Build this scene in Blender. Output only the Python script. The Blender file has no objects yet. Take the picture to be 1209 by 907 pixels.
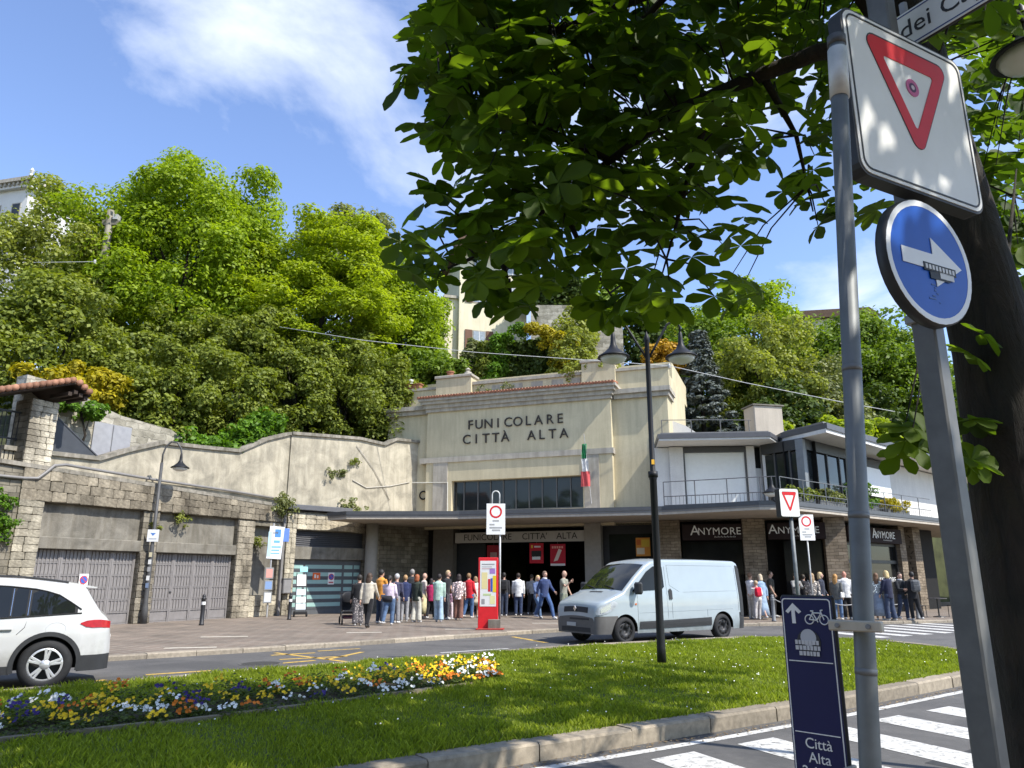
import bpy, bmesh, math, random
import numpy as np
from mathutils import Vector, Matrix, noise as mnoise

# ------------------------------------------------------------------ camera, sky, sun, exposure
SC = bpy.context.scene
COL = SC.collection
R = math.radians
CAM_H, PITCH, FPX = 1.6, R(14.5), 890.0
cam_d = bpy.data.cameras.new("camera")
cam_d.sensor_width = 36.0
cam_d.lens = 36.0 * FPX / 1209.0
cam_d.clip_end = 3000.0
cam_d.clip_start = 0.05
cam = bpy.data.objects.new("camera", cam_d)
cam.location = (0, 0, CAM_H)
cam.rotation_euler = (R(90) + PITCH, 0, 0)
COL.objects.link(cam)
SC.camera = cam

SUN_TO = Vector((0.86, -0.51, 0)).normalized()      # horizontal direction towards the sun
SUN_EL = R(50)
world = bpy.data.worlds.new("World")
SC.world = world
world.use_nodes = True
wn, wl = world.node_tree.nodes, world.node_tree.links
wn.clear()
w_out = wn.new("ShaderNodeOutputWorld")
w_bg = wn.new("ShaderNodeBackground")
w_sky = wn.new("ShaderNodeTexSky")
w_sky.sky_type = "NISHITA"
w_sky.sun_disc = False
w_sky.sun_elevation = SUN_EL
w_sky.sun_rotation = math.atan2(SUN_TO.x, SUN_TO.y)
w_sky.air_density = 1.0
w_sky.dust_density = 0.35
w_sky.ozone_density = 2.2
w_sky.altitude = 300
w_bg.inputs[1].default_value = 0.13
# drifting cumulus: noise on the direction vector projected on a cloud layer
tc = wn.new("ShaderNodeTexCoord")
sep = wn.new("ShaderNodeSeparateXYZ"); wl.new(tc.outputs["Generated"], sep.inputs[0])
zz = wn.new("ShaderNodeMath"); zz.operation = "MAXIMUM"; zz.inputs[1].default_value = 0.0; wl.new(sep.outputs[2], zz.inputs[0])
zz2 = wn.new("ShaderNodeMath"); zz2.operation = "ADD"; zz2.inputs[1].default_value = 0.22; wl.new(zz.outputs[0], zz2.inputs[0])
dx = wn.new("ShaderNodeMath"); dx.operation = "DIVIDE"; wl.new(sep.outputs[0], dx.inputs[0]); wl.new(zz2.outputs[0], dx.inputs[1])
dy = wn.new("ShaderNodeMath"); dy.operation = "DIVIDE"; wl.new(sep.outputs[1], dy.inputs[0]); wl.new(zz2.outputs[0], dy.inputs[1])
cmb = wn.new("ShaderNodeCombineXYZ"); wl.new(dx.outputs[0], cmb.inputs[0]); wl.new(dy.outputs[0], cmb.inputs[1])
mp = wn.new("ShaderNodeMapping"); wl.new(cmb.outputs[0], mp.inputs[0]); mp.inputs["Location"].default_value = (3.505, 0.720, 7.3)
mp.inputs["Rotation"].default_value = (0, 0, 0.5)
n1 = wn.new("ShaderNodeTexNoise"); n1.inputs["Scale"].default_value = 1.5; n1.inputs["Detail"].default_value = 9; n1.inputs["Roughness"].default_value = 0.56; n1.inputs["Distortion"].default_value = 0.5
wl.new(mp.outputs[0], n1.inputs["Vector"])
cr = wn.new("ShaderNodeValToRGB"); wl.new(n1.outputs["Fac"], cr.inputs[0])
cr.color_ramp.elements[0].position = 0.50; cr.color_ramp.elements[0].color = (0, 0, 0, 1)
cr.color_ramp.elements[1].position = 0.70; cr.color_ramp.elements[1].color = (0.85, 0.85, 0.85, 1)
wmix = wn.new("ShaderNodeMixRGB"); w_hsv = wn.new("ShaderNodeHueSaturation"); w_hsv.inputs["Saturation"].default_value = 1.03; w_hsv.inputs["Value"].default_value = 1.42; w_hsv.inputs["Hue"].default_value = 0.508; wl.new(w_sky.outputs[0], w_hsv.inputs["Color"])
wl.new(cr.outputs[0], wmix.inputs[0]); wl.new(w_hsv.outputs[0], wmix.inputs[1])
wmix.inputs[2].default_value = (5.9, 6.3, 6.9, 1)
wl.new(wmix.outputs[0], w_bg.inputs[0])
wl.new(w_bg.outputs[0], w_out.inputs[0])

sun_d = bpy.data.lights.new("sun", "SUN")
sun_d.energy = 4.3
sun_d.angle = R(0.53)
sun_d.color = (1.0, 0.955, 0.88)
sun = bpy.data.objects.new("sun", sun_d)
to_sun = Vector((SUN_TO.x * math.cos(SUN_EL), SUN_TO.y * math.cos(SUN_EL), math.sin(SUN_EL)))
sun.rotation_euler = to_sun.to_track_quat("Z", "Y").to_euler()
sun.location = (20, -12, 40)
COL.objects.link(sun)

vs = SC.view_settings
vs.view_transform = "Standard"; vs.look = "None"; vs.exposure = 0.72; vs.gamma = 1.0
vs.use_curve_mapping = False
SC.render.engine = "CYCLES"
SC.cycles.use_denoising = True
SC.cycles.max_bounces = 8
SC.cycles.diffuse_bounces = 3
SC.cycles.transparent_max_bounces = 8
SC.cycles.caustics_reflective = False
SC.cycles.caustics_refractive = False
SC.cycles.sample_clamp_indirect = 6

RNG = random.Random(7)
def rnd(a, b): return RNG.uniform(a, b)

# ------------------------------------------------------------------ pixel helper: photograph pixel + a real distance -> a point in the place
def ray(px, py):
    xc = (px - 604.5) / FPX; yc = (453.5 - py) / FPX
    return Vector((xc, math.cos(PITCH) - yc * math.sin(PITCH), math.sin(PITCH) + yc * math.cos(PITCH)))
def atY(px, py, Y):
    d = ray(px, py); t = Y / d.y
    return Vector((d.x * t, Y, CAM_H + d.z * t))
def gnd(px, py, z=0.0):
    d = ray(px, py); t = (z - CAM_H) / d.z
    return Vector((d.x * t, d.y * t, z))

# ------------------------------------------------------------------ materials
MATS = {}
def _mat(name):
    m = bpy.data.materials.new(name); m.use_nodes = True
    nt = m.node_tree; b = nt.nodes["Principled BSDF"]
    MATS[name] = m
    return m, nt, b
def _ramp(nt, fac, stops):
    r = nt.nodes.new("ShaderNodeValToRGB"); nt.links.new(fac, r.inputs[0])
    e = r.color_ramp.elements
    while len(e) < len(stops): e.new(0.5)
    for el, (p, c) in zip(e, stops): el.position = p; el.color = (*c, 1)
    return r.outputs[0]
def _noise(nt, scale, detail=4, rough=0.55, coord="Object", stretch=None, dist=0.0):
    t = nt.nodes.new("ShaderNodeTexCoord"); v = t.outputs[coord]
    if coord == "World":
        pass
    if stretch:
        mp = nt.nodes.new("ShaderNodeMapping"); mp.inputs["Scale"].default_value = stretch
        nt.links.new(v, mp.inputs[0]); v = mp.outputs[0]
    n = nt.nodes.new("ShaderNodeTexNoise")
    n.inputs["Scale"].default_value = scale; n.inputs["Detail"].default_value = detail
    n.inputs["Roughness"].default_value = rough; n.inputs["Distortion"].default_value = dist
    nt.links.new(v, n.inputs["Vector"])
    return n.outputs["Fac"]
def _mul(nt, a, b, fac=1.0, mode="MULTIPLY"):
    m = nt.nodes.new("ShaderNodeMixRGB"); m.blend_type = mode; m.inputs[0].default_value = fac
    for s, i in ((a, 1), (b, 2)):
        if isinstance(s, tuple): m.inputs[i].default_value = (*s, 1)
        else: nt.links.new(s, m.inputs[i])
    return m.outputs[0]
def _bump(nt, b, h, strength=0.3, dist=0.02):
    bm = nt.nodes.new("ShaderNodeBump"); bm.inputs["Strength"].default_value = strength; bm.inputs["Distance"].default_value = dist
    nt.links.new(h, bm.inputs["Height"]); nt.links.new(bm.outputs[0], b.inputs["Normal"])
def plain(name, col, rough=0.6, metal=0.0, var=0.12, scale=6.0, bump=0.0, spec=0.3, coat=0.0, emit=0.0):
    if name in MATS: return MATS[name]
    m, nt, b = _mat(name)
    f = _noise(nt, scale, 5)
    c = _ramp(nt, f, [(0.25, tuple(x * (1 - var) for x in col)), (0.75, tuple(min(1, x * (1 + var)) for x in col))])
    nt.links.new(c, b.inputs["Base Color"])
    b.inputs["Roughness"].default_value = rough; b.inputs["Metallic"].default_value = metal
    b.inputs["Specular IOR Level"].default_value = spec; b.inputs["Coat Weight"].default_value = coat
    if coat: b.inputs["Coat Roughness"].default_value = 0.05
    if bump: _bump(nt, b, f, bump, 0.01)
    return m
def tinted(name, rough=0.6, metal=0.0, var=0.15, scale=8.0, bump=0.0, spec=0.4, rand=0.0, fabric=False, grime=False):
    """colour comes from the object's own colour, with grain and per-object variation"""
    if name in MATS: return MATS[name]
    m, nt, b = _mat(name)
    oi = nt.nodes.new("ShaderNodeObjectInfo")
    f = _noise(nt, scale, 5)
    g = _ramp(nt, f, [(0.25, (1 - var,) * 3), (0.75, (1 + var,) * 3)])
    c = _mul(nt, oi.outputs["Color"], g)
    if rand:
        rr = _ramp(nt, oi.outputs["Random"], [(0.0, (1 - rand,) * 3), (1.0, (1 + rand, 1 + rand * 0.95, 1 + rand * 0.85))])
        c = _mul(nt, c, rr)
    if grime:      # water stains that run over the whole wall
        ge = nt.nodes.new("ShaderNodeNewGeometry"); mp = nt.nodes.new("ShaderNodeMapping"); mp.inputs["Scale"].default_value = (1, 1, .45); nt.links.new(ge.outputs["Position"], mp.inputs[0])
        gn = nt.nodes.new("ShaderNodeTexNoise"); gn.inputs["Scale"].default_value = 1.1; gn.inputs["Detail"].default_value = 7; gn.inputs["Roughness"].default_value = .65; nt.links.new(mp.outputs[0], gn.inputs["Vector"])
        c = _mul(nt, c, _ramp(nt, gn.outputs["Fac"], [(0.36, (0.42, 0.40, 0.37)), (0.62, (1.18, 1.15, 1.08))]))
    nt.links.new(c, b.inputs["Base Color"])
    b.inputs["Roughness"].default_value = rough; b.inputs["Metallic"].default_value = metal
    b.inputs["Specular IOR Level"].default_value = spec
    if fabric: b.inputs["Sheen Weight"].default_value = 0.15
    if bump: _bump(nt, b, f, bump, 0.01)
    return m

def mat_plaster(name, base, dirt, streak=(0.12, 0.11, 0.09), amount=0.5, bump=0.25, scale=1.2):
    m, nt, b = _mat(name)
    f1 = _noise(nt, scale, 8, 0.62, dist=0.6)
    c1 = _ramp(nt, f1, [(0.32, dirt), (0.62, base)])
    f2 = _noise(nt, 2.2, 7, 0.6, stretch=(2.2, 2.2, 0.22))
    c2 = _ramp(nt, f2, [(0.36, tuple(1 - amount * (1 - s / max(base)) for s in streak)), (0.6, (1, 1, 1))])
    c = _mul(nt, c1, c2, 0.85)
    f3 = _noise(nt, 28, 5)
    c = _mul(nt, c, _ramp(nt, f3, [(0.3, (0.9, 0.9, 0.9)), (0.7, (1.06, 1.06, 1.05))]))
    nt.links.new(c, b.inputs["Base Color"]); b.inputs["Roughness"].default_value = 0.9
    b.inputs["Specular IOR Level"].default_value = 0.2
    _bump(nt, b, f3, bump, 0.01)
    return m
M_CREAM = mat_plaster("cream_stucco", (0.615, 0.54, 0.365), (0.53, 0.462, 0.31), amount=0.20, bump=0.12, scale=0.7)
M_TRIM = mat_plaster("grey_stone_trim", (0.47, 0.43, 0.36), (0.36, 0.33, 0.28), amount=0.35, bump=0.15)
M_OLD = mat_plaster("stained_old_render", (0.50, 0.45, 0.345), (0.27, 0.245, 0.19), amount=0.32, bump=0.6, scale=1.3)
M_CONC = mat_plaster("weathered_concrete", (0.26, 0.24, 0.20), (0.13, 0.12, 0.10), amount=0.5, bump=0.4)
M_CANOPY = mat_plaster("canopy_concrete", (0.50, 0.44, 0.36), (0.44, 0.39, 0.32), amount=0.2, bump=0.1)
M_WHITE = mat_plaster("white_render", (0.66, 0.65, 0.62), (0.60, 0.59, 0.565), amount=0.08, bump=0.08)
M_COPING = mat_plaster("coping_stone", (0.34, 0.31, 0.26), (0.17, 0.16, 0.13), amount=0.6, bump=0.4, scale=3)

def mat_masonry(name, cols, mortar, bw, bh, rough_wall=0.5, bump=0.8):
    m, nt, b = _mat(name)
    t = nt.nodes.new("ShaderNodeTexCoord")
    sp = nt.nodes.new("ShaderNodeSeparateXYZ"); nt.links.new(t.outputs["Object"], sp.inputs[0])
    ad = nt.nodes.new("ShaderNodeMath"); nt.links.new(sp.outputs[0], ad.inputs[0]); nt.links.new(sp.outputs[1], ad.inputs[1])
    cb = nt.nodes.new("ShaderNodeCombineXYZ"); nt.links.new(ad.outputs[0], cb.inputs[0]); nt.links.new(sp.outputs[2], cb.inputs[1])
    ns = nt.nodes.new("ShaderNodeTexNoise"); ns.inputs["Scale"].default_value = 3.0; nt.links.new(cb.outputs[0], ns.inputs["Vector"])
    mx = nt.nodes.new("ShaderNodeMixRGB"); mx.blend_type = "ADD"; mx.inputs[0].default_value = rough_wall * 0.2
    nt.links.new(cb.outputs[0], mx.inputs[1]); nt.links.new(ns.outputs["Color"], mx.inputs[2])
    br = nt.nodes.new("ShaderNodeTexBrick"); nt.links.new(mx.outputs[0], br.inputs["Vector"])
    br.inputs["Color1"].default_value = (*cols[0], 1); br.inputs["Color2"].default_value = (*cols[1], 1); br.inputs["Mortar"].default_value = (*mortar, 1)
    br.inputs["Scale"].default_value = 1.0; br.inputs["Brick Width"].default_value = bw; br.inputs["Row Height"].default_value = bh
    br.inputs["Mortar Size"].default_value = min(bw, bh) * 0.07; br.inputs["Mortar Smooth"].default_value = 0.4; br.inputs["Bias"].default_value = 0.0
    f = _noise(nt, 2.0, 8, 0.6)
    c = _mul(nt, br.outputs["Color"], _ramp(nt, f, [(0.3, (0.55, 0.54, 0.5)), (0.65, (1.1, 1.08, 1.03))]))
    nt.links.new(c, b.inputs["Base Color"]); b.inputs["Roughness"].default_value = 0.92; b.inputs["Specular IOR Level"].default_value = 0.15
    h = _mul(nt, br.outputs["Fac"], _noise(nt, 20, 4), 0.4, "SUBTRACT")
    iv = nt.nodes.new("ShaderNodeInvert"); nt.links.new(br.outputs["Fac"], iv.inputs["Color"])
    h = _mul(nt, iv.outputs[0], _noise(nt, 18, 5), 0.5)
    _bump(nt, b, h, bump, 0.03)
    return m
M_MASON = mat_masonry("rubble_masonry", ((0.27, 0.245, 0.20), (0.16, 0.145, 0.115)), (0.12, 0.11, 0.09), 0.42, 0.2)
M_SHOPSTONE = mat_masonry("shop_pillar_masonry", ((0.30, 0.245, 0.185), (0.20, 0.16, 0.12)), (0.11, 0.09, 0.07), 0.34, 0.13)
M_RUBBLE = mat_masonry("hill_wall_masonry", ((0.52, 0.49, 0.42), (0.30, 0.28, 0.23)), (0.33, 0.31, 0.26), 0.5, 0.26, 1.4)
M_STONE = tinted("cut_stone", 0.92, var=0.42, scale=5, bump=1.0, spec=0.15, rand=0.16, grime=True)
M_KERB = tinted("kerb_granite", 0.85, var=0.28, scale=14, bump=0.5, spec=0.2, rand=0.15)
M_METAL = tinted("painted_metal", 0.45, 0.0, var=0.12, scale=5, bump=0.05)
M_GALV = tinted("galvanised_steel", 0.55, 0.2, var=0.22, scale=9, bump=0.05)
M_CLOTH = tinted("cloth", 0.9, var=0.28, scale=9, bump=0.9, fabric=True, spec=0.15)
def mat_print_cloth():
    m, nt, b = _mat("printed_cloth")
    oi = nt.nodes.new("ShaderNodeObjectInfo"); t = nt.nodes.new("ShaderNodeTexCoord"); vo = nt.nodes.new("ShaderNodeTexVoronoi"); vo.inputs["Scale"].default_value = 14
    nt.links.new(t.outputs["Object"], vo.inputs["Vector"])
    g = _ramp(nt, vo.outputs["Distance"], [(0.28, (2.6, 2.5, 2.4)), (0.36, (0.6, 0.6, 0.62))])
    nt.links.new(_mul(nt, oi.outputs["Color"], g), b.inputs["Base Color"]); b.inputs["Roughness"].default_value = .9; b.inputs["Specular IOR Level"].default_value = .15
    _bump(nt, b, _noise(nt, 9, 4), .8, .01); return m
M_PRINT = mat_print_cloth()
M_SKIN = tinted("skin", 0.55, var=0.06, scale=20)
M_HAIR = tinted("hair", 0.6, var=0.35, scale=30, bump=0.4)
M_PLASTIC = tinted("plastic", 0.5, var=0.1, scale=10)
M_PAPER = tinted("printed_sheet", 0.55, var=0.05, scale=4, spec=0.3)
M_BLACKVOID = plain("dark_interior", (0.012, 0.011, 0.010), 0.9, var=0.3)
M_RUBBER = plain("rubber", (0.022, 0.022, 0.023), 0.75, var=0.2, scale=20)
M_TILE = tinted("clay_tile", 0.85, var=0.3, scale=6, bump=0.3, rand=0.3, spec=0.2)
def mat_glass_dark(name, tint=(0.02, 0.024, 0.026), rough=0.04):
    m, nt, b = _mat(name)
    f = _noise(nt, 0.8, 3)
    nt.links.new(_ramp(nt, f, [(0.3, tuple(x * 0.7 for x in tint)), (0.7, tuple(x * 1.3 for x in tint))]), b.inputs["Base Color"])
    b.inputs["Roughness"].default_value = rough; b.inputs["Specular IOR Level"].default_value = 0.38
    return m
M_GLASS = mat_glass_dark("window_glass")
M_FROST = plain("frosted_green_glass", (0.30, 0.46, 0.42), 0.35, var=0.08, scale=2)
M_LAMPGLASS = plain("lamp_glass", (0.72, 0.72, 0.68), 0.25, var=0.05)

def mat_leaf(name, c_dark, c_light, trans=0.35, rough=0.55, obj_rand=0.0):
    m = bpy.data.materials.new(name); m.use_nodes = True; MATS[name] = m
    nt = m.node_tree; nt.nodes.clear()
    out = nt.nodes.new("ShaderNodeOutputMaterial")
    ge = nt.nodes.new("ShaderNodeNewGeometry")
    f = _noise(nt, 0.55, 3, 0.6)
    mixf = _mul(nt, ge.outputs["Random Per Island"], f, 0.5, "MIX")
    if obj_rand:
        oi = nt.nodes.new("ShaderNodeObjectInfo"); mixf = _mul(nt, mixf, oi.outputs["Random"], obj_rand, "MIX")
    c = _ramp(nt, mixf, [(0.18, c_dark), (0.82, c_light)])
    pb = nt.nodes.new("ShaderNodeBsdfPrincipled"); nt.links.new(c, pb.inputs["Base Color"])
    pb.inputs["Roughness"].default_value = rough; pb.inputs["Specular IOR Level"].default_value = 0.25
    tr = nt.nodes.new("ShaderNodeBsdfTranslucent")
    c2 = _mul(nt, c, (1.45, 1.5, 0.45)); nt.links.new(c2, tr.inputs["Color"])
    ms = nt.nodes.new("ShaderNodeMixShader"); ms.inputs[0].default_value = trans
    nt.links.new(pb.outputs[0], ms.inputs[1]); nt.links.new(tr.outputs[0], ms.inputs[2])
    nt.links.new(ms.outputs[0], out.inputs[0])
    return m
LEAF = {
    "lime": mat_leaf("leaf_lime", (0.125, 0.19, 0.012), (0.34, 0.44, 0.026), 0.45),
    "layer": mat_leaf("leaf_fresh", (0.155, 0.215, 0.014), (0.40, 0.47, 0.03), 0.45),
    "mid": mat_leaf("leaf_mid", (0.075, 0.125, 0.016), (0.21, 0.30, 0.032), 0.4),
    "shrub": mat_leaf("leaf_shrub", (0.085, 0.115, 0.018), (0.27, 0.31, 0.05), 0.36),
    "olive": mat_leaf("leaf_olive", (0.13, 0.155, 0.03), (0.36, 0.39, 0.085), 0.38),
    "dark": mat_leaf("leaf_dark", (0.028, 0.05, 0.012), (0.10, 0.145, 0.028), 0.28),
    "grey": mat_leaf("leaf_greygreen", (0.09, 0.11, 0.04), (0.28, 0.30, 0.12), 0.3),
    "spruce": mat_leaf("leaf_spruce", (0.06, 0.075, 0.068), (0.20, 0.22, 0.20), 0.1),
    "yellow": mat_leaf("leaf_yellow", (0.22, 0.20, 0.015), (0.52, 0.42, 0.02), 0.35),
    "orange": mat_leaf("leaf_orange", (0.20, 0.12, 0.015), (0.55, 0.32, 0.03), 0.3),
    "ivy": mat_leaf("leaf_ivy", (0.05, 0.11, 0.012), (0.16, 0.30, 0.025), 0.35),
    "chestnut": mat_leaf("leaf_chestnut", (0.048, 0.088, 0.009), (0.125, 0.19, 0.018), 0.62, obj_rand=0.4),
}
def mat_bark():
    m, nt, b = _mat("bark")
    f = _noise(nt, 9, 8, 0.65, stretch=(1, 1, 0.25), dist=1.0)
    f2 = _noise(nt, 3, 4)
    c = _ramp(nt, f, [(0.3, (0.006, 0.005, 0.004)), (0.62, (0.030, 0.022, 0.015))])
    c = _mul(nt, c, _ramp(nt, f2, [(0.4, (0.75, 0.85, 0.6)), (0.65, (1.2, 1.1, 1.0))]))
    nt.links.new(c, b.inputs["Base Color"]); b.inputs["Roughness"].default_value = 0.95
    _bump(nt, b, f, 1.0, 0.05)
    return m
M_BARK = mat_bark()

# ------------------------------------------------------------------ mesh helpers
class MB:
    def __init__(s): s.v = []; s.f = []
    def add(s, vs, fs):
        o = len(s.v); s.v.extend([tuple(p) for p in vs]); s.f.extend([tuple(i + o for i in f) for f in fs]); return s
    def box(s, x0, x1, y0, y1, z0, z1, m=None):
        vs = [(x0, y0, z0), (x1, y0, z0), (x1, y1, z0), (x0, y1, z0), (x0, y0, z1), (x1, y0, z1), (x1, y1, z1), (x0, y1, z1)]
        if m is not None: vs = [m @ Vector(p) for p in vs]
        return s.add(vs, [(0, 3, 2, 1), (4, 5, 6, 7), (0, 1, 5, 4), (1, 2, 6, 5), (2, 3, 7, 6), (3, 0, 4, 7)])
    def cbox(s, x0, x1, y0, y1, z0, z1, b=0.01, m=None):
        b = min(b, (x1 - x0) * .45, (y1 - y0) * .45, (z1 - z0) * .45)
        vs = []; idx = {}
        X = ((x0, x0 + b), (x1, x1 - b)); Y = ((y0, y0 + b), (y1, y1 - b)); Z = ((z0, z0 + b), (z1, z1 - b))
        for i in (0, 1):
            for j in (0, 1):
                for k in (0, 1):
                    idx[i, j, k, 0] = len(vs); vs.append((X[i][0], Y[j][1], Z[k][1]))
                    idx[i, j, k, 1] = len(vs); vs.append((X[i][1], Y[j][0], Z[k][1]))
                    idx[i, j, k, 2] = len(vs); vs.append((X[i][1], Y[j][1], Z[k][0]))
        fs = []
        for i in (0, 1):
            q = [idx[i, 0, 0, 0], idx[i, 1, 0, 0], idx[i, 1, 1, 0], idx[i, 0, 1, 0]]; fs.append(q[::-1] if i == 0 else q)
            q = [idx[0, i, 0, 1], idx[1, i, 0, 1], idx[1, i, 1, 1], idx[0, i, 1, 1]]; fs.append(q if i == 0 else q[::-1])
            q = [idx[0, 0, i, 2], idx[1, 0, i, 2], idx[1, 1, i, 2], idx[0, 1, i, 2]]; fs.append(q[::-1] if i == 0 else q)
            for j in (0, 1):
                q = [idx[i, j, 0, 0], idx[i, j, 1, 0], idx[i, j, 1, 1], idx[i, j, 0, 1]]; fs.append(q if i == j else q[::-1])
                q = [idx[i, 0, j, 0], idx[i, 1, j, 0], idx[i, 1, j, 2], idx[i, 0, j, 2]]; fs.append(q if i != j else q[::-1])
                q = [idx[0, i, j, 1], idx[1, i, j, 1], idx[1, i, j, 2], idx[0, i, j, 2]]; fs.append(q if i == j else q[::-1])
                for k in (0, 1):
                    q = [idx[i, j, k, 0], idx[i, j, k, 1], idx[i, j, k, 2]]; fs.append(q if (i + j + k) % 2 == 1 else q[::-1])
        if m is not None: vs = [m @ Vector(p) for p in vs]
        return s.add(vs, fs)
    def tube(s, path, rad, n=8, cap=True, sq=(1, 1)):
        """sweep of a circle along a path; rad: number or list"""
        P = [Vector(p) for p in path]
        rr = rad if isinstance(rad, (list, tuple)) else [rad] * len(P)
        vs = []; up = None
        for i, p in enumerate(P):
            d = (P[min(i + 1, len(P) - 1)] - P[max(i - 1, 0)])
            d = d.normalized() if d.length > 1e-9 else Vector((0, 0, 1))
            if up is None:
                ref = Vector((0, 1, 0)) if abs(d.y) < 0.9 else Vector((1, 0, 0))
            else: ref = up
            a = d.cross(ref).normalized(); bb = a.cross(d).normalized(); up = bb
            for k in range(n):
                t = 2 * math.pi * k / n
                vs.append(p + (a * math.cos(t) * sq[0] + bb * math.sin(t) * sq[1]) * rr[i])
        fs = []
        for i in range(len(P) - 1):
            for k in range(n):
                k2 = (k + 1) % n
                fs.append((i * n + k, i * n + k2, (i + 1) * n + k2, (i + 1) * n + k))
        if cap:
            fs.append(tuple(range(n))[::-1]); fs.append(tuple(range((len(P) - 1) * n, len(P) * n)))
        return s.add(vs, fs)
    def lathe(s, prof, n=16, m=None, a0=0.0, cap=True):
        if prof[0] == prof[-1]: cap = False
        vs = []
        for (r, z) in prof:
            for k in range(n):
                t = a0 + 2 * math.pi * k / n; vs.append((r * math.cos(t), r * math.sin(t), z))
        fs = []
        for i in range(len(prof) - 1):
            for k in range(n):
                k2 = (k + 1) % n; fs.append((i * n + k, i * n + k2, (i + 1) * n + k2, (i + 1) * n + k))
        if cap and prof[0][0] > 1e-6: fs.append(tuple(range(n))[::-1])
        if cap and prof[-1][0] > 1e-6: fs.append(tuple(range((len(prof) - 1) * n, len(prof) * n)))
        if m is not None: vs = [m @ Vector(p) for p in vs]
        return s.add(vs, fs)
    def prism(s, poly, z0, z1, m=None):
        """polygon in local xy (counter-clockwise), extruded in z"""
        n = len(poly)
        vs = [(x, y, z0) for x, y in poly] + [(x, y, z1) for x, y in poly]
        fs = [tuple(range(n))[::-1], tuple(range(n, 2 * n))] + [(i, (i + 1) % n, n + (i + 1) % n, n + i) for i in range(n)]
        if m is not None: vs = [m @ Vector(p) for p in vs]
        return s.add(vs, fs)
    def poly(s, pts): return s.add(pts, [tuple(range(len(pts)))])
    def mesh(s, name, smooth=False):
        me = bpy.data.meshes.new(name); me.from_pydata(s.v, [], s.f); me.update()
        if smooth: me.polygons.foreach_set("use_smooth", [True] * len(me.polygons))
        return me
    def build(s, name, mat, parent=None, color=None, loc=(0, 0, 0), rot=(0, 0, 0), smooth=False, label=None, kind=None):
        return obj(name, s.mesh(name, smooth), mat, parent, color, loc, rot, label, kind)
XZ = Matrix(((1, 0, 0, 0), (0, 0, -1, 0), (0, 1, 0, 0), (0, 0, 0, 1)))      # prism drawn in x/z, extruded towards -y
def obj(name, me, mat, parent=None, color=None, loc=(0, 0, 0), rot=(0, 0, 0), label=None, kind=None, scale=None):
    o = bpy.data.objects.new(name, me)
    if mat is not None and (len(me.materials) == 0): me.materials.append(mat)
    COL.objects.link(o)
    if parent is not None: o.parent = parent
    o.location = loc; o.rotation_euler = rot
    if scale is not None: o.scale = scale
    if color is not None: o.color = (*color, 1)
    if label: o["label"] = label
    if kind: o["kind"] = kind
    return o
def tag(o, label, cat, group=None, kind=None):
    o["label"] = label
    if cat: o["category"] = cat
    if group: o["group"] = group
    if kind: o["kind"] = kind
    return o
def thing(name, label, cat, loc=(0, 0, 0), rz=0.0, group=None):
    o = bpy.data.objects.new(name, None); o.empty_display_size = 0.3
    COL.objects.link(o); o.location = loc; o.rotation_euler = (0, 0, rz)
    return tag(o, label, cat, group)
def structure(o): o["kind"] = "structure"; return o
def np_mesh(name, verts, faces_flat, nper):
    """verts (N,3) float array, faces (M,nper) int array"""
    me = bpy.data.meshes.new(name)
    nv, nf = len(verts), len(faces_flat)
    me.vertices.add(nv); me.vertices.foreach_set("co", np.asarray(verts, np.float32).ravel())
    me.loops.add(nf * nper); me.loops.foreach_set("vertex_index", np.asarray(faces_flat, np.int32).ravel())
    me.polygons.add(nf); me.polygons.foreach_set("loop_start", np.arange(0, nf * nper, nper, dtype=np.int32))
    me.update(calc_edges=True)
    return me
def text_mesh(body, size, depth=0.0, spacing=1.0, align="CENTER"):
    cu = bpy.data.curves.new("lettering", "FONT"); cu.body = body; cu.size = size; cu.extrude = depth
    cu.align_x = align; cu.align_y = "CENTER"; cu.space_character = spacing; cu.resolution_u = 3
    o = bpy.data.objects.new("lettering", cu); COL.objects.link(o)
    dg = bpy.context.evaluated_depsgraph_get()
    me = bpy.data.meshes.new_from_object(o.evaluated_get(dg))
    bpy.data.objects.remove(o); bpy.data.curves.remove(cu)
    me.name = "lettering"
    return me
UPRIGHT = (R(90), 0, 0)      # text standing in the local x/z plane facing -y
def smooth_by_angle(o):
    me = o.data
    me.polygons.foreach_set("use_smooth", [True] * len(me.polygons)); me.update()
    return o
STONES = []
for i in range(6):
    mb = MB(); mb.cbox(-.5, .5, -.5, .5, -.5, .5, 0.07)
    rr = random.Random(i); mb.v = [(x + rr.uniform(-.035, .035), y + rr.uniform(-.09, .05), z + rr.uniform(-.04, .04)) for x, y, z in mb.v]
    STONES.append(mb.mesh("stone"))
def stone_course(parent, x0, x1, z0, z1, y, course=0.22, wmin=0.26, wmax=0.46, depth=0.1, color=(0.40, 0.365, 0.30), name="stone", axis="x", mat=None):
    """lay stones in courses on the face y (axis x) or on a side face (axis y), each an object of its own"""
    nz = max(1, round((z1 - z0) / course)); h = (z1 - z0) / nz
    for k in range(nz):
        a = x0
        while a < x1 - 0.02:
            w = rnd(wmin, wmax)
            if x1 - a - w < wmin * 0.7: w = x1 - a
            cx = a + w / 2; cz = z0 + (k + .5) * h
            pro = rnd(-0.012, 0.012)
            loc = (cx, y + pro, cz) if axis == "x" else (y + pro, cx, cz)
            sc = (w - 0.014, depth, h - 0.014)
            t = rnd(0.62, 0.92)
            obj(name, RNG.choice(STONES), mat or M_STONE, parent, tuple(c * t for c in color), loc, (0, 0, 0 if axis == "x" else R(90)), scale=sc)
            a += w
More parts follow.
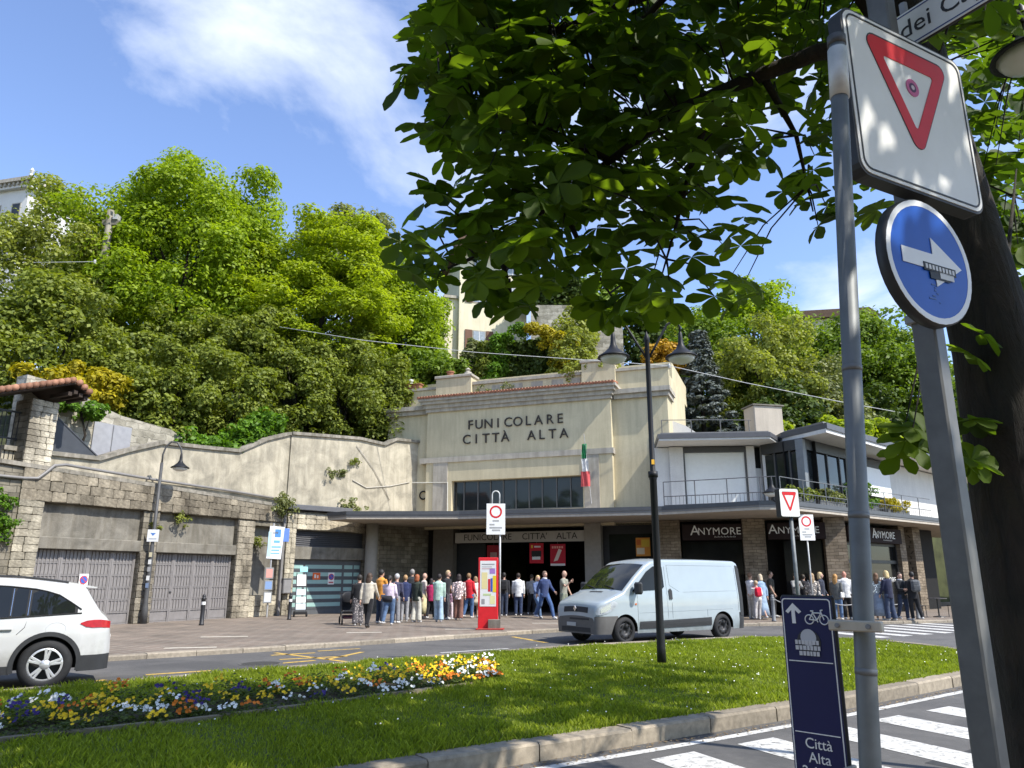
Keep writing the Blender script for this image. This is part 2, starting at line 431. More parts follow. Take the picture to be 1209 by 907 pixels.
# ------------------------------------------------------------------ ground, road, pavement, traffic island, hillside
def mat_asphalt():
    m, nt, b = _mat("asphalt")
    f = _noise(nt, 160, 3, 0.7); f2 = _noise(nt, 0.6, 6, 0.6, dist=0.8); f3 = _noise(nt, 9, 6, 0.6)
    c = _ramp(nt, f, [(0.3, (0.060, 0.059, 0.058)), (0.7, (0.145, 0.140, 0.133))])
    c = _mul(nt, c, _ramp(nt, f2, [(0.35, (0.75, 0.75, 0.76)), (0.65, (1.25, 1.23, 1.2))]))
    c = _mul(nt, c, _ramp(nt, f3, [(0.3, (0.88, 0.88, 0.88)), (0.7, (1.1, 1.1, 1.1))]))
    nt.links.new(c, b.inputs["Base Color"]); b.inputs["Roughness"].default_value = 0.85; b.inputs["Specular IOR Level"].default_value = 0.3
    _bump(nt, b, f, 0.35, 0.004); return m
M_ASPH = mat_asphalt()
def mat_paint(name, col):
    m, nt, b = _mat(name)
    f = _noise(nt, 14, 8, 0.7, dist=0.6); f2 = _noise(nt, 1.5, 4)
    c = _ramp(nt, f, [(0.34, (0.12, 0.118, 0.11)), (0.50, col)])
    c = _mul(nt, c, _ramp(nt, f2, [(0.3, (0.82, 0.81, 0.78)), (0.7, (1, 1, 1))]))
    nt.links.new(c, b.inputs["Base Color"]); b.inputs["Roughness"].default_value = 0.7; return m
M_PAINT = mat_paint("road_paint_white", (0.62, 0.61, 0.58))
M_PAINTY = mat_paint("road_paint_yellow", (0.62, 0.40, 0.08))
def mat_paving():
    m, nt, b = _mat("paving_setts")
    t = nt.nodes.new("ShaderNodeTexCoord"); mp = nt.nodes.new("ShaderNodeMapping"); mp.inputs["Rotation"].default_value = (0, 0, R(38))
    nt.links.new(t.outputs["Object"], mp.inputs[0])
    br = nt.nodes.new("ShaderNodeTexBrick"); nt.links.new(mp.outputs[0], br.inputs["Vector"])
    br.inputs["Color1"].default_value = (0.20, 0.155, 0.12, 1); br.inputs["Color2"].default_value = (0.15, 0.12, 0.094, 1); br.inputs["Mortar"].default_value = (0.25, 0.225, 0.19, 1)
    br.inputs["Scale"].default_value = 1; br.inputs["Brick Width"].default_value = 0.5; br.inputs["Row Height"].default_value = 0.25; br.inputs["Mortar Size"].default_value = 0.02
    f = _noise(nt, 0.8, 7, 0.6); f2 = _noise(nt, 25, 4)
    c = _mul(nt, br.outputs["Color"], _ramp(nt, f, [(0.3, (0.7, 0.69, 0.67)), (0.7, (1.2, 1.18, 1.15))]))
    c = _mul(nt, c, _ramp(nt, f2, [(0.3, (0.85, 0.85, 0.85)), (0.7, (1.1, 1.1, 1.1))]))
    nt.links.new(c, b.inputs["Base Color"]); b.inputs["Roughness"].default_value = 0.85
    _bump(nt, b, br.outputs["Fac"], 0.3, 0.01); return m
M_PAVE = mat_paving()
M_SOIL = plain("soil", (0.055, 0.045, 0.025), 0.95, var=0.4, scale=12, bump=0.5)
M_TURF = plain("turf", (0.075, 0.10, 0.018), 0.95, var=0.35, scale=5, bump=0.4)
M_EARTH = plain("hill_earth", (0.045, 0.05, 0.018), 0.95, var=0.5, scale=1.2, bump=0.5)

structure(MB().poly([(-900, -300, -.03), (900, -300, -.03), (900, 1500, -.03), (-900, 1500, -.03)]).build("ground", plain("far_ground", (0.09, 0.09, 0.075), 0.95, var=0.3, scale=0.05)))
road = structure(MB().poly([(-90, -30, 0), (90, -30, 0), (90, 75, 0), (-90, 75, 0)]).build("road", M_ASPH))

KERB = [(-30, -3.4), (-16.3, 8.6), (-8.1, 16.1), (-4.8, 18.7), (-0.5, 22.9), (1.8, 24.9), (5, 26.6), (9, 27.8), (13.4, 28.9), (18.5, 30.3), (26, 32.6), (40, 37)]
def offs(poly, d, closed=False):
    out = []; n = len(poly)
    for i, p in enumerate(poly):
        a = Vector(poly[(i - 1) % n] if (closed or i > 0) else p); c = Vector(poly[(i + 1) % n] if (closed or i < n - 1) else p)
        t = (c - a).normalized(); out.append((p[0] - t.y * d, p[1] + t.x * d))
    return out
def resample(poly, step):
    P = [Vector(p) for p in poly]; out = [P[0]]; carry = 0.0
    for a, b in zip(P[:-1], P[1:]):
        L = (b - a).length; d = step - carry
        while d < L:
            out.append(a.lerp(b, d / L)); d += step
        carry = L - (d - step)
    out.append(P[-1]); return out
def smooth_line(poly, closed=False, it=2):
    for _ in range(it):
        q = []; n = len(poly)
        rng_ = range(n if closed else n - 1)
        if not closed: q.append(poly[0])
        for i in rng_:
            a, b = poly[i], poly[(i + 1) % n]
            q.append((a[0] * .75 + b[0] * .25, a[1] * .75 + b[1] * .25)); q.append((a[0] * .25 + b[0] * .75, a[1] * .25 + b[1] * .75))
        if not closed: q.append(poly[-1])
        poly = q
    return poly
def kerb_stones(parent, line, width, h, step, color, z0=0.0, vis=None, name="kerb_stone"):
    pts = resample(line, step)
    left = offs([tuple(p) for p in pts], width)
    for i in range(len(pts) - 1):
        a, b = Vector(pts[i]), Vector(pts[i + 1])
        if (b - a).length < 0.1: continue
        if vis and not vis((a + b) / 2): continue
        c, d = Vector(left[i + 1]), Vector(left[i])
        g = (b - a).normalized() * 0.006
        a, b, c, d = a + g, b - g, c - g, d + g
        nrm = (d - a).normalized(); ch = 0.022
        hz = h + rnd(-.006, .006); j = nrm * rnd(-.008, .008); a, b = a + j, b + j
        mb = MB()
        mb.add([(a.x, a.y, z0 - .05), (b.x, b.y, z0 - .05), (b.x, b.y, z0 + hz - ch), (a.x, a.y, z0 + hz - ch),
                (a.x + nrm.x * ch, a.y + nrm.y * ch, z0 + hz), (b.x + nrm.x * ch, b.y + nrm.y * ch, z0 + hz),
                (c.x, c.y, z0 + hz), (d.x, d.y, z0 + hz), (c.x, c.y, z0 - .05), (d.x, d.y, z0 - .05)],
               [(0, 1, 2, 3), (3, 2, 5, 4), (4, 5, 6, 7), (7, 6, 8, 9), (1, 8, 6, 5, 2), (0, 3, 4, 7, 9)])
        t = rnd(.82, 1.12)
        mb.build(name, M_KERB, parent, tuple(x * t for x in color))

# pavement in front of the station
PAVE_Z = 0.10
kl = smooth_line(KERB)
inner = offs(kl, 0.26)
pav = MB()
back = [(40, 75), (-90, 75), (-90, -3.4)]
pav.poly([(x, y, PAVE_Z) for x, y in inner] + [(x, y, PAVE_Z) for x, y in back])
pavement = structure(pav.build("pavement", M_PAVE))
kerb_stones(pavement, kl, 0.26, 0.105, 1.0, (0.29, 0.25, 0.195), vis=lambda p: -14 < p.x < 27)
for (px, py, L, a) in ((430, 747, 1.0, 8), (265, 752, 1.2, 12), (545, 743, 1.0, 5), (650, 736, 1.3, 4), (225, 765, 1.1, 15)):
    p = gnd(px, py, PAVE_Z)
    mb = MB(); mb.box(-L / 2, L / 2, -.09, .09, 0, .004)
    mb.build("paving_strip", plain("pale_paving", (0.50, 0.46, 0.38), 0.85, var=0.2, scale=12), pavement, loc=(p.x, p.y, PAVE_Z + .002), rot=(0, 0, R(a)))

# painted markings
def strip(pts, mat, name, z=0.004):
    MB().poly([(x, y, z) for x, y in pts]).build(name, mat, road)
for k in range(-1, 6):
    s = Vector((2.25 + .98 * k, 8.19 + .66 * k)); w = Vector((.47, .33)); d = Vector((.41, -.91)) * 3.4
    strip([tuple(s + d), tuple(s + d + w), tuple(s + w), tuple(s)], M_PAINT, "zebra_stripe")
eg = [(-1.9, 5.62), (-.4, 6.66), (.5, 7.28), (1.4, 7.88), (2.45, 8.6), (4.2, 9.87), (5.06, 10.54), (6.75, 11.85), (8.15, 13.1), (9.2, 14.4), (10.0, 16.0)]
eg2 = offs(eg, 0.12)
strip(eg2 + eg[::-1], M_PAINT, "edge_line")
def dash(a, b, w, mat, name):
    a, b = Vector(a), Vector(b); n = (b - a).normalized(); n = Vector((-n.y, n.x)) * w / 2
    strip([tuple(a - n), tuple(b - n), tuple(b + n), tuple(a + n)], mat, name)
for (p, q, mt, w) in (((172, 797), (250, 792), M_PAINTY, .14), ((100, 806), (125, 803), M_PAINTY, .14), ((300, 786), (372, 780), M_PAINTY, .14), ((385, 779), (428, 770), M_PAINTY, .12),
                      ((330, 779), (410, 775), M_PAINTY, .14), ((320, 774), (372, 771), M_PAINTY, .14), ((375, 769), (425, 766), M_PAINTY, .12), ((325, 771), (420, 783), M_PAINTY, .12),
                      ((190, 800), (245, 797), M_PAINT, .12), ((420, 783), (500, 776), M_PAINT, .12), ((520, 771), (600, 766), M_PAINT, .12),
                      ((605, 752), (645, 759), M_PAINTY, .14), ((110, 808), (170, 805), M_PAINT, .1)):
    a, b = gnd(*p), gnd(*q); dash((a.x, a.y), (b.x, b.y), w, mt, "road_dash")
for k in range(7):       # far zebra crossing on the right
    a = Vector((10.3 + k * .95, 22.2 + k * .62)); strip([tuple(a), tuple(a + Vector((.45, .28))), tuple(a + Vector((-.5, 3.6))), tuple(a + Vector((-.95, 3.32)))], M_PAINT, "zebra_stripe")

# repairs, a manhole cover and kerb litter
M_PATCH = plain("asphalt_patch", (.045, .045, .046), .9, var=.3, scale=30, bump=.2)
for pts in ([(-3.2, 15.2), (-1.6, 16.4), (-2.0, 16.9), (-3.6, 15.7)], [(12.2, 19.5), (14.0, 20.1), (13.8, 21.0), (12.0, 20.4)], [(4.0, 7.0), (5.2, 7.8), (4.9, 8.3), (3.7, 7.4)], [(10.9, 13.0), (12.4, 14.8), (12.0, 15.1), (10.5, 13.3)]):
    strip(pts, M_PATCH, "asphalt_patch", .002)
mh = MB().lathe([(.36, 0), (.36, .006), (0, .006)], 26, Matrix.Translation((-4.9, 15.6, 0))).build("manhole_cover", plain("cast_iron", (.06, .058, .055), .6, .3, var=.3, scale=25, bump=.6), road)
MB().lathe([(.42, 0), (.42, .005), (.365, .005), (.365, 0)], 26, Matrix.Translation((-4.9, 15.6, 0)), cap=False).build("manhole_frame", plain("cast_iron_frame", (.10, .095, .09), .7, var=.2), road)
# the photographer's pavement
np_ = structure(MB().box(-14, 14, -14, 5.0, -.05, .12).build("near_pavement", M_PAVE))

# traffic island
ISL = [(-16, -2.0), (-12, -.4), (-6, 3.1), (-1.9, 5.95), (-.49, 6.95), (.41, 7.58), (1.28, 8.18), (2.33, 8.9), (4.06, 10.15), (4.92, 10.82), (6.55, 12.1), (7.9, 13.3), (8.9, 14.6), (9.5, 16.0), (9.7, 17.6), (9.3, 19.3), (8.2, 20.5), (6.6, 20.9), (5.2, 20.3),
       (.9, 17.8), (-4.6, 13.1), (-6.7, 11.1), (-10, 8.0), (-14.5, 4.5)]
isl = smooth_line(ISL, True, 2)
ISL_IN = offs(isl, 0.24, True)
isl_m = MB(); isl_m.poly([(x, y, .135) for x, y in ISL_IN])
island = structure(isl_m.build("traffic_island", M_TURF))
isl_closed = isl + [isl[0]]
# start the stones on the near left so that joints fall evenly
kerb_stones(island, isl_closed, 0.24, 0.155, 1.15, (0.27, 0.23, 0.175), vis=lambda p: p.x > -7)

lit = MB()
ll = resample([(-1.9, 5.9), (-.49, 6.9), (.41, 7.52), (1.28, 8.1), (2.33, 8.8), (4.06, 10.05), (4.92, 10.72), (6.55, 12.0), (7.9, 13.2)], .02)
for p in ll:
    q = abs(RNG.gauss(0, .10)); a = rnd(0, 6.28); r = rnd(.006, .022); c = Vector((p.x + .62 * q, p.y - .78 * q, .006 + rnd(0, .008)))
    lit.add([c + Vector((math.cos(a + t) * r * k, math.sin(a + t) * r * k, h)) for t, k, h in ((0, 1.4, .004), (1.6, .6, 0), (3.14, 1.3, .006), (4.7, .6, 0))], [(0, 1, 2, 3)])
tag(lit.build("kerb_litter", mat_leaf("dead_leaf", (.09, .05, .02), (.40, .30, .17), .2)), "dry leaf bits and petals lying along the near kerb", "leaf litter", kind="stuff")
def in_poly(x, y, poly):
    inside = np.zeros(len(x), bool); n = len(poly); j = n - 1
    for i in range(n):
        xi, yi = poly[i]; xj, yj = poly[j]
        c = ((yi > y) != (yj > y)) & (x < (xj - xi) * (y - yi) / (yj - yi + 1e-12) + xi)
        inside ^= c; j = i
    return inside
# flower bed band
BED_F = smooth_line([(-6.9, 6.0), (-4.75, 7.5), (-3.82, 8.2), (-2.88, 9.05), (-1.4, 10.5), (-.55, 11.4), (-.22, 12.05)])
BED_B = smooth_line([(-7.8, 6.9), (-5.6, 8.55), (-4.65, 9.3), (-3.7, 10.15), (-2.1, 11.6), (-1.15, 12.4), (-.40, 12.5)])
BED = BED_F + BED_B[::-1]
nrng = np.random.default_rng(11)
def sample_poly(poly, n, bb=None):
    P = np.array(poly); x0, y0 = P.min(0); x1, y1 = P.max(0)
    if bb: x0, x1, y0, y1 = max(x0, bb[0]), min(x1, bb[1]), max(y0, bb[2]), min(y1, bb[3])
    x = nrng.uniform(x0, x1, n); y = nrng.uniform(y0, y1, n)
    k = in_poly(x, y, poly); return x[k], y[k]
def blades(x, y, z, h, w, lean=0.5):
    n = len(x); a = nrng.uniform(0, 2 * np.pi, n); hh = h * nrng.uniform(.5, 1.25, n); ww = w * nrng.uniform(.7, 1.3, n)
    la = nrng.uniform(0, 2 * np.pi, n); ll = lean * hh * nrng.uniform(.1, 1.1, n)
    ca, sa = np.cos(a), np.sin(a)
    v = np.zeros((n, 4, 3))
    v[:, 0] = np.stack([x - ca * ww, y - sa * ww, z + 0 * x], 1); v[:, 1] = np.stack([x + ca * ww, y + sa * ww, z + 0 * x], 1)
    mx, my = x + np.cos(la) * ll * .35, y + np.sin(la) * ll * .35
    v[:, 2] = np.stack([mx + ca * ww * .8, my + sa * ww * .8, z + hh * .6], 1)
    v[:, 3] = np.stack([x + np.cos(la) * ll, y + np.sin(la) * ll, z + hh], 1)
    f = (np.arange(n)[:, None] * 4 + np.array([[0, 1, 2, 3]]))
    return v.reshape(-1, 3), f
ISL_G = offs(isl, 0.2, True)
gx, gy = sample_poly(ISL_G, 620000, (-9.5, 10, 5.5, 21.5))
keep = nrng.uniform(0, 1, len(gx)) < np.clip(1.25 - gy / 26.0, .3, 1)
gx, gy = gx[keep], gy[keep]
k = ~in_poly(gx, gy, BED); gx, gy = gx[k], gy[k]
vis_ = (np.abs(gx / np.maximum(gy, 1)) < 0.80); gx, gy = gx[vis_], gy[vis_]
pn = np.sin(gx * 2.1 + gy * 1.3) + np.sin(gx * .9 - gy * 1.7 + 2) + np.sin(gx * 5.3 + gy * 4.1)
M_GRASS = mat_leaf("grass_blade", (0.12, 0.165, 0.016), (0.36, 0.42, 0.045), 0.45)
v, f = blades(gx, gy, .13, np.clip(.062 + .014 * pn, .035, .12), .0042 + .00020 * gy, .8)
grass = obj("grass", np_mesh("grass", v, f, 4), M_GRASS); tag(grass, "short green lawn grass covering the traffic island", "grass", kind="stuff")
# daisies and clover heads in the grass
dx_, dy_ = sample_poly(ISL_G, 420, (-5, 9, 8, 20)); k = ~in_poly(dx_, dy_, BED); dx_, dy_ = dx_[k], dy_[k]
mbd = MB()
for a, b in zip(dx_, dy_):
    r = .009; z = .135 + rnd(.05, .11); mbd.add([(a + r * math.cos(t), b + r * math.sin(t), z + .006 * math.sin(t)) for t in (0, 1.05, 2.1, 3.14, 4.2, 5.2)], [(0, 1, 2, 3, 4, 5)])
tag(mbd.build("daisies", plain("daisy_white", (0.75, 0.75, 0.68), .7)), "tiny white daisies scattered over the lawn", "daisies", kind="stuff")

# flower bed
bed = thing("flower_bed", "long bed of yellow, orange, white and violet pansies on the lawn", "flower bed", (-3.5, 9.8, .13))
def lc(p, z): return (p[0] + 3.5, p[1] - 9.8, z)
mb = MB(); n_ = len(BED_F)
midl = [((a[0] + b[0]) / 2, (a[1] + b[1]) / 2) for a, b in zip(BED_F, BED_B)]
mb.add([lc(p, 0.0) for p in BED_F] + [lc(p, .09) for p in midl] + [lc(p, 0.0) for p in BED_B],
       [(i, i + 1, n_ + i + 1, n_ + i) for i in range(n_ - 1)] + [(n_ + i, n_ + i + 1, 2 * n_ + i + 1, 2 * n_ + i) for i in range(n_ - 1)])
mb.build("soil", M_SOIL, bed)
ed = resample(BED_F, 0.8)
for a, b in zip(ed[:-1], ed[1:]):
    d = (b - a).normalized(); nn = Vector((d.y, -d.x)) * .04
    q = [a + d * .004 - nn, b - d * .004 - nn, b - d * .004 + nn, a + d * .004 + nn]
    t = rnd(.8, 1.1)
    MB().prism([(p.x + 3.5, p.y - 9.8) for p in q], -.05, .055 + rnd(-.008, .008)).build("edging", M_KERB, bed, (0.20 * t, .17 * t, .12 * t))
plants = []
for t_ in np.arange(0, 1, .0245):
    q = t_ * (n_ - 1); i0 = int(q); fr = q - i0
    for row in range(5):
        a = Vector(BED_F[i0]).lerp(Vector(BED_F[min(i0 + 1, n_ - 1)]), fr); b = Vector(BED_B[i0]).lerp(Vector(BED_B[min(i0 + 1, n_ - 1)]), fr)
        p = a.lerp(b, (row + .5) / 5 + rnd(-.06, .06)); p = p + Vector((rnd(-.07, .07), rnd(-.07, .07)))
        if abs(p.x / p.y) < .80: plants.append((p.x, p.y, min(.31, .15 + .045 * row) * rnd(.8, 1.15)))
NP = len(plants); per = 170; N = NP * per
PA_ = np.repeat(np.array(plants), per, axis=0)
a = nrng.uniform(0, 6.28, N); rad = .15 * np.sqrt(nrng.uniform(0, 1, N)); tl = nrng.uniform(-.6, .6, N); s = nrng.uniform(.014, .030, N)
cx = PA_[:, 0] + rad * np.cos(a) + 3.5; cy = PA_[:, 1] + rad * np.sin(a) - 9.8; cz = PA_[:, 2] * nrng.uniform(0.05, .98, N) * (1 - (rad / .2) ** 2)
a = nrng.uniform(0, 6.28, N); v = np.zeros((N, 4, 3)); ca, sa = np.cos(a), np.sin(a)
v[:, 0] = np.stack([cx - ca * s * .3, cy - sa * s * .3, cz - s * .2], 1); v[:, 1] = np.stack([cx - sa * s * .55, cy + ca * s * .55, cz + s * tl], 1)
v[:, 2] = np.stack([cx + ca * s * 1.5, cy + sa * s * 1.5, cz + s * .8 * tl], 1); v[:, 3] = np.stack([cx + sa * s * .55, cy - ca * s * .55, cz - s * tl * .5], 1)
M_PANSYLEAF = mat_leaf("pansy_leaf", (0.035, 0.058, 0.012), (0.125, 0.165, 0.030), .32)
obj("foliage", np_mesh("foliage", v.reshape(-1, 3), np.arange(N * 4).reshape(-1, 4), 4), M_PANSYLEAF, bed, kind="stuff")
def blossom(mb, x, y, z, r, tilt, az):
    d = Vector((math.cos(az) * math.sin(tilt), math.sin(az) * math.sin(tilt), math.cos(tilt)))
    u = d.orthogonal().normalized(); w = d.cross(u); c = Vector((x, y, z)); o = len(mb.v)
    pts = []
    for k in range(10):
        t = k * math.pi / 5; q = r * (1.0 if k % 2 == 0 else .78)
        pts.append(c + (u * math.cos(t) + w * math.sin(t)) * q)
    mb.v.append(tuple(c - d * r * .25)); mb.v.extend(tuple(p) for p in pts)
    mb.f.extend((o, o + 1 + k, o + 1 + (k + 1) % 10) for k in range(10))
PCOL = {"yellow": (0.78, 0.52, 0.015), "orange": (0.62, 0.17, 0.012), "white": (0.78, 0.78, 0.74), "violet": (0.045, 0.025, 0.16)}
pm_ = {k: MB() for k in PCOL}
for (x, y, h) in plants:
    kx = mnoise.noise(Vector((x * 1.3, y * 1.3, 3)))
    if RNG.random() < .22: continue
    colr = RNG.choices(list(PCOL), (2.6 + 5 * max(0, kx), 2.2, 3.0 + 5 * max(0, -kx), 1.1))[0]
    if y > 11.8: colr = RNG.choice(("yellow", "yellow", "orange", "white"))
    for _ in range(RNG.randint(7, 16)):
        a, r_ = rnd(0, 6.28), .125 * math.sqrt(rnd(0, 1)); q, w_ = x + r_ * math.cos(a), y + r_ * math.sin(a)
        blossom(pm_[colr], q + 3.5, w_ - 9.8, h * (1 - (r_ / .2) ** 2) * rnd(.82, 1.05) + .012, rnd(.017, .026), rnd(.4, 1.35), rnd(-2.4, -.6))
for kx, mb in pm_.items():
    mb.build(kx + "_pansies", plain("petal_" + kx, PCOL[kx], .65, var=.25, scale=9), bed, kind="stuff")

# hillside behind the walls
def front_y(x):
    xs = [-80, -40, -22, -16, -9.7, -4.4, -2, 6, 8, 14, 28, 60]; ys = [30, 28, 26, 26.5, 35.5, 41, 46, 46, 42, 42, 52, 70]
    return float(np.interp(x, xs, ys))
def hill_z(x, y):
    d = max(0.0, y - front_y(x))
    z0 = float(np.interp(x, [-40, -14, -6, -2, 6, 9, 30], [5.0, 5.4, 7.4, 11.5, 11.0, 6.0, 5.0]))
    sl = float(np.interp(x, [-40, -10, 0, 8, 20, 40], [.40, .45, .75, .55, .48, .4]))
    return min(z0 + sl * d, 19 + .05 * d) + 0.6 * mnoise.noise(Vector((x * .15, y * .15, 0)))
mb = MB(); nx, ny = 70, 44
for j in range(ny):
    for i in range(nx):
        x = -60 + i * 130 / (nx - 1); f0 = front_y(x)
        y = f0 + (j / (ny - 1)) ** 1.6 * 130
        mb.v.append((x, y, hill_z(x, y) if j > 0 else 0.0))
for j in range(ny - 1):
    for i in range(nx - 1):
        mb.f.append((j * nx + i, j * nx + i + 1, (j + 1) * nx + i + 1, (j + 1) * nx + i))
structure(mb.build("hillside", M_EARTH, smooth=True))
# ------------------------------------------------------------------ left: stone garage wall, retaining wall, gatehouse
M_DARKMETAL = plain("dark_grey_sheet", (0.055, 0.06, 0.068), 0.5, var=.15, scale=3)
GW_O, GW_A = (-14.8, 24.0, 0.0), R(62)
gw = thing("garage_wall", "grey stone wall with two grey folding garage doors and recessed panels", "wall", GW_O, GW_A)
def ztop(x): return 4.95 - .033 * x
mb = MB()
for a, b in ((-9, 0), (3.6, 4.25), (7.9, 8.75), (10.2, 10.45)): mb.box(a, b, 0, .7, 0, 3.95)
mb.box(8.75, 10.2, 0.006, .7, 0, .95)
mb.box(8.75, 10.2, 0.004, .7, 3.75, 3.95)
mb.prism([(-9, 3.95), (10.45, 3.95), (10.45, ztop(10.45)), (-9, ztop(-9))], 0, .7, XZ @ Matrix.Translation((0, 0, -.7)))
mb.build("wall", M_MASON, gw)
mb = MB(); mb.box(0, 3.6, .2, .7, 2.9, 3.95); mb.box(4.25, 7.9, .2, .7, 2.9, 3.95); mb.box(8.75, 10.2, .35, .7, .95, 3.75)
mb.build("recessed_panel", M_CONC, gw)
for a, b in ((-.02, 3.62), (4.23, 7.92)):
    MB().cbox(a, b, -.035, .5, 2.52, 2.9, .02).build("lintel", M_CONC, gw)
mb = MB()
prof = [(-9, ztop(-9)), (10.5, ztop(10.5))]
for (x0, x1) in ((-9, -4.5), (-4.5, -1.5), (-1.5, 1.5), (1.5, 4.5), (4.5, 7.5), (7.5, 10.5)):
    MB().prism([(x0, ztop(x0)), (x1 - .01, ztop(x1)), (x1 - .01, ztop(x1) + .13), (x0, ztop(x0) + .13)], -.8, .09, XZ).build("coping_stone", M_COPING, gw)
SC_ = (0.37, 0.335, 0.27)
stone_course(gw, -.78, 0, .1, 4.0, -.02, .235, .3, .46, color=(.42, .39, .32))
stone_course(gw, 3.6, 4.25, .1, 2.5, -.02, .22, .28, .4, color=(.36, .33, .275))
stone_course(gw, 7.9, 8.75, .1, 3.9, -.02, .23, .25, .45, color=(.43, .39, .315))
stone_course(gw, 8.75, 10.2, .1, .93, -.02, .2, .26, .42, color=(.50, .46, .37))
for k in range(3):
    a = -0.78
    while a < 10.4:
        w = min(rnd(.3, .5), 10.45 - a)
        z0 = 3.97 + k * (ztop(a) - 3.97) / 3; h = (ztop(a) - 3.97) / 3
        t = rnd(.6, .88)
        obj("stone", RNG.choice(STONES), M_STONE, gw, tuple(c * t for c in (.33, .295, .235)), (a + w / 2, -.025 + rnd(-.015, .01), z0 + h / 2), scale=(w - .012, .1, h - .012))
        a += w
# folding doors, each leaf a panel of rails and bars
def leaf_mesh(w, h):
    m = MB(); m.box(0, w, .02, .05, 0, h)
    for z in [0.0] + [h * (.155 + .169 * i) for i in range(6)]:
        if z > h - .04: continue
        m.box(.03, w - .03, -.005, .02, z, z + .05)
        m.box(.04, w - .04, -.018, -.005, z + .055, z + .07)
    for k in range(7):
        x = .05 + k * (w - .13) / 6
        m.box(x, x + .03, -.014, .02, h * .155, h)
    m.box(0, .05, -.03, .02, 0, h); m.box(w - .05, w, -.03, .02, 0, h)
    return m.mesh("door_panel")
lm = leaf_mesh(.88, 2.4)
for x0, lab in ((.05, None), (4.32, None)):
    gd = MB().box(-.05, 3.6, .05, .08, 0, 2.5).build("garage_door", plain("door_backing", (.13, .125, .125), .7), gw, loc=(x0, .22, .1))
    for k in range(4):
        obj("door_panel", lm, M_METAL, gd, (.22, .205, .197), (k * .89, 0, 0))
    MB().box(.82, .90, -.05, .0, 1.0, 1.06).build("door_handle", M_METAL, gd, (.05, .05, .05))
# no-parking plate on the first door
def sign_disc(parent, x, z, r, y, col, name="disc"):
    MB().lathe([(r, 0), (r, .004), (0, .004)], 20, Matrix.Translation((x, y, z)) @ Matrix.Rotation(R(90), 4, "X")).build(name, M_PAPER, parent, col)
def no_parking(x, z, y, root_o, root_a, label):
    M = Matrix.Translation(root_o) @ Matrix.Rotation(root_a, 4, "Z")
    p = M @ Vector((x, y, z)); t = thing("no_parking_sign", label, "sign", p, root_a)
    MB().cbox(-.16, .16, 0, .012, -.26, .26, .004).build("plate", M_PAPER, t, (.78, .76, .72))
    sign_disc(t, 0, .07, .14, 0, (.55, .05, .05), "red_ring"); sign_disc(t, 0, .07, .108, -.005, (.05, .12, .45), "blue_disc")
    MB().box(-.11, .11, -.013, -.010, -.013, .013, Matrix.Translation((0, 0, .07)) @ Matrix.Rotation(R(45), 4, "Y")).build("red_bar", M_PAPER, t, (.55, .05, .05))
    MB().box(-.12, .12, -.003, 0, -.2, -.14).build("caption_bar", M_PAPER, t, (.45, .1, .1))
no_parking(1.78, 1.5, .16, GW_O, GW_A, "small no-parking plate on the left grey garage door")

# cream rendered retaining wall above, in two runs, with coping
rw = thing("retaining_wall", "stained cream rendered retaining wall with stepped sloping coping", "wall", GW_O, GW_A)
TOP1 = [(-1.2, 5.5), (.1, 5.52), (2.0, 5.58), (3.1, 6.05), (4.4, 6.52), (6.2, 6.62), (8.1, 6.75), (9.6, 7.5), (10.9, 7.95), (11.25, 7.98)]
yb = .55
MB().prism([(-1.2, 4.4), (11.25, 4.4)] + TOP1[::-1], -yb - .5, -yb, XZ).build("wall", M_OLD, rw)
def coping(parent, line, y0, y1, M=None, h=.14, mat=None):
    for (a, b) in zip(line[:-1], line[1:]):
        L = math.hypot(b[0] - a[0], b[1] - a[1]); n = max(1, round(L / 1.3))
        for k in range(n):
            p = [a[i] + (b[i] - a[i]) * k / n for i in (0, 1)]; q = [a[i] + (b[i] - a[i]) * (k + 1) / n for i in (0, 1)]
            m_ = MB().prism([(p[0], p[1]), (q[0] - .006, q[1]), (q[0] - .006, q[1] + h), (p[0], p[1] + h)], -y1, -y0, XZ)
            if M is not None: m_.v = [tuple(M @ Vector(v)) for v in m_.v]
            m_.build("coping_stone", mat or M_COPING, parent)
coping(rw, TOP1, yb - .1, yb + .6)
TW_O, TW_A = Vector((-9.7, 33.5, 0)), R(45)
MW = (Matrix.Translation(GW_O) @ Matrix.Rotation(GW_A, 4, "Z")).inverted() @ (Matrix.Translation(TW_O) @ Matrix.Rotation(TW_A, 4, "Z"))
TOP2 = [(.05, 7.98), (2.0, 8.1), (3.7, 8.2), (5.2, 8.1), (5.9, 8.45), (7.6, 8.5)]
m_ = MB().prism([(.05, 4.4), (7.6, 4.4)] + TOP2[::-1], -yb - .5, -yb, XZ); m_.v = [tuple(MW @ Vector(v)) for v in m_.v]
m_.build("wall", M_OLD, rw)
coping(rw, TOP2, yb - .1, yb + .6, MW)
MB().tube([(-6, -.06, 4.55), (-.75, -.08, 4.62), (-.35, -.1, 4.66), (-.15, -.1, 4.85), (.1, -.1, 5.12), (.5, -.05, 5.2), (4, .42, 5.16), (8, .45, 5.1), (10.8, .45, 5.0)], .05, 8).build("conduit_pipe", M_METAL, rw, (.20, .19, .18), smooth=True)
MB().tube([tuple(MW @ Vector(p)) for p in ((3.4, yb - .03, 6.2), (4.2, yb - .03, 5.9), (5.6, yb - .03, 6.1), (6.8, yb - .03, 6.4))], .025, 6).build("cable", M_METAL, rw, (.45, .42, .36), smooth=True)
MB().tube([tuple(MW @ Vector(p)) for p in ((3.5, yb - .04, 7.9), (4.6, yb - .04, 6.8), (5.6, yb - .04, 5.4))], .015, 6).build("cable", M_METAL, rw, (.3, .28, .25), smooth=True)

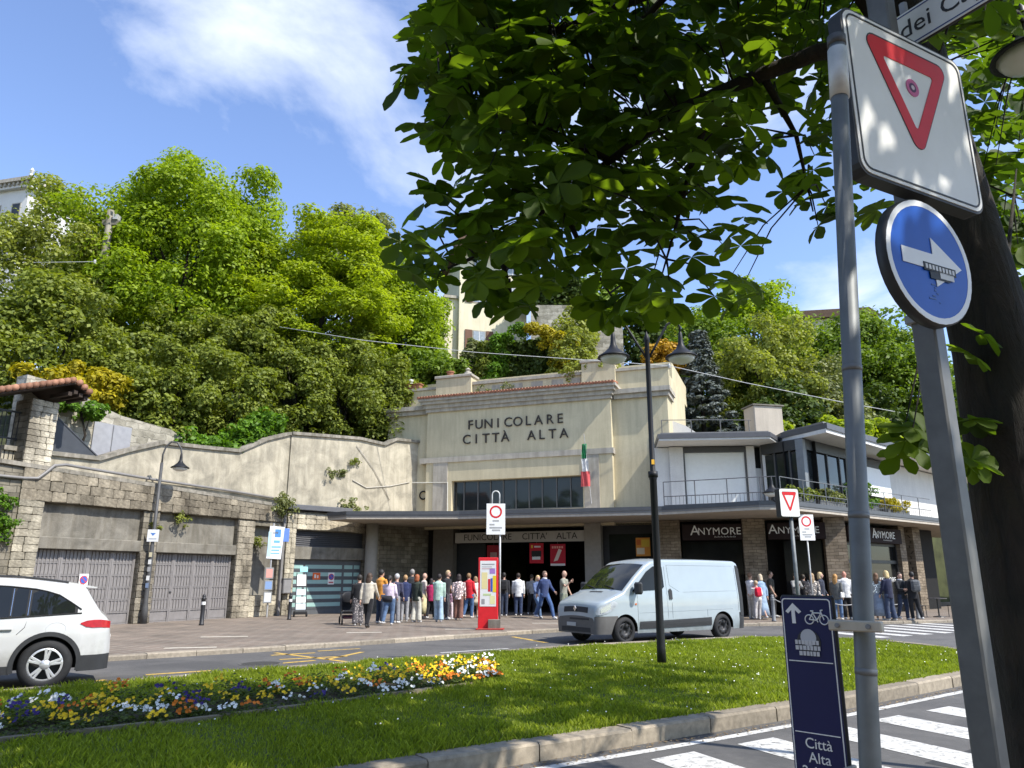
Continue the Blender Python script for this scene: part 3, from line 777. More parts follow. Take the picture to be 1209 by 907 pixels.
# teal garage run
tw = thing("teal_garage_wall", "stone wall with green-glazed garage door and dark louvre under canopy end", "wall", TW_O, TW_A)
mb = MB(); mb.box(-.2, .28, 0, .6, 0, 4.5); mb.box(.28, 3.9, 0, .6, 3.68, 4.5); mb.box(3.9, 7.8, 0.003, .6, 0, 4.5)
mb.build("wall", M_MASON, tw)
MB().box(.26, 3.92, -.03, .5, 2.45, 2.98).build("lintel", M_CONC, tw)
stone_course(tw, -.18, .28, .1, 4.4, -.02, .22, .2, .3, color=(.50, .46, .37))
stone_course(tw, .3, 3.9, 3.72, 4.42, -.02, .23, .3, .55, color=(.52, .475, .38))
stone_course(tw, 3.95, 4.7, .1, 3.6, -.02, .24, .3, .45, color=(.40, .37, .31))
MB().cbox(-.3, 3.0, -.25, .9, 4.55, 4.78, .02).build("gutter", M_METAL, tw, (.11, .11, .115))
MB().box(.28, 3.9, .32, .4, 2.98, 3.68).build("vent_backing", M_BLACKVOID, tw)
for k in range(8):
    MB().box(.3, 3.88, 0, .012, 0, .1, Matrix.Translation((0, .16, 3.0 + k * .085)) @ Matrix.Rotation(R(-40), 4, "X")).build("louvre", M_METAL, tw, (.09, .09, .095))
td = MB().box(.3, 3.88, .2, .25, .1, 2.45).build("garage_door", plain("anthracite_door", (.10, .105, .11), .5), tw)
for r_ in range(6):
    z = .42 + r_ * .325
    for (a, b) in ((.42, .86), (.98, 2.85), (2.98, 3.42), (3.5, 3.8)):
        if r_ == 0 and a > 2.9: continue
        MB().box(a, b, .188, .2, z, z + .165).build("glass_panel", M_FROST, td)
    if r_ < 6: MB().box(.32, 3.86, .183, .1995, z - .10, z - .06).build("door_rail", M_METAL, td, (.08, .085, .09))
no_parking(2.30, 1.62, .16, TW_O, TW_A, "small no-parking plate on the green-glazed garage door")
pp = Matrix.Translation(TW_O) @ Matrix.Rotation(TW_A, 4, "Z") @ Vector((1.55, .178, 1.72))
t = thing("orange_notice", "small orange notice stuck on the green-glazed garage door", "notice", pp, TW_A)
MB().box(-.19, .19, -.006, 0, -.15, .15).build("sheet", M_PAPER, t, (.72, .13, .03))
MB().box(-.11, -.02, -.009, -.006, -.08, .08).build("print", M_PAPER, t, (.75, .7, .6))
MB().box(.03, .10, -.009, -.006, -.08, .04).build("print", M_PAPER, t, (.75, .7, .6))
MB().box(10.3, 10.42, -.14, -.03, .1, 4.4).build("downpipe", M_METAL, gw, (.21, .20, .19))
bx = Matrix.Translation(GW_O) @ Matrix.Rotation(GW_A, 4, "Z") @ Vector((10.62, -.2, 1.0))
t = thing("utility_box", "small grey metal utility box on wall beside the downpipe", "box", bx, GW_A + R(-12))
MB().cbox(-.2, .2, -.1, .08, 0, .6, .015).build("case", M_METAL, t, (.20, .195, .19)); MB().cbox(-.17, .17, -.112, -.1, .03, .57, .004).build("door", M_METAL, t, (.24, .235, .23)); MB().box(-.23, .23, -.13, .09, .6, .63).build("lid", M_METAL, t, (.16, .16, .155))

# gatehouse with pillar, barred gate and tiled roof
gh = thing("gatehouse", "pale stone gate pillar with iron gate and tiled gable roof", "gatehouse", Matrix.Translation(GW_O) @ Matrix.Rotation(GW_A, 4, "Z") @ Vector((0, 0, 4.9)), GW_A)
mb = MB(); mb.box(-.82, 0, .05, .9, 0, 2.25); mb.box(-4, -1.95, .3, .9, 0, 2.2); mb.build("pillar", M_MASON, gh)
stone_course(gh, -.84, .02, .1, 2.25, .03, .195, .24, .4, color=(.58, .54, .45))
stone_course(gh, .05, .9, .1, 2.25, .0, .195, .26, .45, color=(.55, .51, .43), axis="y")
stone_course(gh, -2.9, -1.95, .1, 2.1, .28, .2, .25, .42, color=(.40, .375, .32))
for k in range(9):
    MB().tube([(-1.9 + k * .13, .55, .15), (-1.9 + k * .13, .55, 1.8)], .016, 6).build("gate_bar", M_METAL, gh, (.03, .03, .03))
MB().box(-1.95, -.82, .53, .57, .95, 1.0).build("gate_rail", M_METAL, gh, (.03, .03, .03))
MB().box(-1.95, -.82, .53, .57, 1.8, 1.86).build("gate_rail", M_METAL, gh, (.03, .03, .03))
MB().box(-2.4, -2.12, .2, .23, 1.05, 1.3).build("plaque", M_PAPER, gh, (.6, .62, .62))
rf = MB().prism([(-3.6, 1.5), (.02, 2.82), (.55, 2.5), (.55, 2.62), (.02, 2.95), (-3.6, 1.62)][::1], -1.9, .75, XZ).build("roof", plain("roof_timber", (.045, .032, .024), .8), gh)
tm = MB(); tm.tube([(0, 0, 0), (0, .45, 0)], [.1, .085], 8); TILE = tm.mesh("roof_tile", True)
for row in range(4):
    for k in range(19):
        x = -3.55 + k * .19; z = 1.62 + (x + 3.6) * (1.33 / 3.62) + .02
        t = rnd(.8, 1.15); obj("roof_tile", TILE, M_TILE, rf, (.33 * t, .17 * t, .11 * t), (x, -.85 + row * .42, z + row * .012))
    for k in range(3):
        x = .1 + k * .18; t = rnd(.8, 1.15)
        obj("roof_tile", TILE, M_TILE, rf, (.33 * t, .17 * t, .11 * t), (x, -.85 + row * .42, 2.93 - (x - .02) * .62 + row * .012))
for k in range(4):
    MB().box(-.06, .06, -.7, .3, 0, .12, Matrix.Translation((-.1 + k * .18, 0, 2.42 + (.13 * k if k < 1 else .16 - .07 * k)))).build("rafter", plain("roof_timber", (.045, .032, .024), .8), rf)

# dark sheet screen, upper rubble wall and its steel door
GM = Matrix.Translation(GW_O) @ Matrix.Rotation(GW_A, 4, "Z")
t = thing("metal_screen", "dark grey triangular metal screen beside the stone gate pillar", "screen", GM @ Vector((0, 0, 5.6)), GW_A)
MB().prism([(.02, -.1), (2.0, 0.02), (.02, 1.42)], -.62, -.55, XZ).build("sheet", M_DARKMETAL, t)
MB().prism([(.0, 1.42), (2.02, 0.02), (2.02, .07), (0, 1.47)], -.64, -.53, XZ).build("frame", M_METAL, t, (.05, .052, .058))
uw = thing("rubble_wall", "pale rubble stone wall above the cream wall, stepping down rightwards", "wall", GM @ Vector((0, 1.7, 5.2)), GW_A)
MB().prism([(-.2, 0), (9.5, 0), (9.5, .8), (7.4, 1.4), (5.6, 2.2), (3.4, 2.35), (2.3, 2.6), (1.4, 3.0), (-.2, 3.1)], -.6, 0, XZ).build("wall", M_RUBBLE, uw)
d_ = MB().box(2.35, 3.85, -.06, 0, .45, 1.95).build("door", M_METAL, uw, (.30, .30, .31))
MB().box(3.08, 3.11, -.075, -.06, .47, 1.93).build("seam", M_METAL, d_, (.14, .14, .145))
M_SHOPGLASS = plain("shop_window_glass", (.012, .012, .012), .12, var=.4, scale=1.5, spec=.22)
# ------------------------------------------------------------------ funicular station
ST_O, ST_A = Vector((-4.4, 38.5, 0)), R(-20)
SM = Matrix.Translation(ST_O) @ Matrix.Rotation(ST_A, 4, "Z")
st = thing("station_building", "cream funicular station with large lettering and tile-topped cornice", "building", ST_O, ST_A)
mb = MB()
mb.box(-2.5, 0.0, .35, 7, 4.0, 10.0); mb.box(9.7, 12.35, .35, 7, 4.0, 10.0)          # side walls, set back
mb.box(0, 9.7, 0, .9, 6.38, 10.0); mb.box(0, 1.44, 0, .9, 4.0, 6.38); mb.box(8.25, 9.7, 0, .9, 4.0, 6.38); mb.box(1.44, 8.25, 0.002, .9, 4.0, 4.84)
mb.box(-2.5, 12.35, 1.6, 7, 10.0, 11.3); mb.box(-2.3, 12.2, 3.6, 9.5, 11.3, 12.55)
mb.build("wall", M_CREAM, st)
mb = MB(); mb.box(0, 9.7, .9, 7, 6.4, 9.9); mb.build("rear_mass", M_CREAM, st)
MB().box(-.35, 9.78, -.07, .34, 7.33, 7.6).build("string_course", M_TRIM, st)
for a, b in ((.42, 1.22), (8.32, 9.06)): MB().box(a, b, -.045, .0, 4.38, 7.33).build("pilaster", M_TRIM, st)
for (y0, z0, z1, e) in ((-.12, 9.98, 10.16, .06), (-.22, 10.16, 10.36, .14), (-.36, 10.36, 10.52, .26), (-.46, 10.52, 10.66, .36)):
    MB().box(-e, 9.7 + e, y0, 1.1, z0, z1 - .001).build("cornice", M_TRIM, st)
for a, b in ((-2.62, -.1), (9.82, 12.45)):
    MB().box(a, b, .18, 1.9, 9.98, 10.2).build("cornice", M_TRIM, st); MB().box(a - .08, b + .08, .04, 1.95, 10.2, 10.42).build("cornice", M_TRIM, st)
mb = MB(); x = -.34
while x < 10.05:
    mb.tube([(x, -.52, 10.70), (x, .5, 10.86)], [.075, .07], 7); x += .158
mb.build("cornice_tiles", plain("terracotta", (.34, .145, .085), .85, var=.4, scale=9), st, kind="stuff")
# attic parapet on the terrace with piers and sunk panels
MB().box(-2.4, -.05, 1.2, 1.5, 10.42, 11.55).build("parapet", M_CREAM, st); MB().box(-2.46, -.05, 1.12, 1.56, 11.55, 11.68).build("parapet_cap", M_TRIM, st)
MB().box(2.0, 8.05, 1.25, 1.5, 10.4, 11.62).build("parapet", M_CREAM, st); MB().box(2.0, 8.05, 1.15, 1.58, 11.62, 11.78).build("parapet_cap", M_TRIM, st)
for x in (3.1, 4.2, 5.3, 6.4, 7.3): MB().box(x, x + .62, 1.225, 1.25, 10.95, 11.5).build("sunk_panel", M_TRIM, st)
MB().box(9.75, 12.35, 1.25, 1.5, 10.42, 11.62).build("parapet", M_CREAM, st); MB().box(9.75, 12.42, 1.15, 1.58, 11.62, 11.76).build("parapet_cap", M_TRIM, st)
for a, b, h in ((-.05, 2.0, 12.05), (8.05, 9.75, 12.15)):
    p_ = MB().box(a, b, 1.0, 1.9, 10.4, h).build("pier", M_CREAM, st); MB().cbox(a - .08, b + .08, .92, 1.98, h, h + .16, .03).build("pier_cap", M_TRIM, p_)
    MB().lathe([(.22, 0), (.2, .18), (.08, .24), (.16, .34), (.0, .46)], 10, Matrix.Translation((b - .35, 1.4, h + .16))).build("finial", M_TRIM, p_)
# ribbon window
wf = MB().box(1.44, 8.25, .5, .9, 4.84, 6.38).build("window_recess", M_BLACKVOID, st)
xs_ = [1.46, 2.0, 2.76, 3.43, 4.11, 4.78, 5.46, 6.13, 6.86, 7.56, 8.23]
for a, b in zip(xs_[:-1], xs_[1:]):
    MB().box(a + .03, b - .03, .36, .375, 4.92, 6.33).build("pane", M_GLASS, wf, rot=(0, 0, 0))
for x in xs_: MB().box(x - .025, x + .025, .3, .42, 4.86, 6.36).build("mullion", M_METAL, wf, (.10, .10, .095))
MB().box(1.44, 8.25, .28, .42, 4.842, 4.92).build("window_sill", M_METAL, wf, (.12, .12, .11)); MB().box(1.44, 8.25, .28, .42, 6.33, 6.378).build("window_head", M_METAL, wf, (.12, .12, .11))
# lettering on the facade, one mesh per letter
M_LETTER = plain("letter_bronze", (.045, .035, .028), .5, var=.2)
GL = {}
def letter(ch, x, z, size, parent, y=-.035, depth=.03, mat=None, sx=1.0):
    key = (ch, size)
    if key not in GL: GL[key] = text_mesh(ch, size, depth)
    return obj("letter", GL[key], mat or M_LETTER, parent, loc=(x, y, z), rot=UPRIGHT, scale=(sx, 1, 1))
def rowpos(z0, z1, x0, x1, zs): return [x0 + (q - z0) / (z1 - z0) * (x1 - x0) for q in zs]
for ch, x in zip("FUNICOLARE", rowpos(458, 905, 2.32, 7.34, (469, 511, 557, 603, 651, 697, 745, 793, 845, 891))): letter(ch, x, 9.16 + .0, .68, st, sx=.98)
for ch, x in zip("CITTA", rowpos(437, 922, 2.1, 7.54, (450, 497, 544, 591, 636))): letter(ch, x, 8.42, .68, st, sx=.98)
letter("`", rowpos(437, 922, 2.1, 7.54, (634,))[0], 8.52, .75, st)
for ch, x in zip("ALTA", rowpos(437, 922, 2.1, 7.54, (759, 806, 855, 907))): letter(ch, x, 8.42, .68, st, sx=.98)
# small wall fittings
MB().lathe([(.2, -.03), (.24, 0), (.2, .03), (.16, 0), (.2, -.03)], 16, Matrix.Translation((-.25, .25, 5.75)) @ Matrix.Rotation(R(90), 4, "X")).build("cable_coil", M_RUBBER, st, smooth=True)
MB().tube([(-2.4, .3, 6.5), (0, -.02, 6.35), (1.25, -.06, 6.3), (1.3, -.08, 4.5)], .03, 6).build("conduit", M_METAL, st, (.6, .58, .5))
MB().box(.2, .5, -.12, -.05, 4.45, 4.75).build("junction_box", M_METAL, st, (.35, .34, .3))

# ground floor: portal, reveals, hall behind
mb = MB(); mb.box(-2.6, -.1, .4, 1.2, 0, 4.1); mb.box(.45, 1.55, .1, .9, 0, 4.1)
mb.build("portal_wall", plain("portal_brown_grey", (.13, .115, .095), .8, var=.15), st)
MB().box(8.28, 9.05, -.1, .9, 0, 4.1).build("portal_pilaster", plain("portal_grey", (.27, .25, .22), .8, var=.1), st)
MB().box(9.05, 12.6, .35, .9, 0, 4.1).build("portal_wall", plain("portal_black_panel", (.022, .022, .024), .4, var=.2), st)
MB().box(9.35, 12.2, .33, .345, .6, 3.6).build("shop_window", M_SHOPGLASS, st)
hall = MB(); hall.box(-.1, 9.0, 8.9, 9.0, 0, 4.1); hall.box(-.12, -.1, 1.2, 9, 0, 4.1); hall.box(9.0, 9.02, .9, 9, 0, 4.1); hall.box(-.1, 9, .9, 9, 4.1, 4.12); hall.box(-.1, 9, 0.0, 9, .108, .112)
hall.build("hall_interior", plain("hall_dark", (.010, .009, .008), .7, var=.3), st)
MB().box(1.55, 3.1, .55, .6, .1, 3.3).build("hall_partition", plain("hall_glass", (.014, .015, .015), .5, var=.2), st)
MB().box(-.1, .45, .5, .9, 0, 4.1).build("side_door_void", M_BLACKVOID, st)
sg = MB().cbox(1.7, 8.3, -.02, .06, 3.3, 3.8, .01).build("name_board", plain("board_grey", (.40, .38, .35), .7, var=.06), st)
M_INK = plain("ink_dark", (.03, .028, .026), .6)
for txt, x in (("FUNICOLARE", 3.42), ("CITTA'", 5.83), ("ALTA", 7.42)):
    obj("lettering", text_mesh(txt, .42, .006, 1.0), M_INK, sg, loc=(x, -.028, 3.55), rot=UPRIGHT)
MB().tube([(-1.2, -3.05, .1), (-1.2, -3.05, 4.12)], .29, 18).build("column", plain("column_plaster", (.33, .31, .27), .8, var=.08), st, smooth=True)
# posters hung in the entrance
def poster(x0, x1, z0, z1, y, label, base, extras, hang=True):
    t = thing("poster", label, "poster", SM @ Vector(((x0 + x1) / 2, y, z0)), ST_A)
    w, h = (x1 - x0) / 2, z1 - z0
    MB().cbox(-w, w, -.02, .02, 0, h, .005).build("panel", M_PAPER, t, base)
    for (a, b, c, d, col) in extras: MB().box(a * w, b * w, -.026, -.021, c * h, d * h).build("print", M_PAPER, t, col)
    if hang: MB().tube([(0, 0, h), (0, 0, 3.9 - z0)], .008, 5).build("hanger", M_METAL, t, (.2, .2, .2))
    return t
poster(5.45, 6.15, 2.32, 3.26, .35, "red hanging poster showing a dark and white tram car", (.52, .015, .03),
       [(-.7, .7, .32, .62, (.02, .02, .02)), (-.6, .55, .18, .34, (.75, .76, .76)), (-.3, .6, .78, .86, (.75, .7, .7)), (-.75, -.5, .76, .9, (.7, .5, .05))])
p2 = poster(6.5, 7.25, 2.2, 3.2, .3, "red poster with pale railcar picture, nearest the right pilaster", (.45, .012, .03),
            [(-.95, .95, .0, .1, (.7, .68, .66))], True)
MB().prism([(-.2, .2), (.0, .25), (.2, .72), (.05, .78)], .022, .03, XZ).build("print", M_PAPER, p2, (.72, .62, .55))
[MB().box(-.28 + k * .115, -.2 + k * .115, -.026, -.021, .80, .90).build("print", M_PAPER, p2, (.75, .35, .3)) for k in range(5)]
poster(3.2, 3.9, 2.35, 3.2, .5, "dim red poster hanging behind the traffic restriction sign", (.30, .012, .02), [(-.5, .5, .3, .6, (.4, .25, .22))])
poster(10.6, 11.25, 2.6, 3.42, .27, "orange, yellow and white sunburst poster on the black shop front", (.72, .30, .04),
       [(-.9, .2, .1, .45, (.75, .66, .5)), (-.2, .9, .5, .9, (.7, .48, .05)), (-.9, -.3, .6, .9, (.6, .15, .03))], False)
# tricolour flag
fl = thing("flag", "limp green, white and red flag on a slanted pole beside the window", "flag", SM @ Vector((8.6, -.05, 5.6)), ST_A)
MB().tube([(.05, .02, -.6), (-.05, -.7, 2.6)], [.022, .014], 8).build("pole", M_GALV, fl, (.5, .5, .5))
def cloth_strip(z0, z1, x0, x1, col, nm):
    m_ = MB(); n = 8
    for i in range(n + 1):
        for j in range(n + 1):
            x = x0 + (x1 - x0) * j / n; z = z0 + (z1 - z0) * i / n
            m_.v.append((x, -.55 + .07 * math.sin(j * 1.6 + z * 3), z))
    for i in range(n):
        for j in range(n): m_.f.append((i * (n + 1) + j, i * (n + 1) + j + 1, (i + 1) * (n + 1) + j + 1, (i + 1) * (n + 1) + j))
    m_.build(nm, M_CLOTH, fl, col, smooth=True)
cloth_strip(1.45, 2.15, -.20, .02, (.03, .25, .09), "green_band"); cloth_strip(.85, 1.45, -.22, .10, (.72, .70, .66), "white_band"); cloth_strip(.15, .85, -.30, .14, (.58, .10, .10), "red_band")

# ------------------------------------------------------------------ concrete canopy running along both buildings
CAN = [(-8.2, 34.0), (-7.2, 33.2), (-2.3, 33.15), (3, 31.75), (6.1, 30.9), (9.3, 28.6), (10.2, 28.5), (12.2, 30.1), (21.3, 37.6), (30, 44.8)]
cp = thing("canopy", "long thin concrete canopy with dark metal edge over the pavement", "canopy", (0, 32, 0))
CANB = [(34, 52), (14, 42), (8, 39.0), (4, 36.5), (-3.9, 39.3), (-6.3, 37.2)]
MB().prism([(x, y - 32) for x, y in CAN + CANB], 4.12, 4.36).build("slab", M_CANOPY, cp)
ci = offs(CAN, 0.5); co = offs(CAN, -.05)
for i in range(len(CAN) - 1):
    q = [co[i], co[i + 1], ci[i + 1], ci[i]]
    MB().prism([(x, y - 32) for x, y in q], 4.30, 4.46).build("edge_flashing", M_METAL, cp, (.075, .078, .082))
    q = [offs(CAN, -.02)[i], offs(CAN, -.02)[i + 1], offs(CAN, .12)[i + 1], offs(CAN, .12)[i]]
    MB().prism([(x, y - 32) for x, y in q], 4.22, 4.30).build("edge_trim", M_METAL, cp, (.19, .18, .17))
# ------------------------------------------------------------------ restaurant building on the right
RS_O = Vector((6.4, 33.9, 0)); RS_A = math.atan2(-1.9, 7.5)
rs = thing("restaurant_building", "flat-roofed two-storey restaurant with stone pillars and corner glazing", "building", RS_O, RS_A)
RI = (Matrix.Translation(RS_O) @ Matrix.Rotation(RS_A, 4, "Z")).inverted()
def rl(x, y, z=0.0): return RI @ Vector((x, y, z))
def run(A, B, name, mat, z0, z1, u0, u1, y0, y1, color=None, parent=None, bev=0):
    """a box on the wall line A->B (world), u along it, y into the building; stored in the restaurant's frame"""
    a = math.atan2(B[1] - A[1], B[0] - A[0]); M = RI @ Matrix.Translation((A[0], A[1], 0)) @ Matrix.Rotation(a, 4, "Z")
    m_ = MB()
    if bev: m_.cbox(u0, u1, y0, y1, z0, z1, bev, M)
    else: m_.box(u0, u1, y0, y1, z0, z1, M)
    return m_.build(name, mat, parent or rs, color)
A1, B1 = (6.4, 33.9), (13.9, 32.0); A2, B2 = (13.5, 33.1), (24.9, 42.3)
for u0, u1 in ((-.15, 1.0), (3.62, 4.55), (6.9, 7.74)): run(A1, B1, "stone_pillar", M_SHOPSTONE, 0, 4.1, u0, u1, -.12, .8)
for u0, u1 in ((0.35, 1.55), (6.7, 7.3), (8.2, 9.0)): run(A2, B2, "stone_pillar", M_SHOPSTONE, 0, 4.1, u0, u1, -.08, .7)
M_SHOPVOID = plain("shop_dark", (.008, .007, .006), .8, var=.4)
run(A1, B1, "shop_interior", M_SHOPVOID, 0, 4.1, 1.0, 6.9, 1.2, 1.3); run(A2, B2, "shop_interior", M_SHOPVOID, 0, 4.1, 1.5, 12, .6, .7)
run(A1, B1, "shop_glass", M_SHOPGLASS, .1, 3.2, 1.05, 3.6, .5, .52); run(A1, B1, "shop_glass", M_SHOPGLASS, .1, 3.2, 5.3, 6.88, .5, .52)
M_FASCIA = plain("fascia_maroon", (.018, .009, .008), .8, var=.15)
M_SIGNW = plain("sign_white", (.72, .71, .68), .5, var=.05)
def anymore(A, B, u0, u1, ut, size=.5):
    f_ = run(A, B, "fascia", M_FASCIA, 3.22, 3.9, u0, u1, -.2, .1, bev=.01)
    a = math.atan2(B[1] - A[1], B[0] - A[0]); M = RI @ Matrix.Translation((A[0], A[1], 0)) @ Matrix.Rotation(a, 4, "Z")
    p = M @ Vector((ut, -.212, 3.6)); ra = a - RS_A
    for txt, s, dx_, dz_ in (("A", size * 1.2, -.86, .02), ("NYMORE", size * .86, .16, -.02)):
        obj("lettering", text_mesh(txt, s, .008, 1.05), M_SIGNW, f_, loc=p + Vector((math.cos(ra) * dx_, math.sin(ra) * dx_, dz_)), rot=(R(90), 0, ra))
    for k in range(7):      # the script tagline is too small to read in the photograph: strokes only
        x0 = -.05 + k * .13; MB().tube([(x0, 0, 0), (x0 + .03, 0, .06), (x0 + .06, 0, .0), (x0 + .10, 0, .03)], .009, 4).build("tagline_stroke", M_SIGNW, f_, loc=p + Vector((0, 0, -.27)), rot=(0, 0, ra))
anymore(A1, B1, 1.1, 3.6, 2.5); anymore(A1, B1, 4.65, 6.95, 5.72, .46); anymore(A2, B2, 1.6, 6.7, 4.85, .54)
# glazed shop front on the right flank
for u0, u1 in ((1.7, 3.35), (3.45, 6.6)):
    run(A2, B2, "shop_glass", M_SHOPGLASS, 2.45, 3.1, u0 + .06, u1 - .06, .2, .22); run(A2, B2, "shop_glass", M_SHOPGLASS, .3, 2.3, u0 + .06, u1 - .06, .2, .22)
    run(A2, B2, "shop_frame", M_METAL, 2.3, 2.45, u0, u1, .12, .3, (.02, .02, .02)); run(A2, B2, "shop_frame", M_METAL, .1, .3, u0, u1, .12, .3, (.02, .02, .02)); run(A2, B2, "shop_frame", M_METAL, 3.1, 3.22, u0, u1, .12, .3, (.02, .02, .02))
for u in (1.6, 3.35, 6.56): run(A2, B2, "shop_frame", M_METAL, .1, 3.22, u, u + .1, .1, .3, (.02, .02, .02))
a2 = math.atan2(B2[1] - A2[1], B2[0] - A2[0]); p = RI @ Matrix.Translation((A2[0], A2[1], 0)) @ Matrix.Rotation(a2, 4, "Z") @ Vector((5.6, .19, 1.55))
obj("lettering", text_mesh("ANYMORE", .34, .002, 1.05), M_SIGNW, rs, loc=p, rot=(R(90), 0, a2 - RS_A))

# upper floor
UA, UB = (6.6, 33.4), (11.0, 33.0); UC, UD = (12.2, 31.3), (25.0, 43.2)
run(UA, UB, "upper_wall", M_WHITE, 4.36, 7.3, -.2, .42, .1, 1.0)
run(UA, UB, "pillar", M_WHITE, 4.36, 7.3, .42, 1.02, -.05, .5)
run(UA, UB, "pillar", M_WHITE, 4.36, 7.3, 3.78, 4.12, -.05, .5)
run(UA, UB, "pillar", M_WHITE, 4.36, 7.3, 4.45, 4.85, -.02, .5)
run(UA, UB, "blind", plain("roller_blind", (.70, .72, .70), .7, var=.04), 4.4, 7.05, 1.1, 3.7, .12, .16)
run(UA, UB, "blind_box", M_METAL, 7.05, 7.3, 1.02, 3.78, .02, .3, (.06, .06, .06)); run(UA, UB, "window_frame", M_METAL, 4.36, 7.05, 1.02, 1.1, .05, .25, (.07, .07, .07)); run(UA, UB, "window_frame", M_METAL, 4.36, 7.05, 3.7, 3.78, .05, .25, (.07, .07, .07))
run(UA, UB, "door", M_WHITE, 4.36, 6.35, 4.12, 4.45, .3, .36); run(UA, UB, "doorway_void", M_BLACKVOID, 6.36, 7.3, 4.12, 4.45, .4, .46)
for (A, B, segs) in ((UB, UC, (0, .62, 1.38, 2.08)), (UC, UD, (0, 1.1, 2.3, 3.5, 4.2))):
    L = math.hypot(B[0] - A[0], B[1] - A[1])
    for a, b in zip(segs[:-1], segs[1:]): run(A, B, "window_glass", M_GLASS, 4.45, 6.85, a + .05, b - .05, .1, .12)
    for s_ in segs: run(A, B, "window_mullion", M_METAL, 4.4, 6.9, s_ - .04, s_ + .04, .04, .2, (.05, .052, .055))
    run(A, B, "window_head", M_METAL, 6.9, 7.35, 0, segs[-1], .0, .3, (.035, .037, .04))
    run(A, B, "dark_interior", M_BLACKVOID, 4.36, 7.3, 0.1, segs[-1], .9, .95)
run(UC, UD, "corner_post", M_METAL, 4.38, 7.3, -.13, .13, -.06, .26, (.16, .17, .175))
run(UC, UD, "upper_wall", M_WHITE, 4.36, 7.3, 9.2, 17, .3, .6)
run(UC, UD, "awning_panel", plain("awning_white", (.80, .80, .78), .6, var=.03), 5.4, 6.75, 4.6, 8.9, -.02, .03); run(UC, UD, "upper_wall", M_DARKMETAL, 4.36, 7.3, 4.25, 9.2, .3, .6)
# roof slabs with metal edge, the right one a step higher
def slab(pts, z0, z1, zt, name="roof"):
    q = [rl(x, y) for x, y in pts]
    r_ = MB().prism([(p.x, p.y) for p in q], z0, z1).build(name, M_WHITE, rs)
    k = offs(pts, -.06, True)
    q2 = [rl(x, y) for x, y in k]
    MB().prism([(p.x, p.y) for p in q2], z1, zt).build("roof_edge", M_METAL, r_, (.085, .085, .09))
    q3 = [rl(x, y) for x, y in offs(pts, .1, True)]
    MB().prism([(p.x, p.y) for p in q3], zt, zt + .07).build("roof_edge", M_METAL, r_, (.17, .165, .16))
slab([(6.3, 31.9), (10.9, 31.4), (11.7, 32.7), (11.9, 39), (7.2, 39)], 7.34, 7.42, 7.62)
slab([(11.75, 32.3), (12.75, 30.1), (29.5, 45.9), (24, 51), (11.95, 39)], 7.36, 7.52, 7.76)
# things on the roof
t = thing("roof_chimney", "pale concrete block chimney on the restaurant roof", "chimney", (12.25, 36, 7.7), R(12))
MB().cbox(-.75, .75, -.5, .5, -.1, 2.0, .03).build("stack", M_CANOPY, t); MB().box(-.82, .82, -.57, .57, 2.0, 2.06).build("cap", M_CONC, t)
t = thing("skylight", "bluish sloping glass skylight beside the concrete roof block", "skylight", (14.1, 37.2, 7.7), R(12))
MB().prism([(-1.0, 0), (1.6, 0), (1.0, .25), (-1.0, 1.35)], -1.2, 0, XZ).build("glass_slope", plain("skylight_glass", (.22, .33, .34), .12, var=.2, scale=2), t)
for k in range(4): MB().box(-1.0 + k * .6, -.96 + k * .6, -.02, 1.22, 0, 1.38 - k * .33).build("glazing_bar", M_METAL, t, (.4, .42, .42))
t = thing("stair_parapet", "white slanted parapet beside the station on the roof", "parapet", (7.6, 36.2, 7.6), R(-10))
MB().prism([(0, 0), (1.7, 0), (1.7, .55), (.9, 1.15), (0, 1.55)], 0, .25, XZ).build("wall", M_WHITE, t)
def railing(name, label, pts, z0, h, bar_step, rails, col=(.10, .10, .105), group=None):
    c = Vector(pts[0]); t = thing(name, label, "railing", (c.x, c.y, z0))
    P = resample(pts, bar_step); 
    for i, p in enumerate(P):
        big = i % 8 == 0
        r = .022 if big else .008
        top = h if big else (rails[-1] if bar_step < .3 else h)
        MB().tube([(p.x - c.x, p.y - c.y, 0), (p.x - c.x, p.y - c.y, top)], r, 6).build("post" if big else "baluster", M_METAL, t, col)
    for z in rails + [h]:
        MB().tube([(p[0] - c.x, p[1] - c.y, z) for p in pts], .018, 6).build("rail", M_METAL, t, col)
    return t
ce = offs(CAN, .35)
railing("balcony_railing", "thin grey balcony railing along the canopy before the white blind", [ce[4], ((ce[4][0] + ce[5][0]) / 2, (ce[4][1] + ce[5][1]) / 2 + .4), (9.6, 29.6), (10.3, 29.4)], 4.46, 1.02, .16, [.06, .42])
railing("corner_railing", "grey balcony railing below the corner glazing, over the planters", [(10.4, 29.3), (11.9, 30.6), (16, 34.0), (20.9, 38.0)], 4.46, 1.0, .22, [.1, .45], (.13, .135, .14))
railing("roof_railing", "thin dark railing on the restaurant roof beside the conifer", [(7.0, 34.6), (9.4, 34.5), (11.2, 34.6)], 7.65, 1.15, .17, [.1], (.12, .12, .12))
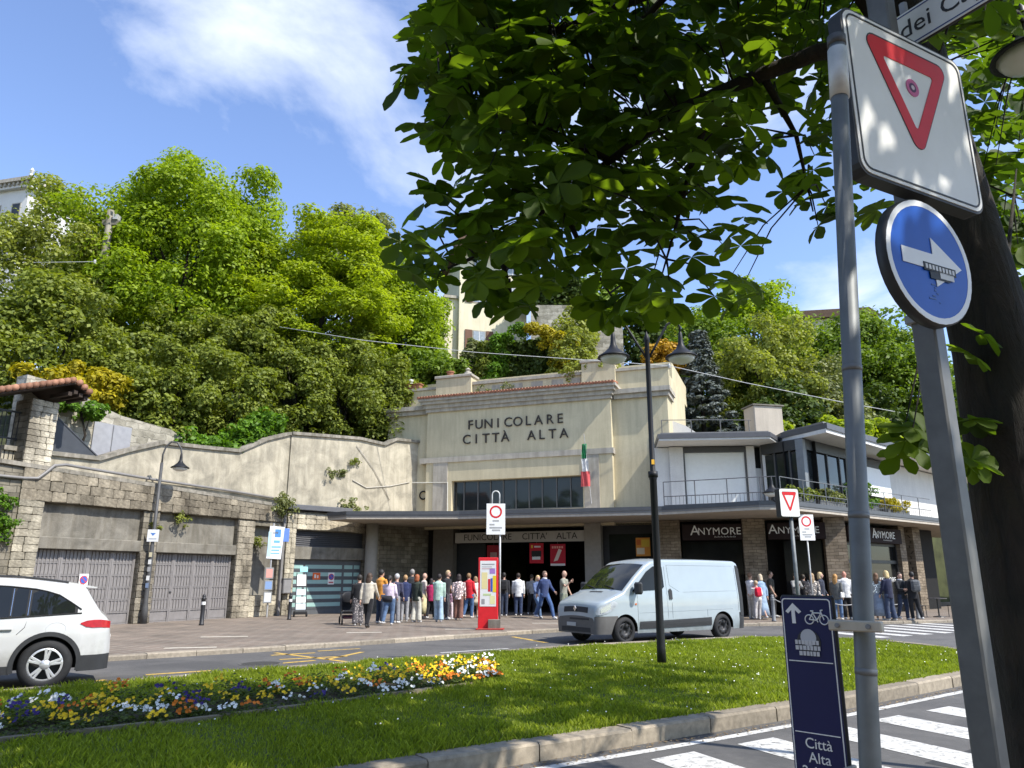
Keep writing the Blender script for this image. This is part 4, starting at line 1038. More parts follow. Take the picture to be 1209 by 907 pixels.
# ------------------------------------------------------------------ houses and walls on the hill
hs = thing("hill_house", "cream house with brown shutters above the station terrace", "house", (-1.9, 52, 16.5), R(16))
M_HOUSE = mat_plaster("house_cream", (.74, .68, .50), (.68, .62, .45), amount=.15, bump=.05)
MB().box(-2.0, 3.1, 0, 6, 0, 8.6).build("wall", M_HOUSE, hs); MB().box(-3.0, -2.0, .4, 6, 0, 4.9).build("side_wing", M_HOUSE, hs); MB().box(-3.1, -2.0, .2, 6.1, 4.9, 5.1).build("cornice", M_TRIM, hs)
rf = MB().prism([(-2.6, 8.6), (3.7, 8.6), (3.2, 9.6), (-2.1, 9.6)], -6.5, .7, XZ).build("roof", plain("roof_brown", (.12, .075, .05), .85, var=.25), hs)
MB().box(-2.7, 3.8, -.85, -.7, 8.5, 8.68).build("eave", plain("roof_timber", (.045, .032, .024), .8), rf)
M_SHUT = plain("shutter_brown", (.16, .085, .055), .7, var=.1)
for (x, z, sh) in ((-1.0, 1.0, 1), (1.3, .8, 0), (-1.0, 4.6, 1), (1.5, 4.6, 1), (-1.0, 7.0, 0), (1.5, 7.0, 0)):
    w = MB().box(x, x + 1.0, -.03, .01, z, z + 1.5).build("window", M_TRIM, hs)
    MB().box(x + .08, x + .92, -.045, -.031, z + .08, z + 1.42).build("pane", plain("house_pane", (.30, .34, .38), .15, var=.3), w)
    MB().box(x + .48, x + .52, -.06, -.045, z + .08, z + 1.42).build("glazing_bar", M_SIGNW, w)
    if sh:
        for q in (x - .55, x + 1.02): MB().box(q, q + .52, -.07, -.02, z, z + 1.5).build("shutter", M_SHUT, w)
t = thing("terrace_wall", "rough grey rubble wall right of the cream hill house", "wall", (1.6, 49.5, 15.5), R(-4))
MB().prism([(-.3, 0), (6, 0), (6, 3.4), (4.2, 3.9), (2.6, 4.5), (-.3, 4.6)], -.6, 0, XZ).build("wall", M_RUBBLE, t)
pz = thing("hilltop_palazzo", "white palazzo corner with heavy cornice at the left edge", "building", (-46.5, 62, 24), R(-14))
MB().box(-6, 3.2, 0, 8, 0, 11.6).build("wall", M_WHITE, pz); MB().box(-6.3, 3.7, -.4, 8.4, 11.6, 12.1).build("cornice", M_WHITE, pz); MB().box(-6.5, 4.0, -.7, 8.6, 12.1, 12.45).build("cornice", M_TRIM, pz)
for k in range(20): MB().box(-5.8 + k * .48, -5.6 + k * .48, -.6, -.4, 11.8, 12.08).build("dentil", M_TRIM, pz)
MB().lathe([(.16, 0), (.2, .3), (.08, .5), (.2, .8), (0, 1.1)], 8, Matrix.Translation((3.4, -.2, 12.45))).build("finial", M_WHITE, pz)
MB().box(.2, 1.2, 2, 3, 12.4, 13.6).build("chimney", plain("chimney_brick", (.26, .14, .10), .85), pz)
for k in range(4):
    w = MB().box(-5 + k * 2.2, -4 + k * 2.2, -.03, .02, 8.3, 10.3).build("window", M_TRIM, pz); MB().box(-4.9 + k * 2.2, -4.1 + k * 2.2, -.045, -.031, 8.4, 10.2).build("pane", M_GLASS, w)
fh = thing("far_hill_house", "small far house roof showing above the right hill trees", "house", (27.6, 62, 18.9), R(-10))
MB().box(-3.5, 3.5, 0, 5, 0, 4.6).build("wall", M_HOUSE, fh); MB().prism([(-4, 4.6), (4, 4.6), (3.2, 5.3), (-3.2, 5.3)], -5.4, .5, XZ).build("roof", plain("roof_brown", (.12, .075, .05), .85, var=.25), fh)
for k in range(3):
    w = MB().box(-2.8 + k * 2, -1.9 + k * 2, -.03, .02, 2, 3.5).build("window", M_TRIM, fh); MB().box(-2.7 + k * 2, -2.0 + k * 2, -.045, -.031, 2.1, 3.4).build("pane", M_GLASS, w)

# ------------------------------------------------------------------ foliage
def leaf_quads(P, Nn, size, rg, elong=1.5):
    n = len(P); r = rg.normal(size=(n, 3))
    Nn = Nn / (np.linalg.norm(Nn, axis=1, keepdims=True) + 1e-9)
    u = np.cross(Nn, r); u /= (np.linalg.norm(u, axis=1, keepdims=True) + 1e-9); w = np.cross(Nn, u)
    s = (size * rg.uniform(.65, 1.35, n))[:, None]
    v = np.empty((n, 4, 3))
    v[:, 0] = P - u * s * elong * .5; v[:, 1] = P - w * s * .5 + Nn * s * .08; v[:, 2] = P + u * s * elong * .5 - Nn * s * .12; v[:, 3] = P + w * s * .5 + Nn * s * .08
    return v.reshape(-1, 3), np.arange(n * 4).reshape(-1, 4)
def clump_leaves(C, Rc, per, rg, flat=.75, up=.55, out=.8):
    """C (m,3) clump centres, Rc (m,) radii -> leaf points and normals on lumpy shells"""
    m = len(C); d = rg.normal(size=(m * per, 3)); d /= np.linalg.norm(d, axis=1, keepdims=True)
    d[:, 2] = np.where(rg.uniform(0, 1, m * per) < .35, np.abs(d[:, 2]), d[:, 2])
    rr = np.repeat(Rc, per) * rg.uniform(.45, 1.12, m * per) ** .6
    P = np.repeat(C, per, axis=0) + d * rr[:, None] * np.array([1, 1, flat])
    Nn = d * out + np.array([0, 0, up]) + rg.normal(size=(m * per, 3)) * .45
    return P, Nn
def crown_clumps(c, rad, n, rg, low=-.55, lump=.22, hollow=.5):
    d = rg.normal(size=(n * 3, 3)); d /= np.linalg.norm(d, axis=1, keepdims=True); d = d[d[:, 2] > low][:n]
    k = 1 + lump * np.array([mnoise.noise(Vector((x * 1.7 + c[0], y * 1.7 + c[1], z * 1.7))) for x, y, z in d]) * 1.6
    r = rg.uniform(hollow, 1.0, len(d)) ** .55 * k
    return np.array(c) + d * r[:, None] * np.array(rad)
def tree(name, label, base, crown_c, rad, kind, n_cl, per, leaf, cl_r, trunk_r=.25, flat=.75, low=-.6, up=.55, group=None, cat="tree", seed=1, lump=.25, trunk=True, sway=0.0):
    rg = np.random.default_rng(seed)
    t = thing(name, label, cat, base, 0, group)
    b = np.array(base); c = np.array(crown_c) - b
    C = crown_clumps(c, rad, n_cl, rg, low, lump)
    P, Nn = clump_leaves(C, cl_r * rg.uniform(.7, 1.35, len(C)), per, rg, flat, up)
    v, f = leaf_quads(P, Nn, leaf, rg)
    obj("crown", np_mesh("crown", v, f, 4), LEAF[kind], t)
    if trunk:
        top = c + np.array([0, 0, rad[2] * .35]); mid = c * .5 + np.array([rg.uniform(-.3, .3), rg.uniform(-.3, .3), 0])
        MB().tube([(0, 0, -.6), tuple(mid * .6), tuple(mid), tuple(c), tuple(top)], [trunk_r * 1.3, trunk_r, trunk_r * .85, trunk_r * .55, trunk_r * .15], 8).build("trunk", M_BARK, t, smooth=True)
        for k in range(7):
            q = C[rg.integers(len(C))]; s_ = mid + (c - mid) * rg.uniform(.1, 1.0)
            m2 = (s_ + q) / 2 + np.array([0, 0, .3])
            MB().tube([tuple(s_), tuple(m2), tuple(q)], [trunk_r * .38, trunk_r * .25, trunk_r * .06], 6).build("limb", M_BARK, t, smooth=True)
    return t
def on_hill(x, y, d=0.0): return (x, y, hill_z(x, y) - .2 + d)
GT = "trees on the left hillside"
x, y = -20.0, 43.0
tree("maple_tree", "largest lime-green maple crowning the left hillside", on_hill(x, y), (x, y, 18.6), (6.9, 5.6, 7.4), "lime", 300, 330, .155, 1.2, .35, group=GT, seed=3)
tree("beech_tree", "fresh light-green tree with layered branches left of centre", on_hill(-11.6, 43.5), (-11.6, 43.5, 17.0), (5.3, 4.6, 6.2), "layer", 240, 280, .14, 1.05, .3, flat=.38, up=1.1, group=GT, seed=4)
tree("linden_tree", "bright green tree beside the cream hill house", on_hill(-7.4, 47.5), (-7.4, 47.5, 17.6), (3.2, 3.2, 4.8), "lime", 130, 270, .15, 1.0, .25, group=GT, seed=5)
tree("linden_tree", "greyish round tree top showing far behind the light-green tree", on_hill(-14.5, 63), (-14.5, 63, 29.0), (4.6, 4.2, 4.6), "grey", 100, 170, .22, 1.2, .25, group=GT, seed=6)
tree("olive_tree", "pale olive-green tree at the far left edge below the palazzo", on_hill(-25.5, 40), (-25.5, 40, 16.6), (4.4, 4.2, 6.0), "olive", 130, 230, .14, .95, .22, group=GT, seed=7, lump=.4)
tree("olive_tree", "loose olive tree touching the left picture edge, lower one", on_hill(-21.0, 33), (-21.0, 33, 11.4), (3.4, 3.2, 3.2), "shrub", 110, 170, .15, .85, .2, group=GT, seed=8, lump=.4)
tree("plane_tree", "mid-green tree between the maple and the layered light-green tree", on_hill(-15.8, 46), (-15.8, 46, 17.5), (4.2, 4, 5.2), "lime", 120, 260, .155, 1.1, .25, group=GT, seed=9)
tree("plane_tree", "dark green tree filling the slope under the cream hill house", on_hill(-5.6, 45.0), (-5.6, 45.0, 12.6), (1.9, 2.2, 2.6), "mid", 60, 170, .16, .8, .2, group=GT, seed=10)
tree("plane_tree", "mid-green tree rising behind the maple at upper left", on_hill(-27, 55), (-27, 55, 22.5), (6, 5, 6), "mid", 120, 150, .26, 1.5, .3, group=GT, seed=13)
GS = "dark shrubs above the cream retaining wall"
shr = [(-15.6, 34.2, 9.4, 2.6, 2.9, "shrub above the steel door, leftmost of the shrubs"), (-13.4, 36.0, 9.6, 2.5, 2.9, "broad shrub under the maple, second from left above the wall"), (-11.2, 38.0, 10.6, 2.4, 3.1, "shrub under the maple, third from left above the wall"),
       (-8.9, 39.6, 10.6, 2.3, 2.9, "shrub under the layered tree, fourth from left above the wall"), (-6.9, 41.2, 10.7, 2.1, 2.9, "shrub touching the station wall, rightmost above the wall"), (-17.6, 37.6, 11.6, 2.9, 3.2, "shrub high on the slope behind the rubble wall")]
for i, (x, y, z, r, rz, lab) in enumerate(shr):
    tree("evergreen_shrub", "dense dark green " + lab, on_hill(x, y, -.4), (x, y, z), (r, r * .9, rz), "shrub", 90, 190, .125, .6, .12, low=-.8, group=GS, cat="shrub", seed=20 + i, lump=.3)
tree("golden_shrub", "golden-yellow shrub behind the gatehouse roof", on_hill(-18.2, 30.5), (-18.2, 30.5, 9.3), (2.2, 1.4, .95), "yellow", 45, 120, .14, .42, .08, cat="shrub", seed=31)
for i, (x, y, z, r, lab) in enumerate(((-14.0, 38.5, 13.0, 2.4, "upper shrub between the maple trunk and the layered tree"), (-9.8, 41.5, 13.2, 2.3, "upper shrub under the layered light-green tree"), (-18.5, 33.0, 9.2, 2.2, "shrub left of the steel door behind the golden shrub"))):
    tree("evergreen_shrub", "dense dark green " + lab, on_hill(x, y, -.4), (x, y, z), (r, r * .9, r * 1.1), "shrub", 70, 190, .13, .6, .12, low=-.8, group=GS, cat="shrub", seed=33 + i, lump=.3)
tree("leafy_shrub", "small bright green bush beside the stone gate pillar", (-15.2, 26.0, 5.6), (-15.2, 26.0, 7.3), (.75, .6, .45), "ivy", 20, 110, .10, .25, .05, cat="shrub", seed=32)
# ivy hanging over the cream wall
def ivy(label, line, width, n, leaf, kind, seed, hang=.5, name="ivy"):
    rg = np.random.default_rng(seed); L = np.array(line, float); seg = rg.integers(0, len(L) - 1, n); tt = rg.uniform(0, 1, n)[:, None]
    C = L[seg] * (1 - tt) + L[seg + 1] * tt + rg.normal(size=(n, 3)) * np.array([width, width, width * .9])
    C[:, 2] -= np.abs(rg.normal(size=n)) * hang * .5
    o = L[0]; P, Nn = clump_leaves(C - o, np.full(n, leaf * 1.8), 26, rg, .8, .5)
    v, f = leaf_quads(P, Nn, leaf, rg, 1.2)
    t = thing(name, label, "plant", tuple(o)); obj("leaves", np_mesh("leaves", v, f, 4), LEAF[kind], t)
    MB().tube([(0, 0, 0)] + [tuple(q - o) for q in L[1:]], .015, 5).build("stem", M_BARK, t)
    return t
def GL_(x, y, z): return tuple(GM @ Vector((x, y, z)))
TM = Matrix.Translation(TW_O) @ Matrix.Rotation(TW_A, 4, "Z")
def TL_(x, y, z): return tuple(TM @ Vector((x, y, z)))
ivy("bright green ivy spilling over the cream wall coping", [GL_(6.0, 1.4, 6.9), GL_(7.2, 1.3, 7.0), GL_(8.4, 1.3, 7.4), GL_(9.6, 1.3, 8.1), GL_(11, 1.4, 8.8)], .28, 170, .15, "ivy", 41)
ivy("leafy climber hanging on the stone wall at the left edge", [GL_(-1.75, -.1, 4.3), GL_(-1.4, -.1, 3.7), GL_(-1.2, -.1, 3.0)], .20, 90, .075, "ivy", 42, .4)
for i, (p, w, n, lf, kd, lab) in enumerate(((GL_(5.0, .1, 3.95), .14, 18, .06, "olive", "small weed tuft growing on top of the second door recess"), (GL_(3.9, -.05, 3.5), .06, 8, .05, "olive", "tiny weed on the pier by the lamp post"),
                                 (GL_(9.9, -.1, 4.75), .24, 60, .08, "grey", "bushy grey-green weeds on the garage wall coping"), (TL_(2.9, .2, 4.9), .22, 40, .08, "grey", "weeds on the canopy corner beside the cream wall"),
                                 (TL_(2.6, .5, 6.55), .10, 14, .06, "grey", "weed tuft rooted in the cream wall, lower one"), (TL_(3.2, .5, 7.15), .10, 14, .06, "shrub", "weed tuft rooted in the cream wall, upper right one"), (TL_(2.0, .5, 6.45), .09, 12, .06, "grey", "weed tuft rooted in the cream wall, leftmost one"),
                                 (GL_(8.95, .2, 3.2), .12, 20, .06, "olive", "weeds growing down the niche behind the bus-stop board"))):
    ivy(lab, [p, (p[0] + .25, p[1] + .3, p[2] - .05)], w, n, lf, kd, 50 + i, .15, "weed_tuft")
# right hillside
GR = "trees on the right hillside"
def spruce(label, x, y, z0, h, r, seed):
    rg = np.random.default_rng(seed); t = thing("spruce_tree", label, "tree", (x, y, z0))
    C = []
    for k in range(190):
        q = rg.uniform(0, 1) ** .8; a = rg.uniform(0, 6.28); rr = r * (1 - q) * rg.uniform(.55, 1.05) + .1
        C.append((math.cos(a) * rr, math.sin(a) * rr, h * (.04 + q * .96) - rr * .25))
    C = np.array(C); P, Nn = clump_leaves(C, np.full(len(C), .42), 95, rg, .4, .9)
    v, f = leaf_quads(P, Nn, .14, rg, 2.2); obj("crown", np_mesh("crown", v, f, 4), LEAF["spruce"], t)
    MB().tube([(0, 0, -.5), (0, 0, h)], [.22, .03], 8).build("trunk", M_BARK, t, smooth=True)
spruce("blue-grey spruce standing beside the station end", 11.4, 44.0, 7.0, 9.2, 2.9, 61)
tree("bay_tree", "broad olive tree with pale leaves at right centre of the slope", on_hill(16.5, 47), (16.5, 47, 13.0), (3.4, 3.2, 4.6), "olive", 140, 170, .15, .8, .22, group=GR, seed=62, lump=.35)
tree("oak_tree", "dark green tree behind the spruce on the right slope", on_hill(13.8, 51), (13.8, 51, 15.2), (3.2, 3, 4.4), "mid", 100, 160, .17, .9, .22, group=GR, seed=63)
tree("lime_tree", "bright rounded tree top at the crest of the right slope", on_hill(18.2, 54), (18.2, 54, 19.0), (3.9, 3.4, 3.8), "lime", 100, 160, .19, 1.0, .22, group=GR, seed=64)
tree("bay_tree", "dark shrubby tree above the glass corner of the restaurant", on_hill(19.8, 47), (19.8, 47, 11.6), (3.0, 2.8, 3.6), "grey", 90, 170, .14, .8, .2, group=GR, seed=65)
tree("lime_tree", "green tree behind the leaning sign post on the slope", on_hill(24.5, 54), (24.5, 54, 16.2), (4.2, 3.8, 4.4), "mid", 110, 160, .19, 1.05, .22, group=GR, seed=66)
tree("oak_tree", "tall tree right of the slope, beside the chestnut trunk", on_hill(30, 56), (30, 56, 15.5), (4.4, 3.8, 5.0), "mid", 100, 120, .28, 1.1, .22, group=GR, seed=67)
tree("bay_tree", "low dense tree between roof skylight and slope", on_hill(23.5, 50), (23.5, 50, 10.4), (3.4, 3.0, 3.4), "dark", 90, 120, .22, .8, .2, group=GR, seed=68)
tree("oak_tree", "dark tree at the foot of the right slope behind the skylight", on_hill(16.0, 44.5), (16.0, 44.5, 9.8), (2.8, 2.4, 2.8), "dark", 80, 120, .2, .8, .2, group=GR, seed=69)
tree("golden_shrub", "orange-yellow shrub beside the station end", on_hill(9.4, 44.5), (9.4, 44.5, 13.6), (1.3, 1.2, 2.2), "orange", 40, 120, .14, .45, .08, cat="shrub", seed=70)
tree("leafy_shrub", "olive shrub under the orange-yellow shrub beside the station", on_hill(8.9, 43.5), (8.9, 43.5, 10.6), (1.2, 1.2, 2.2), "olive", 40, 110, .14, .45, .08, cat="shrub", seed=71)
tree("leafy_shrub", "bright yellow-green hedge behind the restaurant roof edge", (18.6, 41.5, 7.2), (18.6, 41.5, 9.3), (3.8, 1.0, .9), "layer", 60, 110, .16, .45, .08, cat="hedge", seed=72)
for i in range(9):
    x = 6 + i * 4.6; y = 60 + (i % 3) * 3
    tree("woodland_tree", ("woodland tree far up the right slope, number %d from the house" % (i + 1)) if False else ["tree far behind the rubble terrace wall", "far tree just right of the rubble terrace wall", "far tree behind the spruce tip", "far tree behind the bright rounded tree top", "far tree left of the small far house", "far tree right of the small far house", "far tree behind the arrow sign", "far tree behind the chestnut trunk", "far tree at the right edge of the slope"][i],
         on_hill(x, y), (x, y, hill_z(x, y) + 3.5), (3.4, 3, 3.6), ["mid", "dark", "olive"][i % 3], 60, 100, .30, 1.1, .2, group=GR, seed=80 + i)
# unseen trees added behind the camera to cut sky fill and darken glass reflections
for i, (x, y, r) in enumerate(((-22, -9, 4.8), (-13, -11, 5.2), (-4.5, -12, 5.0), (4.5, -13, 5.0), (-31, -6, 5.0))):
    tree("unseen_tree", ["unseen tree added behind the viewer, second from the left", "unseen tree added behind the viewer, third from the left", "unseen tree added straight behind the viewer", "unseen tree added behind the viewer, rightmost", "unseen tree added behind the viewer, leftmost"][i], (x, y, 0), (x, y, 6.6), (r, r * .9, 4.6), "mid", 70, 60, .5, 1.5, .3, low=-.9, group="unseen trees added behind the viewer", seed=130 + i)
# terrace garden on the station roof
tg = np.random.default_rng(90)
ha = thing("hedge_arch", "golden-green clipped hedge arch with dark opening on the terrace", "hedge", tuple(SM @ Vector((3.5, 5.0, 12.5))), ST_A)
C = []
for k in range(150):
    q = tg.uniform(0, 1)
    if q < .28: p = (-1.75 + tg.normal() * .22, tg.uniform(-.4, .8), tg.uniform(0, 2.6))
    elif q < .56: p = (2.0 + tg.normal() * .45, tg.uniform(-.4, .8), tg.uniform(0, 2.6))
    else:
        a = tg.uniform(0, math.pi); p = (.1 + 1.75 * math.cos(a), tg.uniform(-.4, .8), 2.35 + .9 * math.sin(a) + tg.normal() * .1)
    C.append(p)
C = np.array(C); left = C[:, 0] < .2
for msk, kd in ((left, "ivy"), (~left, "yellow")):
    P, Nn = clump_leaves(C[msk], np.full(msk.sum(), .34), 100, tg, .85, .5); v, f = leaf_quads(P, Nn, .11, tg); obj("foliage", np_mesh("foliage", v, f, 4), LEAF[kd], ha)
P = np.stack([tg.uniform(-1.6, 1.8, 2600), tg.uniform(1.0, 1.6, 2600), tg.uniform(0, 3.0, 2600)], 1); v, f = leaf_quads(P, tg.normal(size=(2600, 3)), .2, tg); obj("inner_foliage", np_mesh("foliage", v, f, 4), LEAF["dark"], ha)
MB().box(-1.7, 1.9, 1.7, 1.8, -.2, 3.0).build("opening_shade", M_BLACKVOID, ha)  # near-black sheet painted as the shade deep in the arch opening
tree("columnar_shrub", "narrow columnar shrub left of the hedge arch, nearest the pier", tuple(SM @ Vector((.3, 5.0, 12.4))), tuple(SM @ Vector((.3, 5.0, 13.9))), (.45, .45, 1.5), "grey", 40, 110, .11, .32, .06, cat="shrub", seed=91)
tree("columnar_shrub", "narrow columnar shrub right beside the hedge arch", tuple(SM @ Vector((1.25, 5.0, 12.4))), tuple(SM @ Vector((1.25, 5.0, 13.8))), (.45, .45, 1.4), "shrub", 40, 110, .11, .32, .06, cat="shrub", seed=92)
tree("leafy_shrub", "pale airy shrub on the terrace right of the hedge arch", tuple(SM @ Vector((6.6, 5.0, 12.4))), tuple(SM @ Vector((6.6, 5.0, 13.5))), (1.5, 1.0, 1.4), "olive", 50, 100, .12, .4, .06, cat="shrub", seed=93, lump=.5)
tree("leafy_shrub", "tall pale shrub before the rubble terrace wall", (4.2, 47, 14.6), (4.2, 47, 16.9), (1.5, 1.2, 1.7), "olive", 50, 100, .14, .42, .06, cat="shrub", seed=94, lump=.5)
tree("leafy_shrub", "dark shrub on top of the rubble terrace wall", (3.2, 51, 18), (3.2, 51, 21.2), (2.6, 1.2, 1.3), "dark", 50, 100, .2, .6, .06, cat="shrub", seed=95, lump=.4)
tree("leafy_shrub", "green shrubs behind the left end of the station parapet", tuple(SM @ Vector((-.9, 4.4, 12.2))), tuple(SM @ Vector((-.9, 4.4, 13.0))), (1.9, 1.0, 1.1), "mid", 50, 110, .13, .4, .06, cat="shrub", seed=96)
ivy("straggly weeds growing over the station parapet", [tuple(SM @ Vector((2.4, 1.1, 11.2))), tuple(SM @ Vector((3.6, 1.1, 11.0))), tuple(SM @ Vector((4.2, 1.1, 11.3)))], .16, 40, .06, "grey", 97, .2, "weed_tuft")
ivy("pale creeper hanging over the parapet beside the right pier", [tuple(SM @ Vector((7.0, 1.2, 12.0))), tuple(SM @ Vector((8.4, 1.3, 12.2))), tuple(SM @ Vector((9.8, 1.3, 12.0)))], .22, 60, .09, "olive", 98, .3, "creeper")
for i, (x, lab) in enumerate(((-1.7, "terracotta planter box on the left station parapet"), (-.6, "terracotta pot on the first station pier"))):
    p = SM @ Vector((x if i == 0 else .6, 1.4, 11.68 if i == 0 else 12.21)); t = thing("terracotta_planter", lab, "planter", p, ST_A)
    if i == 0: MB().prism([(-.5, 0), (.5, 0), (.56, .28), (-.56, .28)], -.18, .18, XZ).build("tub", plain("terracotta", (.34, .145, .085), .85), t); MB().box(-.6, .6, -.22, .22, .28, .33).build("rim", plain("terracotta", (.34, .145, .085), .85), t)
    else: MB().lathe([(.14, 0), (.19, .26), (.22, .26), (.22, .32), (.17, .32), (.15, .2)], 14).build("pot", plain("terracotta", (.34, .145, .085), .85), t); MB().lathe([(.16, .28), (0, .3)], 12).build("soil", M_SOIL, t)
t = thing("white_post", "short white vent post on the station parapet at left", "post", SM @ Vector((-2.0, 1.8, 11.3)), ST_A)
MB().tube([(0, 0, 0), (0, 0, 1.0)], .1, 10).build("pipe", M_METAL, t, (.65, .64, .6)); MB().lathe([(.15, 1.0), (.15, 1.1), (0, 1.16)], 12).build("cap", M_METAL, t, (.6, .6, .58))
# planters on the balcony
for i, (x, y, kd, lab) in enumerate(((11.6, 30.9, "shrub", "grassy planter on the balcony corner above the pillar"), (13.6, 32.6, "grey", "leafy planter on the balcony behind the round pole"), (15.8, 34.4, "ivy", "planter with climbing leaves on the balcony rail"), (18.4, 36.6, "yellow", "planter of yellow flowers at the right balcony end"))):
    t = thing("balcony_planter", lab, "planter", (x, y, 4.46), R(39.5)); MB().cbox(-1.1, 1.1, -.2, .2, 0, .32, .02).build("trough", M_METAL, t, (.10, .10, .10))
    MB().box(-1.12, 1.12, -.22, .22, .30, .335).build("rim", M_METAL, t, (.13, .13, .13))
    rg = np.random.default_rng(100 + i); Cc = np.stack([rg.uniform(-1.1, 1.1, 26), rg.uniform(-.25, .2, 26), rg.uniform(.3, .75 if kd != "ivy" else 1.3, 26)], 1)
    P, Nn = clump_leaves(Cc, np.full(26, .2), 60, rg); v, f = leaf_quads(P, Nn, .075, rg); obj("plants", np_mesh("plants", v, f, 4), LEAF[kd], t)
# overhead cable and old lamp pole in the trees
up_ = thing("utility_pole", "pale concrete utility pole half hidden in the maple", "pole", tuple(atY(124, 300, 38.2) - Vector((0, 0, 9))))
MB().tube([(0, 0, -3), (0, 0, 11.6)], [.24, .19], 10).build("mast", M_CONC, up_, smooth=True); MB().box(-.35, .5, -.12, .12, 10.7, 11.0).build("crossarm", M_CONC, up_); MB().box(.25, .5, -.2, .2, 11.0, 11.3).build("insulator_box", M_METAL, up_, (.4, .4, .4))
pts = [atY(*p) for p in ((330, 386, 37), (430, 402, 36), (560, 416, 35), (690, 425, 34), (790, 432, 33.4), (880, 452, 33), (990, 474, 32.6), (1100, 494, 32.2), (1200, 508, 32))]
t = thing("overhead_cable", "thin pale overhead cable sagging across the station front", "cable", pts[0]); MB().tube([p - pts[0] for p in pts], .014, 6).build("wire", M_METAL, t, (.62, .62, .6), smooth=True)
MB().lathe([(.05, -.1), (.07, 0), (.05, .1)], 8, Matrix.Translation(pts[4] - pts[0])).build("insulator", M_METAL, t, (.4, .4, .38))
pts = [atY(*p) for p in ((40, 310, 36), (112, 309, 36))]
t = thing("overhead_cable", "short overhead cable running left from the concrete pole", "cable", pts[0]); MB().tube([p - pts[0] for p in pts], .014, 6).build("wire", M_METAL, t, (.62, .62, .6)); MB().lathe([(.05, -.1), (.07, 0), (.05, .1)], 8, Matrix.Translation(pts[1] - pts[0])).build("insulator", M_METAL, t, (.4, .4, .38))
# ------------------------------------------------------------------ vehicles: lofted bodies with overlays for glass and lamps
def mat_carpaint(name, col):
    m, nt, b = _mat(name)
    f = _noise(nt, 3, 4); nt.links.new(_ramp(nt, f, [(.3, tuple(x * .94 for x in col)), (.7, col)]), b.inputs["Base Color"])
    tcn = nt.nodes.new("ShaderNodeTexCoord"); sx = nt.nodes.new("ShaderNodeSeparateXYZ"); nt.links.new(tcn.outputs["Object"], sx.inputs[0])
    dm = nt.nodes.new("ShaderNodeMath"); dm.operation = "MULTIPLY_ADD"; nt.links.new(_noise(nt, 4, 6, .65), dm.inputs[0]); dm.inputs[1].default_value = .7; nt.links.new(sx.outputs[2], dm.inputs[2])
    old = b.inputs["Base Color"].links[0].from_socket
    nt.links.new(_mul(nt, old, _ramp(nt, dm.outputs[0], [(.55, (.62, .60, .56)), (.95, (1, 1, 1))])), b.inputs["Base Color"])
    b.inputs["Roughness"].default_value = .32; b.inputs["Coat Weight"].default_value = .8; b.inputs["Coat Roughness"].default_value = .04
    return m
M_VANPAINT = mat_carpaint("van_paint", (.33, .38, .405)); M_CARPAINT = mat_carpaint("car_paint", (.53, .53, .52))
M_BUMPER = plain("grey_bumper", (.115, .11, .105), .6, var=.1, scale=9); M_CLAD = plain("dark_cladding", (.035, .036, .038), .65, var=.15)
M_CARGLASS = mat_glass_dark("car_glass", (.012, .014, .014), .02)
M_CHROME = plain("bright_metal", (.62, .62, .62), .22, 1.0, var=.05); M_RIMDARK = plain("rim_dark", (.025, .025, .027), .4, var=.1); M_SILVER = plain("rim_silver", (.66, .66, .66), .3, .6, var=.04)
M_HEAD = plain("headlight_lens", (.42, .45, .48), .06, var=.35, scale=6); M_TAIL = plain("tail_lens", (.38, .012, .015), .12, var=.3, scale=16)
